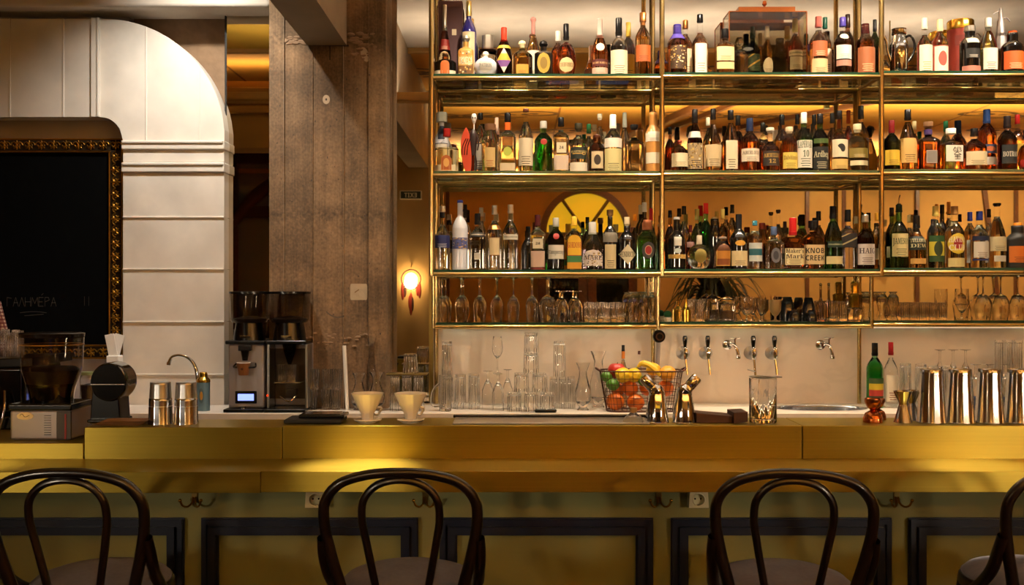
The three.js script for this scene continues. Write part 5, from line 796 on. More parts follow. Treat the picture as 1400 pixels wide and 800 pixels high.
{
  const L = [0, 1, 2].map(b => shelfTop(3, b)), d = 4.91, ord = ['first', 'second', 'third', 'fourth', 'fifth', 'sixth'];
  [605, 630, 655, 679, 702, 728].forEach((x, i) => glass('wine', x, 379, 17, L[0], d, `upside-down wine glass, ${ord[i]} from the left on the lowest shelf`, { flip: 1, group: G4 }));
  glass('wine', 750, 378, 23, L[0], d, 'larger upside-down wine glass before the dark door reflection', { flip: 1, group: G4 });
  [769, 788].forEach((x, i) => glass('goblet', x, 398, 18, L[0], d, `upside-down stemmed bowl glass, ${['left', 'right'][i]} of a pair, lowest shelf`, { flip: 1, group: G4 }));
  [810, 829, 848].forEach((x, i) => glass('tumbler', x, 414, 15, L[0], d, `small tumbler, ${['left', 'middle', 'right'][i]} of three on the lowest shelf, left bay`, { group: G4 }));
  [866, 880, 891].forEach((x, i) => glass('bell', x, 399, [16, 14, 11][i], L[0], [d, d + 0.04, d - 0.03][i], `waisted glass, ${['left', 'middle', 'right'][i]} of three beside the brass post, lowest shelf`, { flip: 1, group: G4 }));
  // middle bay oddments
  glass('tumbler', 957, 410, 13, L[1], d, 'small faceted tumbler beside the gold crystal flask', { group: G4 });
  { const t = thing('toothpick_pot', 'tiny green and white pot at the left end, lowest shelf middle bay', 'pot', [X(913, d), L[1] + 0.0005, -d]); part('pot', lathe([[0, 0], [0.016, 0], [0.02, 0.012], [0.016, 0.02], [0, 0.02]], 18), M.white2, t); part('moss', new THREE.IcosahedronGeometry(0.02, 2).scale(1, 0.9, 1).translate(0, 0.034, 0), std(0x1d5c34, 0.8), t); }
  { const t = thing('perfume_flask', 'gold crystal flask with pointed stopper on the lowest shelf', 'flask', [X(938, d), L[1] + 0.0005, -d]); const R = 0.028; part('flask', new THREE.CylinderGeometry(R * 0.95, R, 0.055, 8).translate(0, 0.0275, 0).toNonIndexed(), M.gold, t); part('shoulder', new THREE.CylinderGeometry(0.009, R * 0.95, 0.014, 8).translate(0, 0.062, 0), M.gold, t); part('neck', cyl(0.0085, 0.025, 0, 0.081, 0, 12), M.gold, t); part('stopper', new THREE.ConeGeometry(0.006, 0.04, 10).translate(0, 0.113, 0), M.gold, t); }
  const jar = (px, yt, w, name, label, lid, mat = M.clear, dd = d) => { const H = Y(yt, dd) - L[1], R = S(w, dd) / 2, t = thing(name, label, 'jar', [X(px, dd), L[1] + 0.0005, -dd]); part('vessel', glassGeo([[R * 0.9, 0], [R, 0.004], [R * 0.96, H * 0.6], [R * 0.78, H * 0.74], [R * 0.78, H * 0.8]]), mat, t); part('lid', lathe([[0, H * 0.8], [R * 0.86, H * 0.8], [R * 0.88, H * 0.86], [R * 0.5, H * 0.93], [R * 0.22, H * 0.95], [R * 0.2, H], [0, H]], 24), lid, t); return t; };
  const spice = jar(994, 405, 23, 'spice_jar', 'lidded glass jar of brown spices on the lowest shelf', M.clear); part('spices', lathe([[0, 0.008], [0.034, 0.008], [0.035, 0.05], [0, 0.054]], 18), std(0x4a3220, 0.9), spice);
  jar(974, 401, 17, 'storage_jar', 'dark smoky glass jar behind the spice jar', M.black, GL.smoke[0], 4.955);
  glass('goblet', 1021, 406, 21, L[1], d, 'footed beer glass right of the spice jar', { group: G4 }); glass('goblet', 1041, 407, 13, L[1], d + 0.03, 'narrow footed glass left of the beige cup', { group: G4 });
  { const t = thing('pick_cup', 'beige stemmed cup holding wooden picks, lowest shelf', 'cup', [X(1060, d), L[1] + 0.0005, -d]); const H = Y(410, d) - L[1], R = S(16, d) / 2; part('cup', GW.goblet(R, H), std(0xb09468, 0.5), t); for (let i = 0; i < 5; i++) { const a = i * 1.26; part('pick', rod([Math.cos(a) * 0.006, H * 0.45, Math.sin(a) * 0.006], [Math.cos(a) * 0.02 - 0.008, H * 1.16 + 0.004 * (i % 3), Math.sin(a) * 0.014], 0.0016, 6), std(0x8a5a34, 0.7), t); } }
  const bowl = (px, yt, w, base, label, dd = d) => { const H = Y(yt, dd) - base, R = S(w, dd) / 2, g = glassGeo([[R * 0.5, 0], [R * 0.62, 0.004], [R * 0.9, H * 0.4], [R, H * 0.75], [R * 0.98, H]], 0.003); g.rotateX(Math.PI).translate(0, H, 0); solo('cup', g, phys({ color: 0x16202c, roughness: 0.25, clearcoat: 0.6 }), label, 'cup', 'dark blue cups stacked upside down', [X(px, dd), base + 0.0005, -dd]); };
  const mid = Y(423, d); bowl(1086, 424, 17, L[1], 'small dark blue upturned cup before the leftmost tall one', d - 0.035); bowl(1076, 406, 21, L[1], 'tall dark blue upturned cup leftmost on the lowest shelf', d + 0.035); bowl(1105, 407, 19, L[1], 'tall dark blue upturned cup beside the pink glass', d + 0.035); bowl(1109, 424, 16, L[1], 'small dark blue upturned cup beside the pink glass', d - 0.035);
  glass('tumbler', 1124, 414, 15, L[1], d, 'small pink-tinted glass on the lowest shelf', { group: G4, mat: liquid(0.8, 0.35, 0.4, 0.05) });
  glass('rocks', 1139, 412, 15, L[1], d + 0.01, 'faceted tumbler right of the pink glass', { group: G4 }); glass('rocks', 1153, 412, 13, L[1], d + 0.01, 'faceted tumbler left of the gold-topped jar', { group: G4 });
  { const t = thing('dropper_bottle', 'thin clear glass dropper tube standing behind tumblers', 'bottle', [X(1133, 4.965), L[1] + 0.0005, -4.965]); const H = Y(387, 4.965) - L[1]; part('tube', lathe([[0, 0], [0.012, 0], [0.012, H * 0.5], [0.006, H * 0.6], [0.006, H * 0.95], [0, H * 0.96]], 14), M.clear, t); part('tip', new THREE.SphereGeometry(0.008, 12, 8).translate(0, H * 0.96, 0), M.clear, t); }
  { const t = thing('bitters_jar', 'glass jar with tall gilded top beside the right post, lowest shelf', 'jar', [X(1168, d), L[1] + 0.0005, -d]); const H = Y(385, d) - L[1], R = S(21, d) / 2; part('vessel', glassGeo([[R * 0.95, 0], [R, 0.004], [R, H * 0.3], [R * 0.7, H * 0.36]]), M.clear, t); part('gilded_top', lathe([[0, H * 0.34], [R * 0.72, H * 0.34], [R * 0.74, H * 0.64], [R * 0.8, H * 0.66], [R * 0.5, H * 0.7], [R * 0.45, H * 0.96], [R * 0.3, H], [0, H]], 20), M.gold, t); }
  glass('bell', 1184, 400, 14, L[1], d, 'upside-down waisted glass between the gilded jar and post', { flip: 1, group: G4 });
  // right bay
  [1206, 1221].forEach((x, i) => glass('bell', x, 399, 15, L[2], d, `upside-down waisted glass, ${['left', 'right'][i]} of two in the right bay`, { flip: 1, group: G4 }));
  [1237, 1249, 1262, 1276, 1289].forEach((x, i) => glass('rocks', x, 414, 12.4, L[2], d + 0.02, `cut tumbler, ${ord[i]} of five in a row, lowest shelf right bay`, { group: G4 }));
  glass('goblet', 1315, 395, 18, L[2], d, 'round balloon glass standing upright alone, right bay', { group: G4 });
  [1344, 1368, 1391].forEach((x, i) => glass('wine', x, 376, 23, L[2], d, `large upside-down wine glass, ${['left', 'middle', 'right'][i]} of three, right bay`, { flip: 1, group: G4 }));
}
// ------------------------------------------------------------------ the back counter, left to right
{
  const C = COUNTER, ord = ['left', 'middle', 'right'];
  // rows of glasses under the shelves
  const g = (kind, x, yt, w, d, label, o = {}) => glass(kind, x, yt, w, o.base ?? C, d, label, { group: GC, ...o });
  { const d = 4.68, t = thing('beer_mug', 'tall faceted glass mug with angular handle under the left shelf', 'mug', [X(609, d), C + 0.0005, -d]); const H = Y(513, d) - C, R = S(18, d) / 2; const m = GW.highball(R, H); part('vessel', m, M.clear, t); part('handle', tube([[-R * 0.9, H * 0.78, 0], [-R * 1.7, H * 0.62, 0], [-R * 2.05, H * 0.45, 0], [-R * 2.0, H * 0.16, 0], [-R * 0.9, H * 0.15, 0]], 0.006, 30, 8), M.clear, t); }
  const topOf = (y, d) => Y(y, d) + 0.001;
  g('highball', 611, 467, 15, 4.80, 'tall highball standing on a hidden glass behind the mug', { base: topOf(515, 4.80), flip: 1 });
  g('highball', 612, 515, 17, 4.80, 'highball supporting another behind the mug', { flip: 1 });
  g('highball', 629, 512, 17, 4.78, 'upturned beer glass, left of the pair beside the mug', { flip: 1 }); g('highball', 648, 511, 17, 4.78, 'upturned beer glass, right of the pair beside the mug', { flip: 1 });
  g('goblet', 667, 507, 17, 4.76, 'upturned balloon glass, left of the three under the wine glass', { flip: 1 }); g('goblet', 681, 511, 17, 4.70, 'upturned balloon glass, front of the three under the wine glass', { flip: 1 }); g('goblet', 694, 505, 15, 4.78, 'upturned balloon glass, right of the three under the wine glass', { flip: 1 });
  g('wine', 680, 460, 15, 4.70, 'small wine glass standing on an upturned balloon glass', { base: topOf(511, 4.70) });
  [703, 726, 748].forEach((x, i) => g('rocks', x, 536, 21, 4.69, `cut tumbler, ${ord[i]} of the bottom row of the glass pyramid`, { flip: 1 }));
  [713, 738].forEach((x, i) => g('rocks', x, 510, 22, 4.69, `cut tumbler, ${['left', 'right'][i]} of the second row of the glass pyramid`, { flip: 1, base: topOf(536, 4.69) }));
  g('rocks', 726, 482, 22, 4.69, 'cut tumbler third up in the glass pyramid', { flip: 1, base: topOf(510, 4.69) }); g('rocks', 726.5, 455, 21, 4.69, 'cut tumbler at the very top of the glass pyramid', { flip: 1, base: topOf(482, 4.69) });
  [757, 769, 781].forEach((x, i) => g('highball', x, 515, 12, 4.80, `slim highball, ${ord[i]} of three right of the glass pyramid`, { flip: 1 }));
  g('highball', 765, 467, 18, 4.80, 'tall highball standing on slim highballs right of the pyramid', { flip: 1, base: topOf(515, 4.80) });
  g('bell', 797, 496, 22, 4.72, 'fluted milkshake glass left of the fruit basket', {}); g('bell', 818, 480, 24, 4.83, 'tall flared vase glass behind the fruit basket edge', {});
  // glasses beside the column
  [427, 447, 459].forEach((x, i) => g('tumbler', x, 533, 16, 4.74, `stacked tumbler, bottom ${ord[i]}, beside the coffee grinders`, {})); [430, 448, 461].forEach((x, i) => g('tumbler', x, 505, 15, 4.74, `stacked tumbler, top ${ord[i]}, beside the coffee grinders`, { base: topOf(533, 4.74) }));
  g('bell', 491, 510, 22, 4.72, 'round carafe left of the pair behind the drippers', {}); g('bell', 515, 509, 22, 4.72, 'round carafe right of the pair behind the drippers', {}); g('bell', 508, 460, 15, 4.8, 'tall thin carafe rising behind the ceramic drippers', {});
  [540, 556, 572].forEach((x, i) => g('tumbler', x, 513, 16, 4.70, `upturned tumbler, ${ord[i]} of three carrying a tray behind the right dripper`, { flip: 1 }));
  { const d = 4.70, t = thing('glass_tray', 'thin dark tray lying on upturned tumblers near the column', 'tray', [X(557, d), Y(513, d) + 0.0012, -d]); part('plate', rbox(S(54, d), 0.005, 0.1, 0, 0.0025, 0, 0.002), std(0x5a4a34, 0.4, 0.4), t); part('rim', rbox(S(56, d), 0.004, 0.104, 0, 0.007, 0, 0.0018), M.brassDark, t); }
  g('tumbler', 561, 484, 22, 4.70, 'tumbler standing upside down on the thin dark tray', { flip: 1, base: Y(513, 4.7) + 0.0105 });
  solo('paper_tube', cyl(0.009, S(88, 4.72), 0, S(44, 4.72), 0, 16).rotateZ(0.05), M.white2, 'leaning white paper roll beside the concrete column', 'roll', null, [X(475, 4.72), C + 0.001, -4.72]);
  { const d = 4.61, t = thing('peeler', 'black-handled peeler lying on the back counter edge', 'peeler', [X(746, d), C + 0.0095, -d]); part('handle', new THREE.CapsuleGeometry(0.009, 0.085, 6, 14).rotateZ(Math.PI / 2), M.black, t); part('blade', rbox(0.06, 0.002, 0.014, -0.085, -0.004, 0, 0.0008), M.steel, t); }
  // bottles behind the fruit and beside the sink
  bottle(0, 0, 852, 472, 11, 0, 'std', 'dark', [K, 0.1, 'screw'], [], 'syrup_bottle', '', { base: C, dz: 0.08, label: 'syrup bottle with black cap and orange collar behind the fruit basket', group: 'bottles on the back counter', band: [0.78, 0.9, '#c8742a'] });
  bottle(0, 0, 874, 480, 9, 0, 'std', 'clear', ['#4a2018', 0.06, 'screw'], [], 'syrup_bottle', '', { base: C, dz: 0.08, label: 'small clear bottle with dark red cap behind the fruit basket', group: 'bottles on the back counter' });
  bottle(0, 0, 1196, 469, 22, 0, 'tall', 'green', [K, 0.2, 'screw'], [[0.1, 0.46, 0.9, '#2a4a1c/#c8b020/#b03020/#223a1c|#333||']], 'liqueur_bottle', '', { base: C, dz: 0.06, label: 'green bottle with black neck standing right of the sink', group: 'bottles on the back counter' });
  bottle(0, 0, 1218, 468, 18, 0, 'std', 'clear', ['#9a2028', 0.2, 'screw'], [[0.1, 0.5, 0.9, '#e8e0cc|#8a3a2a||s']], 'liqueur_bottle', '', { base: C, dz: 0.06, label: 'clear bottle with red neck beside the green counter bottle', group: 'bottles on the back counter' });
  [1238, 1259, 1277, 1295].forEach((x, i) => g('highball', x, [497, 498, 501, 501][i], 16, 4.76, `upturned glass, ${['first', 'second', 'third', 'fourth'][i]} behind the steel tins`, { flip: 1 }));
  [1285, 1303, 1320].forEach((x, i) => g('goblet', x, 478, 17, 4.86, `upturned stemmed glass, ${ord[i]} of three above the tins`, { flip: 1 }));
  [1334, 1352, 1374].forEach((x, i) => g('goblet', x, 498, 17, 4.78, `upturned short goblet, ${ord[i]} of three near the right edge`, { flip: 1 }));
  [1366, 1379, 1392].forEach((x, i) => g('highball', x, 465, 12.5, 4.92, `tall upturned highball, ${ord[i]} of three at the right edge`, { flip: 1 }));
  { const d = 4.68; const t = thing('folded_cloth', 'folded dark blue cloth between the last steel tins', 'cloth', [X(1352, d), C + 0.001, -d]); for (let i = 0; i < 3; i++) part('fold', rbox(0.15, 0.022, 0.07, 0.002 * i, 0.012 + 0.022 * i, 0, 0.009), std(0x25304a, 0.9), t); }
  // blue flask with gold cap and gooseneck tap
  { const d = 4.7, t = thing('shaker_flask', 'blue shaker flask with gold top beside the tap', 'shaker', [X(278, d), C + 0.0005, -d]), H = Y(509, d) - C, R = S(18, d) / 2; part('body', lathe([[0, 0], [R, 0], [R, H * 0.72], [R * 0.98, H * 0.75], [0, H * 0.75]], 28), std(0x5c7884, 0.5), t); part('gold_top', lathe([[0, H * 0.74], [R * 1.02, H * 0.74], [R * 1.02, H * 0.8], [R * 0.62, H * 0.88], [R * 0.6, H * 0.98], [R * 0.5, H], [0, H]], 28), M.gold, t); part('print', labelGeo({ r: () => 1, n: 2, dep: 1, sh: 1, se: 1.1 }, R, H, 1, 0.2, 0.6, 0.4, 'o', cell('#5c7884|#d8a040||o')), labelMat, t); }
  { const d = 4.82, t = thing('gooseneck_tap', 'chrome gooseneck tap in front of the white arch', 'tap', [0, 0, 0]), z = -d; part('neck', tube([[X(270, d), C, z], [X(270, d), Y(520, d), z], [X(266, d), Y(500, d), z], [X(256, d), Y(489, d), z], [X(244, d), Y(486, d), z], [X(235, d), Y(489, d), z], [X(231, d), Y(496, d), z]], 0.009, 50, 10), M.chrome, t); part('spout_tip', rod([X(231, d), Y(495, d), z], [X(230.4, d), Y(499, d), z], 0.011, 12), M.chrome, t); part('base', cyl(0.02, 0.03, X(270, d), C + 0.0155, z), M.chrome, t); }
  // bean jar, napkins
  { const d = 4.72, t = thing('bean_jar', 'glass jar of coffee beans with green lid behind the capsule machine', 'jar', [X(122, d), C + 0.0005, -d]), H = Y(505, d) - C, R = S(24, d) / 2; part('vessel', glassGeo([[R * 0.95, 0], [R, 0.004], [R, H * 0.78], [R * 0.86, H * 0.88]]), M.clear, t); part('beans', lathe([[0, 0.008], [R * 0.92, 0.008], [R * 0.93, H * 0.62], [0, H * 0.66]], 24), std(0x3a2214, 0.8), t); part('lid', cyl(R * 0.92, 0.014, 0, H * 0.9, 0, 28), std(0x8a9060, 0.5, 0.3), t); }
  { const d = 4.86, t = thing('napkin_holder', 'white paper napkins fanned behind the black capsule machine', 'napkins', [X(157, d), C + 0.0005, -d]); part('stand', rspan(-0.03, 0.03, 0, S(70, d), -0.03, 0.03, 0.004), M.white2, t); for (let i = 0; i < 3; i++) { const n = rbox(0.045, 0.12, 0.002, 0, 0.06, 0, 0.0008); n.rotateZ(-0.25 + i * 0.22); part('napkin', n.translate(0.004 * i - 0.008, S(66, d), -0.012 + 0.012 * i), M.white2, t); } }
  // two coffee grinders
  const grinder = (px, w, variant, label) => {
    const d = 4.72, t = thing('coffee_grinder', label, 'coffee grinder', [X(px, d), C + 0.0005, -d], 'coffee grinders beside the column'), W = S(w, d), yy = (p) => Y(p, d) - C, sil = M.steelBrushed;
    part('foot_tray', rspan(-W * 0.5, W * 0.49, 0, 0.016, -0.09, 0.11, 0.005), M.black, t);
    const bodyH = yy(470);
    if (variant) { // glazed body with working parts behind
      part('back_plate', rspan(-W * 0.42, W * 0.5, 0.016, bodyH, -0.08, -0.05, 0.006), M.greyMetal, t); for (const s of [-0.45, 0.47]) part('side_post', rspan(W * s - 0.006, W * s + 0.006, 0.016, bodyH, -0.05, 0.06, 0.003), sil, t); part('glass_front', span(-W * 0.42, W * 0.44, 0.06, bodyH - 0.02, 0.05, 0.053), M.plastic, t); part('chute', lathe([[0.008, bodyH - 0.1], [0.03, bodyH - 0.03], [0.034, bodyH], [0, bodyH], [0, bodyH - 0.1]], 18), M.black, t); part('portafilter_fork', tube([[-0.03, 0.07, 0.06], [0.02, 0.05, 0.09], [0.045, 0.075, 0.08]], 0.004, 16, 8), M.chrome, t); part('dose_box', rspan(-0.02, 0.03, 0.06, 0.1, -0.05, 0.0, 0.005), M.greyMetal, t); part('lamp', new THREE.SphereGeometry(0.005, 10, 8).translate(-W * 0.46, 0.075, 0.066), std(0xff4a10, 0.4, 0, { emissive: 0xff3a08, emissiveIntensity: 1.2 }), t);
    } else {
      part('body', rspan(-W * 0.45, W * 0.45, 0.016, bodyH, -0.08, 0.06, 0.01), M.greyMetal, t); part('chute', [rspan(-0.03, 0.03, bodyH - 0.03, bodyH - 0.004, 0.055, 0.09, 0.004), lathe([[0, bodyH - 0.075], [0.012, bodyH - 0.075], [0.02, bodyH - 0.03], [0, bodyH - 0.03]], 16).translate(0, 0, 0.078)], M.black, t);
      const scr = part('screen_frame', rspan(-W * 0.27, W * 0.27, yy(550), yy(533), 0.058, 0.064, 0.003), M.black, t); part('screen', rspan(-W * 0.2, W * 0.2, yy(546), yy(537), 0.063, 0.0655, 0.001), std(0x3a48c8, 0.3, 0, { emissive: new THREE.Color().setRGB(0.22, 0.3, 1), emissiveIntensity: 2.2 }), scr); part('dial', cyl(0.014, 0.018, -0.012, yy(556), 0.07, 20).rotateX(0), M.steel, t);
      const hold = part('cup_holder', [tube([[-0.045, yy(496), 0.06], [-0.05, yy(500), 0.09], [0, yy(500), 0.112], [0.05, yy(500), 0.09], [0.045, yy(496), 0.06]], 0.004, 24, 7)], M.black, t);
    }
    part('collar', rspan(-W * 0.5, W * 0.49, bodyH, bodyH + 0.018, -0.085, 0.08, 0.006), M.black, t);
    part('grind_head', lathe([[0, bodyH + 0.018], [W * 0.4, bodyH + 0.018], [W * 0.38, bodyH + 0.05], [W * 0.34, yy(440)], [0, yy(440)]], 30), M.black, t); part('badge', rbox(0.05, 0.012, 0.006, 0, bodyH + 0.035, W * 0.38, 0.002), M.chrome, t);
    part('bean_fill', lathe([[0, yy(441)], [W * 0.38, yy(441)], [W * 0.43, yy(436)], [W * 0.2, yy(433)], [0, yy(432)]], 28), M.beans, t);
    part('hopper', lathe([[W * 0.42, yy(441)], [W * 0.475, yy(436)], [W * 0.485, yy(420)], [W * 0.495, yy(402)]], 36), M.plastic, t); part('hopper_lid', lathe([[0, yy(402)], [W * 0.51, yy(402)], [W * 0.51, yy(399)], [W * 0.3, yy(398)], [0, yy(398)]], 32), M.black, t);
  };
  grinder(341, 54, 0, 'grey coffee grinder with lit blue display by the arch'); grinder(396, 56, 1, 'open-fronted coffee grinder nearest the concrete column');
  { const d = 4.62; const t = thing('paper_cup', 'small brown espresso cup in the grinder holder', 'cup', [X(333, d), Y(513, d), -d]); part('cup', glassGeo([[0.022, 0], [0.0235, 0.003], [0.031, S(17, d)]], 0.0015, 24, 0.003), std(0x8a5a30, 0.7), t); part('rim', new THREE.TorusGeometry(0.0308, 0.0014, 6, 28).rotateX(Math.PI / 2).translate(0, S(17, d), 0), M.white2, t); part('emblem', new THREE.CircleGeometry(0.006, 16).translate(0, 0.03, 0.0278), std(0x4a2412, 0.7), t); }
  { const d = 4.63; [[386, 1], [399, 2]].forEach(([x, n]) => { glass('tumbler', x, 499, 13, Y(522, d), d, `small cortado glass, ${n === 1 ? 'left' : 'right'} of two on the open grinder shelf`, { group: 'cortado glasses on the grinder' }); }); const t = thing('wire_rack', 'thin chrome wire ledge carrying two small glasses', 'rack', [0, 0, 0]); part('ledge', rspan(X(376, d), X(412, d), Y(522, d) - 0.005, Y(522, d), -4.66, -4.6, 0.002), M.chrome, t); part('bracket', rod([X(411, d), Y(522, d) - 0.003, -4.63], [X(411, d), Y(522, d) - 0.003, -4.76], 0.003, 8), M.chrome, t); }
}
// ------------------------------------------------------------------ taps on the stone wall
{
  const d = 5.0, z = MIRROR;
  [[935, 'leftmost'], [966, 'second'], [1028, 'third'], [1057, 'rightmost']].forEach(([px, w], i) => {
    const t = thing('beer_tap', `chrome beer tap with black handle, ${w} of the four on the wall`, 'tap', [X(px, d), Y(483, d), z], 'beer taps on the stone wall');
    part('wall_flange', lathe([[0, 0], [0.034, 0], [0.034, 0.004], [0.012, 0.01], [0.012, 0.03], [0, 0.03]], 32).rotateX(Math.PI / 2), M.steelBrushed, t);
    part('valve', lathe([[0, -0.03], [0.01, -0.03], [0.014, -0.012], [0.014, 0.012], [0.008, 0.03], [0, 0.03]], 20).translate(0.006, 0, 0.045), M.chrome, t);
    part('spout', rod([0.006, -0.02, 0.045], [0.012, -S(i === 2 ? 36 : 29, d), 0.06], 0.0065, 12), M.chrome, t);
    part('handle', lathe([[0, 0.028], [0.007, 0.028], [0.012, 0.06], [0.013, 0.078], [0.009, 0.088], [0, 0.09]], 18).translate(0.003, 0, 0.045), M.blackGloss, t);
  });
  [[996, 'between the beer taps'], [1124, 'right of the beer taps']].forEach(([px, w]) => {
    const t = thing('water_tap', `small chrome bib tap ${w}`, 'tap', [X(px, d), Y(472, d), z], 'bib taps on the stone wall');
    part('wall_flange', lathe([[0, 0], [0.026, 0], [0.024, 0.006], [0.01, 0.012], [0.01, 0.05], [0, 0.05]], 28).rotateX(Math.PI / 2), M.chrome, t);
    part('body', tube([[0, 0, 0.04], [0.018, 0.004, 0.05], [0.03, -0.008, 0.06], [0.038, -0.034, 0.064], [0.041, -0.058, 0.064]], 0.009, 24, 10), M.chrome, t); part('outlet', lathe([[0, 0], [0.011, 0], [0.012, 0.012], [0.009, 0.018], [0, 0.018]], 16).translate(0.041, -0.066, 0.064), M.chrome, t);
    part('stem', rod([0.026, 0.0, 0.056], [0.026, 0.034, 0.056], 0.005, 10), M.chrome, t); part('crosshead', [rod([0.002, 0.036, 0.056], [0.05, 0.036, 0.056], 0.004, 10), rod([0.026, 0.036, 0.036], [0.026, 0.036, 0.076], 0.004, 10)], M.chrome, t);
  });
  { const dd = 4.9, t = thing('hose_tap', 'round black and chrome tap head hanging on the brass post', 'tap', [X(901, dd), Y(460, dd), -4.93]); part('body', lathe([[0, 0], [0.028, 0], [0.032, 0.02], [0.03, 0.04], [0, 0.04]], 28).rotateX(Math.PI / 2), M.black, t); part('nozzle', lathe([[0.013, 0.04], [0.02, 0.042], [0.02, 0.056], [0.013, 0.056], [0.013, 0.04]], 24).rotateX(Math.PI / 2), M.chrome, t); part('arm', rod([0, 0.02, 0.01], [0, 0.09, 0.0], 0.008, 10), M.brassTube, t); part('pipe', rod([0, -0.02, 0.01], [0.0, -0.16, -0.03], 0.011, 12), M.greyMetal, t); }
}
// ------------------------------------------------------------------ fruit basket
{
  const d = 4.70, C = COUNTER, cx = X(876, d), z = -d, H = S(54, d), rx0 = S(47, d), rx1 = S(56, d), rz0 = 0.075, rz1 = 0.085;
  const t = thing('wire_basket', 'dark wire basket full of citrus fruit on the counter', 'basket', [cx, C + 0.0005, z]), wm = std(0x4a2c20, 0.45, 0.7);
  const loop = (f, r) => { const p = []; for (let i = 0; i < 44; i++) { const a = i / 44 * Math.PI * 2, c = Math.cos(a), s = Math.sin(a), q = 0.55; p.push([Math.sign(c) * Math.abs(c) ** q * (rx0 + (rx1 - rx0) * f), 0.003 + f * H, Math.sign(s) * Math.abs(s) ** q * (rz0 + (rz1 - rz0) * f)]); } return tube(p, r, 88, 5, true); };
  part('rim', loop(1, 0.0035), wm, t); part('foot', loop(0, 0.0035), wm, t);
  for (const f of [0.18, 0.34, 0.5, 0.66, 0.82]) part('horizontal_wire', loop(f, 0.0014), wm, t);
  for (let i = 0; i < 40; i++) { const a = (i + 0.5) / 40 * Math.PI * 2, c = Math.cos(a), s = Math.sin(a), q = 0.55, u = Math.sign(c) * Math.abs(c) ** q, v = Math.sign(s) * Math.abs(s) ** q; part('upright_wire', rod([u * rx0, 0.003, v * rz0], [u * rx1, H, v * rz1], 0.0012, 5), wm, t); }
  part('floor_mesh', [-3, -2, -1, 0, 1, 2, 3].map(k => rod([k * rx0 * 0.26, 0.004, -rz0 * 0.92], [k * rx0 * 0.26, 0.004, rz0 * 0.92], 0.0014, 5)), wm, t);
  for (const s of [-1, 1]) part('handle', tube([[s * rx1 * 0.98, H, 0.03], [s * rx1 * 1.08, H + 0.012, 0.02], [s * rx1 * 1.08, H + 0.012, -0.02], [s * rx1 * 0.98, H, -0.03]], 0.005, 18, 8), wm, t);
  const peel = (hex) => phys({ color: hex, roughness: 0.42, clearcoat: 0.25, bumpMap: speckle, bumpScale: 0.0008 });
  const mats = { orange: peel(0xd66a12), lemon: peel(0xe2b41c), lime: peel(0x4c8022), apple: peel(0xb02416), grapefruit: peel(0xe09a2a), banana: peel(0xe0b42c) };
  const fruit = (kind, px, py, r, dz, label) => { // heights are where the photograph shows them; depth by layer
    const dd = d - dz, f = thing(kind, label, 'fruit', [X(px, dd), Y(py, dd), -dd], 'fruit in the wire basket'), R = S(r, dd);
    const prof = kind === 'lemon' || kind === 'lime' ? [[0, -1.18], [0.14, -1.1], [0.55, -0.85], [0.92, -0.4], [1, 0], [0.92, 0.4], [0.55, 0.85], [0.16, 1.1], [0, 1.18]] : kind === 'apple' ? [[0, -0.78], [0.3, -0.9], [0.75, -0.7], [1.02, -0.1], [1, 0.35], [0.7, 0.78], [0.3, 0.84], [0, 0.7]] : [[0, -0.95], [0.4, -0.88], [0.8, -0.58], [0.99, -0.1], [0.98, 0.25], [0.78, 0.62], [0.4, 0.89], [0.08, 0.95], [0, 0.92]];
    const curve = new THREE.SplineCurve(prof.map(p => new THREE.Vector2(...p))).getPoints(22).map(p => [p.x * R, p.y * R]); const g = lathe(curve, 26); if (kind === 'lemon' || kind === 'lime') g.rotateZ(1.1 + px % 3 * 0.4); else g.rotateZ((px % 7 - 3) * 0.15); part('skin', g, mats[kind], f);
    part('stem_end', kind === 'apple' ? rod([0, R * 0.7, 0], [R * 0.15, R * 1.0, 0], 0.0022, 6) : new THREE.SphereGeometry(R * 0.1, 8, 6).scale(1, 0.5, 1).translate(0, R * 0.93, 0), std(0x4a3a1c, 0.8), f); return f;
  };
  fruit('orange', 841, 549, 12.5, 0.026, 'orange at the bottom left of the basket'); fruit('orange', 869, 550, 12, 0.026, 'orange at the bottom middle of the basket'); fruit('orange', 897, 549, 12, 0.026, 'orange at the bottom right of the basket');
  fruit('orange', 861, 531, 11.5, 0.0, 'orange in the middle layer under the lemons'); fruit('orange', 886, 530, 12, 0.0, 'orange in the middle layer behind the shakers'); fruit('orange', 910, 531, 11.5, -0.01, 'orange at the right of the middle layer'); fruit('orange', 845, 533, 9.5, -0.03, 'orange half hidden at the left rear of the basket');
  fruit('lime', 838, 526, 8.5, 0.03, 'green lime lying left in the basket above an orange'); fruit('lime', 829, 515, 7.5, -0.01, 'green lime at the upper left corner of the basket'); fruit('lime', 880, 521, 7.5, 0.04, 'green lime right of the lemons');
  fruit('lemon', 852, 513, 10.5, 0.03, 'yellow lemon left of the pair at the basket front'); fruit('lemon', 867, 513, 10, 0.03, 'yellow lemon right of the pair at the basket front'); fruit('lemon', 893, 505, 9, -0.02, 'yellow lemon behind the banana');
  fruit('apple', 843, 507, 11.5, -0.032, 'red apple on top at the left of the basket'); fruit('grapefruit', 913, 511, 11.5, 0.015, 'yellow red grapefruit on top at the right of the basket');
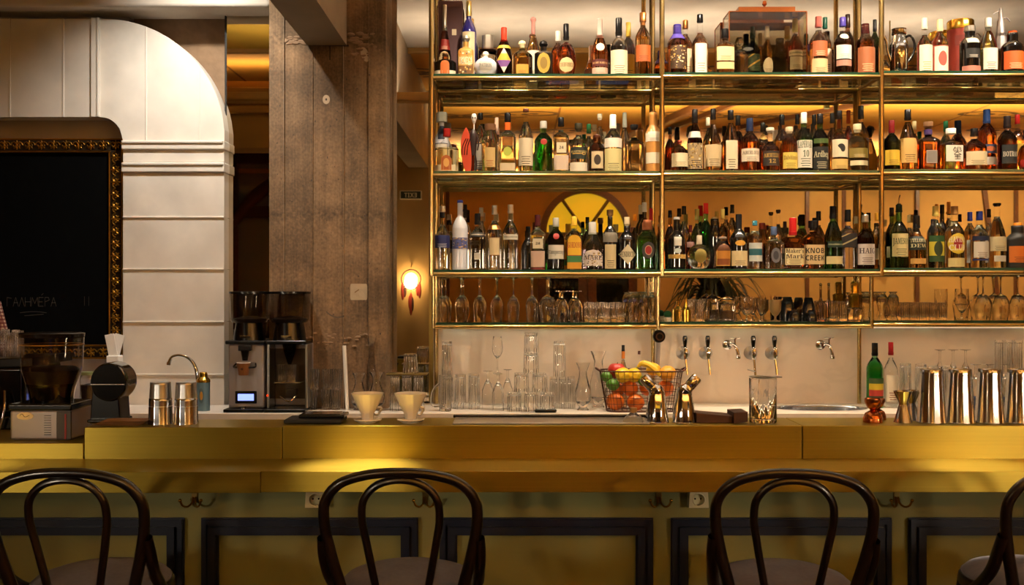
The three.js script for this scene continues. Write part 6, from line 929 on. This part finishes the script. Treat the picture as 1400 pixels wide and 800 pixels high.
  { const dd = d, f = thing('banana', 'single ripe banana lying across the top of the fruit', 'fruit', [0, 0, 0], 'fruit in the wire basket'); const P = (x, y, k) => [X(x, dd), Y(y, dd), -dd + k]; const pts = [P(871, 501, 0.03), P(876, 496.5, 0.035), P(884, 497.5, 0.045), P(893, 504, 0.055), P(900, 513, 0.06)];
    const g = tube(pts, 1, 24, 9), c = new THREE.CatmullRomCurve3(pts.map(q => V(...q)), false, 'centripetal'), p = g.attributes.position; for (let i = 0; i <= 24; i++) { const o = c.getPointAt(i / 24), r = 0.0155 * Math.min(1, 0.35 + 2.6 * Math.min(i, 24 - i) / 24); for (let j = 0; j <= 9; j++) { const k = i * 10 + j; p.setXYZ(k, o.x + (p.getX(k) - o.x) * r, o.y + (p.getY(k) - o.y) * r, o.z + (p.getZ(k) - o.z) * r); } } g.computeVertexNormals(); part('skin', g, mats.banana, f); part('tip', new THREE.SphereGeometry(0.0062, 8, 6).translate(...pts[4]), std(0x6a4a1a, 0.8), f); part('stem', rod(pts[0], P(869, 503, 0.028), 0.0055, 8), std(0x9a9a3a, 0.7), f); }
}

// ------------------------------------------------------------------ things on the raised brass step
{
  const T = Y(582, 3.29), TL = T - 0.006, LOW = Y(606, 3.29), d = 3.37, at = (px, b = T, dd = d) => [X(px, dd), b + 0.0006, -dd];
  const tin = (H, R0, R1) => lathe([[0, H], [R1 * 0.96, H], [R1, H - 0.002], [R1 * 1.01, H * 0.9], [R0 * 0.97, 0.008], [R0, 0.005], [R0, 0], [R0 - 0.002, 0], [R0 * 0.95, 0.008], [R1 * 0.98, H * 0.9], [0, H - 0.003]], 40);
  ['first', 'second', 'third', 'fourth'].forEach((w, i) => { const t = thing('shaker_tin', `large upturned steel shaker tin, ${w} from the left of four`, 'shaker tin', at([1273.5, 1312.5, 1353, 1393][i]), 'large steel shaker tins'); const H = S(73, d), R0 = S(39, d) / 2, R1 = S(30, d) / 2; part('body', tin(H, R0, R1), M.steel, t); part('rolled_rim', new THREE.TorusGeometry(R0, 0.0014, 6, 48).rotateX(Math.PI / 2).translate(0, 0.0016, 0), M.steel, t); });
  [219.5, 254.5].forEach((px, i) => { const t = thing('shaker_tin', `small upturned steel tins nested in a stack, ${['left', 'right'][i]} of two by the tap`, 'shaker tin', at(px, TL, 3.38), 'nested small tins'); const H = S(57, 3.38), R0 = S(33, 3.38) / 2, R1 = S(27, 3.38) / 2; part('outer_tin', tin(H * 0.62, R0, R0 * 0.92), M.steel, t); part('inner_tin', tin(H * 0.6, R0 * 0.94, R1).translate(0, H * 0.4, 0), M.steelBrushed, t); });
  const jig = (px, yt, w, mat, label, dd = d, waist = 0.42) => { const H = Y(yt, dd) - T, R = S(w, dd) / 2, t = thing('jigger', label, 'jigger', at(px, T, dd), 'jiggers on the brass step');
    if (mat === M.copper) { part('lower_cup', lathe([[0, 0], [R, 0], [R * 1.0, H * 0.18], [R * 0.8, H * 0.38], [R * 0.25, H * 0.52], [0, H * 0.52]], 32), mat, t); part('upper_cup', lathe([[0, H * 0.5], [R * 0.25, H * 0.5], [R * 0.62, H * 0.64], [R * 0.86, H * 0.86], [R * 0.84, H], [R * 0.78, H], [R * 0.78, H * 0.86], [R * 0.5, H * 0.66], [0, H * 0.58]], 32), mat, t); }
    else { part('lower_cup', lathe([[0, 0], [R * 0.98, 0], [R * waist, H * 0.58], [0, H * 0.58]], 32), mat, t); part('upper_cup', lathe([[0, H * 0.56], [R * waist, H * 0.56], [R, H], [R * 0.95, H], [R * waist * 0.85, H * 0.6], [0, H * 0.6]], 32), mat, t); } };
  jig(1193.5, 545, 26, M.copper, 'round copper jigger in front of the green bottle'); jig(1200, 545, 22, M.copper, 'copper jigger half hidden behind the other copper one', 3.445);
  jig(1234.5, 535, 25, M.steel, 'slim steel double jigger left of the large tins'); jig(1246, 534, 24, M.steel, 'slim steel double jigger half hidden behind its twin', 3.44, 0.44);
  // leaning-top shakers
  [[898, -1], [935, 1]].forEach(([px, s]) => { const t = thing('cocktail_shaker', `polished steel shaker with tilted top leaning ${s < 0 ? 'left' : 'right'}, before the fruit basket`, 'shaker', at(px), 'shakers with tilted tops'), R = S(33, d) / 2, H = S(44, d);
    part('body', lathe([[0, 0], [R, 0], [R, 0.003], [R * 0.62, H], [R * 0.6, H + 0.002], [0, H + 0.002]], 40), M.chrome, t);
    const top = merged([lathe([[0, 0], [R * 0.62, 0], [R * 0.66, 0.004], [R * 0.66, 0.018], [R * 0.5, 0.026], [R * 0.44, 0.034], [R * 0.46, 0.036], [R * 0.46, 0.072], [R * 0.38, 0.078], [0, 0.078]], 32)]); top.rotateZ(-s * 0.72).translate(-s * R * 0.12, H - 0.014, 0); part('tilted_top', top, M.chrome, t);
    part('foot_ring', new THREE.TorusGeometry(R, 0.0015, 6, 40).rotateX(Math.PI / 2).translate(0, 0.0016, 0), M.chrome, t); });
  // squat glass with stopper
  { const t = thing('bitters_flask', 'squat little glass flask with stopper left of the shakers', 'flask', at(866, T, 3.345)); const R = S(28, d) / 2; part('vessel', lathe([[0, 0], [R * 0.9, 0], [R, 0.008], [R * 0.86, 0.02], [R * 0.35, 0.034], [R * 0.3, 0.038], [0, 0.038]], 28), GL.pale[0], t); part('stopper', lathe([[0, 0.037], [R * 0.34, 0.037], [R * 0.36, 0.052], [0, 0.054]], 18), M.cork, t); }
  // folded brown fabric strip
  { const t = thing('leather_mat', 'folded dark brown leather mat between shakers and mixing glass', 'mat', [0, T + 0.0006, 0]); const lm = std(0x4a2a18, 0.7, 0, { bumpMap: speckle, bumpScale: 0.001 }); const flap = (x0, x1, y0, y1, z0, z1, h) => { const s = new THREE.Shape([[X(x0, d), 0], [X(x1, d), y0], [X(x1, d), y0 + h], [X(x0, d), y1 + h]].map(p => new THREE.Vector2(...p))); return new THREE.ExtrudeGeometry(s, { depth: z1 - z0, bevelEnabled: true, bevelThickness: 0.002, bevelSize: 0.0015, bevelSegments: 2 }).translate(0, 0.002, z0); }; part('lower_fold', flap(951, 1008, 0, 0.012, -3.44, -3.35, 0.018), lm, t); part('upper_fold', flap(1000, 1018, 0.006, 0.004, -3.43, -3.33, 0.03), lm, t); }
  // mixing glass with strainer
  { const t = thing('mixing_glass', 'straight mixing glass half full of water on the step', 'mixing glass', at(1043)); const H = S(60, d), R = S(37, d) / 2; part('vessel', glassGeo([[R * 0.94, 0], [R, 0.004], [R, H]], 0.003, 40, 0.016), M.clear, t); part('water', lathe([[0, 0.018], [R - 0.0034, 0.018], [R - 0.0034, H * 0.42], [0, H * 0.42]], 40), phys({ color: 0xffffff, roughness: 0.01, transmission: 1, thickness: 0.05, ior: 1.33 }), t);
    const s = thing('julep_strainer', 'perforated steel strainer resting on the mixing glass', 'strainer', [X(1043, d), T + H + 0.004, -d]); part('bowl', lathe([[0, -0.004], [R * 0.5, -0.003], [R * 1.0, 0.002], [R * 1.02, 0.003], [R * 0.95, 0.004], [0, 0.0]], 30), M.steelBrushed, s); part('handle', rod([-R * 0.6, 0.006, 0.01], [R * 1.3, 0.003, 0.02], 0.0032, 8), M.steelBrushed, s); part('grip', rbox(0.026, 0.004, 0.012, -R * 0.95, 0.013, 0.0, 0.0015).rotateZ(-0.25), M.steelBrushed, s); }
  // ceramic drippers
  [502.5, 561.5].forEach((px, i) => { const t = thing('coffee_dripper', `cream ceramic coffee dripper, ${['left', 'right'][i]} of two on the brass step`, 'dripper', at(px), 'ceramic coffee drippers'), H = S(40, d), R = S(45, d) / 2;
    part('cone', lathe([[0.012, 0.008], [R * 0.36, 0.008], [R * 0.4, H * 0.3], [R * 0.55, H * 0.45], [R, H], [R * 0.95, H], [R * 0.5, H * 0.45], [0.012, 0.02], [0.012, 0.008]], 40), M.ceramic, t); part('saucer', lathe([[0.01, 0.003], [R * 0.72, 0.004], [R * 0.84, 0.009], [R * 0.82, 0.012], [R * 0.4, 0.011], [0.01, 0.011], [0.01, 0.003]], 40), M.ceramic, t); part('foot', lathe([[0.02, 0], [R * 0.55, 0], [R * 0.55, 0.004], [0.02, 0.004], [0.02, 0]], 32), M.ceramic, t); part('handle', tube([[R * 0.5, H * 0.5, -0.02], [R * 0.7, H * 0.4, -0.06], [R * 0.5, H * 0.2, -0.055], [R * 0.35, H * 0.25, -0.02]], 0.004, 20, 8), M.ceramic, t); });
  // kitchen scales
  { const t = thing('coffee_scale', 'flat black coffee scale at the bottom of a pair', 'scale', at(432, T, 3.38)); part('housing', rbox(S(78, d), 0.014, 0.12, 0, 0.008, 0, 0.005), M.blackMatte, t); part('feet', [rbox(0.15, 0.002, 0.09, 0, 0.001, 0, 0.0008)], M.black, t); const u = thing('coffee_scale', 'smaller black coffee scale lying on the lower one', 'scale', at(443, T + 0.0155, 3.39)); part('housing', rbox(S(62, d), 0.012, 0.1, 0, 0.007, 0, 0.004), M.black, u); part('platform', rbox(S(50, d), 0.003, 0.085, 0, 0.0135, 0, 0.001), M.blackGloss, u); }
  // brown paper
  { const t = thing('paper_stack', 'loose brown paper sheets beside the black capsule machine', 'paper', [0, TL + 0.0008, 0]); const pm = std(0x8a6238, 0.8); for (let i = 0; i < 4; i++) { const g = new THREE.BoxGeometry(S(62, d), 0.0012, 0.09, 14, 1, 6), p = g.attributes.position; for (let k = 0; k < p.count; k++) p.setY(k, p.getY(k) + 0.004 * (i + 0.4) + 0.0028 * Math.sin(p.getX(k) * 50 + i) * Math.cos(p.getZ(k) * 30)); g.computeVertexNormals(); g.rotateY(0.06 * (i - 1.5)); part('sheet', g.translate(X(168 + 2 * i, d), 0.001, -3.365), pm, t); } }
  // capsule machine
  { const dd = 3.46, t = thing('capsule_machine', 'small glossy black capsule coffee machine with silver band', 'coffee machine', at(156, TL, dd)), k = dd / F, hy = (p) => Y(p, dd) - TL;
    const col = new THREE.Shape(); col.moveTo(-24 * k, 0); col.lineTo(14 * k, 0); col.lineTo(11 * k, hy(530)); col.lineTo(-21 * k, hy(530)); part('column', new THREE.ExtrudeGeometry(col, { depth: 0.07, bevelEnabled: true, bevelThickness: 0.012, bevelSize: 0.006, bevelSegments: 4 }).translate(0, 0, -0.035), M.black, t);
    const head = new THREE.Shape(); head.absellipse(1.5 * k, hy(521), 23 * k, 24 * k, 0, Math.PI * 2); part('head', new THREE.ExtrudeGeometry(head, { depth: 0.06, bevelEnabled: true, bevelThickness: 0.02, bevelSize: 0.006, bevelSegments: 6, curveSegments: 40 }).translate(0, 0, -0.02), M.blackGloss, t);
    part('silver_band', rbox(46 * k, 0.005, 0.104, 0.8 * k, hy(524), 0.01, 0.002), M.steel, t); part('base_tray', rbox(44 * k, 0.012, 0.12, -4 * k, 0.006, 0.01, 0.005), M.black, t); }
  // large grinder in front
  { const dd = 3.43, t = thing('bean_grinder', 'large bean grinder with clear hopper at the far left', 'coffee grinder', at(71, LOW, dd)), k = dd / F, hy = (p) => Y(p, dd) - LOW;
    part('housing', rspan(-41 * k, 41 * k, 0, hy(557), -0.09, 0.085, 0.01), M.greyMetal, t); part('top_plate', rspan(-43 * k, 42 * k, hy(558), hy(549), -0.092, 0.088, 0.006), M.black, t); part('corner_panel', rspan(22 * k, 41.5 * k, 0.004, hy(559), 0.08, 0.088, 0.002), std(0x4a4644, 0.5, 0.6), t);
    for (let i = 0; i < 9; i++) part('vent_slot', rbox(9 * k, 0.0016, 0.003, 10 * k, hy(590 - 3.2 * i), 0.086, 0.0006, 1).rotateZ(0), M.black, t);
    const bg = new THREE.Shape(); bg.absellipse(0, 0, 11 * k, 5 * k, 0, Math.PI * 2); part('badge', new THREE.ExtrudeGeometry(bg, { depth: 0.002, bevelEnabled: false, curveSegments: 30 }).translate(-20 * k, hy(565), 0.085), M.cream, t); part('badge_mark', tube([[-27 * k, hy(565), 0.088], [-24 * k, hy(562), 0.088], [-20 * k, hy(566), 0.088], [-14 * k, hy(564), 0.088]], 0.0007, 16, 5), M.black, t);
    part('red_strip', rspan(33 * k, 35.5 * k, 0.004, hy(562), 0.087, 0.09, 0.001), std(0x8a1c18, 0.5), t);
    part('collar', lathe([[0, hy(550)], [27 * k, hy(550)], [29 * k, hy(536)], [32 * k, hy(524)], [0, hy(524)]], 36), M.blackGloss, t); part('bean_fill', lathe([[0, hy(530)], [30 * k, hy(530)], [37 * k, hy(506)], [30 * k, hy(502)], [0, hy(500)]], 36), M.beans, t);
    part('hopper', lathe([[31 * k, hy(528)], [39 * k, hy(505)], [40 * k, hy(484)], [41 * k, hy(462)]], 44), M.plastic, t); part('hopper_lid', lathe([[0, hy(461)], [41.5 * k, hy(461)], [42 * k, hy(456)], [40 * k, hy(455)], [0, hy(454.5)]], 40), M.black, t); part('gate_ring', new THREE.TorusGeometry(40.6 * k, 0.0018, 6, 48).rotateX(Math.PI / 2).translate(0, hy(471), 0), std(0xa8742c, 0.4, 0.6), t); }
  // espresso machine at the edge
  { const dd = 3.72, t = thing('espresso_machine', 'dark espresso machine cut off by the left edge', 'espresso machine', [0, LOW + 0.0006, 0]), hy = (p) => Y(p, dd) - LOW; const x0 = X(-120, dd), x1 = X(62, dd);
    part('body', rspan(x0, x1 - 0.03, 0.05, hy(497), -3.93, -3.62, 0.02), M.blackGloss, t); const s = new THREE.Shape([[x0, hy(505)], [x1, hy(497)], [x1, hy(488)], [x0, hy(494)]].map(p => new THREE.Vector2(...p))); part('cup_tray', new THREE.ExtrudeGeometry(s, { depth: 0.32, bevelEnabled: true, bevelThickness: 0.003, bevelSize: 0.003, bevelSegments: 2 }).translate(0, 0, -3.94), std(0x2c2826, 0.3, 0.7), t); part('base', rspan(x0, x1 - 0.01, 0, 0.05, -3.94, -3.6, 0.008), M.black, t); part('steam_wand', tube([[x1 - 0.09, hy(530), -3.6], [x1 - 0.085, hy(555), -3.585], [x1 - 0.1, hy(580), -3.58], [x1 - 0.12, hy(597), -3.59]], 0.005, 24, 8), M.chrome, t); part('side_steel_panel', rspan(x1 - 0.035, x1 - 0.028, 0.06, hy(520), -3.9, -3.66, 0.003), M.steel, t);  // the side panel is plain bright steel
    const gb = hy(491) + LOW + 0.004; [[2, 3.74], [14, 3.7], [27, 3.75], [8, 3.82], [22, 3.83]].forEach(([px, g], i) => glass('tumbler', px, [452, 455, 452, 450, 451][i], 13, gb, g, `upturned espresso glass, ${['first', 'second', 'third', 'fourth', 'fifth'][i]} on the espresso machine`, { flip: 1, group: 'glasses on the espresso machine' }));
    // gingham cloth hung over a glass behind them
    const chk = canvasTex(256, 256, (c) => { c.fillStyle = '#e6dcd4'; c.fillRect(0, 0, 256, 256); c.globalAlpha = 0.55; c.fillStyle = '#5c1c28'; for (let i = 0; i < 8; i++) { c.fillRect(i * 32, 0, 16, 256); c.fillRect(0, i * 32, 256, 16); } }); chk.wrapS = chk.wrapT = THREE.RepeatWrapping; chk.repeat.set(9, 9);
    const cb = Y(492, 3.9), ch = Y(416, 3.9) - cb, g = new THREE.CylinderGeometry(0.05, 0.115, ch, 40, 14), p = g.attributes.position; for (let k = 0; k < p.count; k++) { const a = Math.atan2(p.getZ(k), p.getX(k)), f = 1 + 0.12 * Math.sin(a * 5) * (0.6 - p.getY(k) / ch); p.setX(k, p.getX(k) * f * 0.9); p.setZ(k, p.getZ(k) * f * 0.6); } g.computeVertexNormals(); metreUV(g); const cl = solo('tea_towel', metreUV(g), std(0xffffff, 0.9, 0, { map: chk }), 'red and white checked towel heaped at the left edge', 'towel', null, [X(-10, 3.9), cb + ch / 2 + 0.012, -3.87]); }
}
// ------------------------------------------------------------------ things the mirrors show
{
  const PD = 9.5, pz = 2 * MIRROR + PD;
  { const w = S(30, PD), h = S(12, PD), t = thing('exit_sign', 'small exit sign reading backwards in the narrow mirror', 'sign', [X(562, PD), Y(267, PD), pz]); const tex = canvasTex(256, 96, (c) => { c.fillStyle = '#cfc8a4'; c.fillRect(0, 0, 256, 96); c.fillStyle = '#23301f'; c.fillRect(10, 8, 236, 80); c.fillStyle = '#d8d2b0'; c.font = 'bold 74px sans-serif'; c.textAlign = 'center'; c.textBaseline = 'middle'; c.fillText('EXIT', 128, 50); }); const g = new THREE.PlaneGeometry(w * 0.98, h * 0.96).rotateY(Math.PI).translate(0, 0, -0.0315); part('housing', rbox(w, h, 0.03, 0, 0, -0.016, 0.004), M.cream, t); part('lettering', g, std(0xffffff, 0.5, 0, { map: tex }), t); }
  { const x = X(563, PD), y = Y(382, PD), t = thing('wall_lamp', 'glowing round wall lamp ringed with red feathers, seen in the mirror', 'lamp', [x, y, pz]); const R = S(9, PD);
    part('wall_hook', rod([0, S(20, PD), 0], [0, S(16, PD), -0.07], 0.006, 8), M.brassDark, t); part('hoop', new THREE.TorusGeometry(R * 1.45, 0.006, 8, 36).translate(0, 0, -0.07), std(0x5a2a14, 0.7), t);
    part('lamp_globe', new THREE.SphereGeometry(R, 24, 16).translate(0, 0, -0.075), std(0xfff0d0, 0.4, 0, { emissive: new THREE.Color().setRGB(1, 0.78, 0.45), emissiveIntensity: 6 }), t);
    const feather = std(0x8c2412, 0.8), f2 = std(0x3c1a10, 0.8); for (const [fx, fy, L, m] of [[-1.25, -1.1, 0.17, feather], [-0.95, -1.3, 0.13, f2], [1.3, -1.0, 0.16, feather], [1.0, -1.3, 0.12, feather], [0, -2.6, 0.22, feather], [0.15, -3.2, 0.15, f2], [-0.15, -3.0, 0.14, feather]]) part('feather', new THREE.SphereGeometry(1, 10, 8).scale(0.018, L / 2, 0.006).translate(fx * R, fy * R - L / 2 + 0.04, -0.075), m, t);
    part('cord', rod([0, -R * 1.4, -0.07], [0, -R * 3, -0.07], 0.003, 6), M.brassDark, t);
    const l = new THREE.PointLight(new THREE.Color().setRGB(1, 0.72, 0.38), 0.85, 0, 2); l.position.set(0, -0.03, -0.1); l.castShadow = true; l.shadow.radius = 3; t.add(l); }
  // potted palm on the guests' side, seen in the mirror behind the lowest shelf
  { const D = 8.6, px = X(974, D), z = 2 * MIRROR + D, t = thing('potted_palm', 'potted palm with narrow drooping leaves seen in the mirror', 'plant', [px, 0, z]); const lm = std(0x1e2c12, 0.6);
    part('pot', lathe([[0, 0], [0.17, 0], [0.22, 0.4], [0.23, 0.42], [0.2, 0.42], [0.19, 0.36], [0, 0.36]], 28), std(0x3a2a20, 0.6), t); part('trunk', tube([[0, 0.34, 0], [0.02, 0.8, 0.01], [0, 1.5, 0]], 0.03, 20, 8), std(0x3a2a18, 0.9), t);
    for (let i = 0; i < 84; i++) { const a = i * 2.4, L = 0.3 + 0.2 * rnd(), up = 0.06 + 0.34 * rnd(), c = Math.cos(a), s = Math.sin(a), N = 8, pos = [], idx = []; for (let j = 0; j <= N; j++) { const u = j / N, r = L * u, y = 1.5 + up * Math.sin(u * 2.4) - 0.2 * u * u, w = 0.024 * Math.sin(Math.PI * Math.min(1, u * 0.95 + 0.05)); for (const k of [-1, 1]) pos.push(c * r - s * k * w, y + (k < 0 ? 0 : 0.001), s * r + c * k * w); pos.push(c * r, y - 0.004, s * r); } for (let j = 0; j < N; j++) { const b = j * 3; for (const [p, q] of [[0, 1], [1, 2], [2, 0]]) idx.push(b + p, b + 3 + p, b + q, b + q, b + 3 + p, b + 3 + q); } const g = new THREE.BufferGeometry(); g.setAttribute('position', new THREE.Float32BufferAttribute(pos, 3)); g.setIndex(idx); g.computeVertexNormals(); part('leaf', g, lm, t); } }
}
// ------------------------------------------------------------------ lamps
{
  // ceiling and wall spots out of view, placed for the surfaces they light
  lampSpecs.forEach((s, i) => {
    const wall = s.y < CEIL, t = thing(wall ? 'unseen_wall_spot' : 'unseen_ceiling_spot', wall ? 'wall spotlight out of view, placed to light the bar front' : 'ceiling spotlight out of view, placed for the surface it lights', 'lamp', [s.x, s.y, s.z], wall ? 'wall spotlights out of view' : 'ceiling spotlights out of view');
    const dir = V(s.tx - s.x, s.ty - s.y, s.tz - s.z).normalize(), q = new THREE.Quaternion().setFromUnitVectors(V(0, -1, 0), dir), C = wall ? V(0, 0, -0.09) : V(0, -0.07, 0);
    part('stem', rod([0, 0, 0], wall ? [0, 0, -0.05] : [0, -0.04, 0], 0.008, 8), M.blackMatte, t);
    const can = lathe([[0, 0.06], [0.04, 0.055], [0.045, 0.04], [0.045, -0.06], [0.041, -0.06], [0.04, -0.045], [0, -0.044]], 24).applyQuaternion(q).translate(C.x, C.y, C.z); part('housing', can, M.blackMatte, t);
    part('lens', lathe([[0, -0.043], [0.038, -0.044], [0.038, -0.047], [0, -0.047]], 20).applyQuaternion(q).translate(C.x, C.y, C.z), std(0xffe8c0, 0.4, 0, { emissive: s.color, emissiveIntensity: 3 }), t);
    const l = new THREE.SpotLight(s.color, s.cd, 0, s.cone, s.pen, 2); l.position.copy(C).addScaledVector(dir, 0.065); l.target.position.copy(C).addScaledVector(dir, 2); l.castShadow = true; l.shadow.radius = wall ? 16 : 1.6; l.shadow.mapSize.set(1024, 1024); t.add(l); t.add(l.target);
  });
  // uplight troughs: all unseen and placed to light the ceiling, except the bulkhead strip
  const cove = (name, label, x, y, z, w, dep, I, color) => { const t = thing(name, label, 'lamp', [x, y, z]); part('trough', [rspan(-w / 2, w / 2, -0.03, -0.015, -dep / 2 - 0.02, dep / 2 + 0.02, 0.005), rspan(-w / 2, w / 2, -0.03, 0.03, -dep / 2 - 0.02, -dep / 2 - 0.008, 0.004), rspan(-w / 2, w / 2, -0.03, 0.03, dep / 2 + 0.008, dep / 2 + 0.02, 0.004)], M.ochre, t); part('lamp_strip', span(-w / 2, w / 2, -0.014, -0.004, -dep / 2, dep / 2), std(0xffe0b0, 0.5, 0, { emissive: color, emissiveIntensity: 1.5 }), t);
    const l = new THREE.RectAreaLight(color, I, w, dep); l.position.set(0, 0.004, 0); l.rotation.x = Math.PI / 2; t.add(l); };
  cove('cove_light', 'unseen lamp trough along the rear wall, placed to light the ceiling', 3.3, 3.13, 2.83, 8.4, 0.1, 150, WARMER);
  cove('cove_light', 'unseen lamp trough on top of the bottle shelves, lighting the ceiling', X(1050, FRONT), 3.37, -4.88, 3.0, 0.12, 40, WARM);
  cove('unseen_trough_lamp', 'unseen trough lamp over the bar, placed to light the pale ceiling', 0.6, 2.97, -3.2, 5.4, 0.06, 38, new THREE.Color().setRGB(1, 0.95, 0.88));
  for (const x of [-1.4, 2.6]) solo('unseen_lamp_rod', rod([x, 2.99, -3.2], [x, CEIL, -3.2], 0.005, 8), M.brassDark, x < 0 ? 'unseen thin rod carrying the left end of the trough lamp' : 'unseen thin rod carrying the right end of the trough lamp', 'rod', 'rods of the unseen trough lamp');  // rods out of view, carrying the unseen trough lamp
  cove('cove_light', 'cove lamp strip on the gilded bulkhead', -3.35, 3.305, 2 * MIRROR + 8.1, 3.5, 0.08, 16, WARMER);
  cove('unseen_trough_lamp', 'unseen trough lamp placed to light the painted ceiling', 3.4, 2.9, -0.3, 7.6, 0.06, 110, WARMER);
}
// lamp strips out of view behind the lowest front rail, placed to light the counter
{
  const y = shelfTop(3, 2) - 0.034;
  bayX.forEach(([a, b], i) => { const x1 = Math.min(b, 2.75), w = x1 - a - 0.06, t = thing('unseen_shelf_light', `unseen slim lamp strip under the lowest shelf, ${BAYNAME[i]}`, 'lamp', [(a + x1) / 2, y, -4.87], 'unseen lamp strips under the lowest shelf');
    part('rail', rspan(-w / 2, w / 2, 0, 0.012, -0.012, 0.012, 0.003), M.brassDark, t); part('lamp_strip', span(-w / 2, w / 2, -0.003, 0, -0.008, 0.008), std(0xffe8c8, 0.5, 0, { emissive: WARM, emissiveIntensity: 1 }), t);
    const l = new THREE.RectAreaLight(WARM, 8, w, 0.016); l.position.set(0, -0.005, 0); l.rotation.x = -Math.PI / 2; t.add(l); });
}
// ------------------------------------------------------------------ finish
drawAtlas();
scene.traverse((o) => { if (o.isMesh) { o.castShadow = true; o.receiveShadow = true; } });
renderer.render(scene, camera);
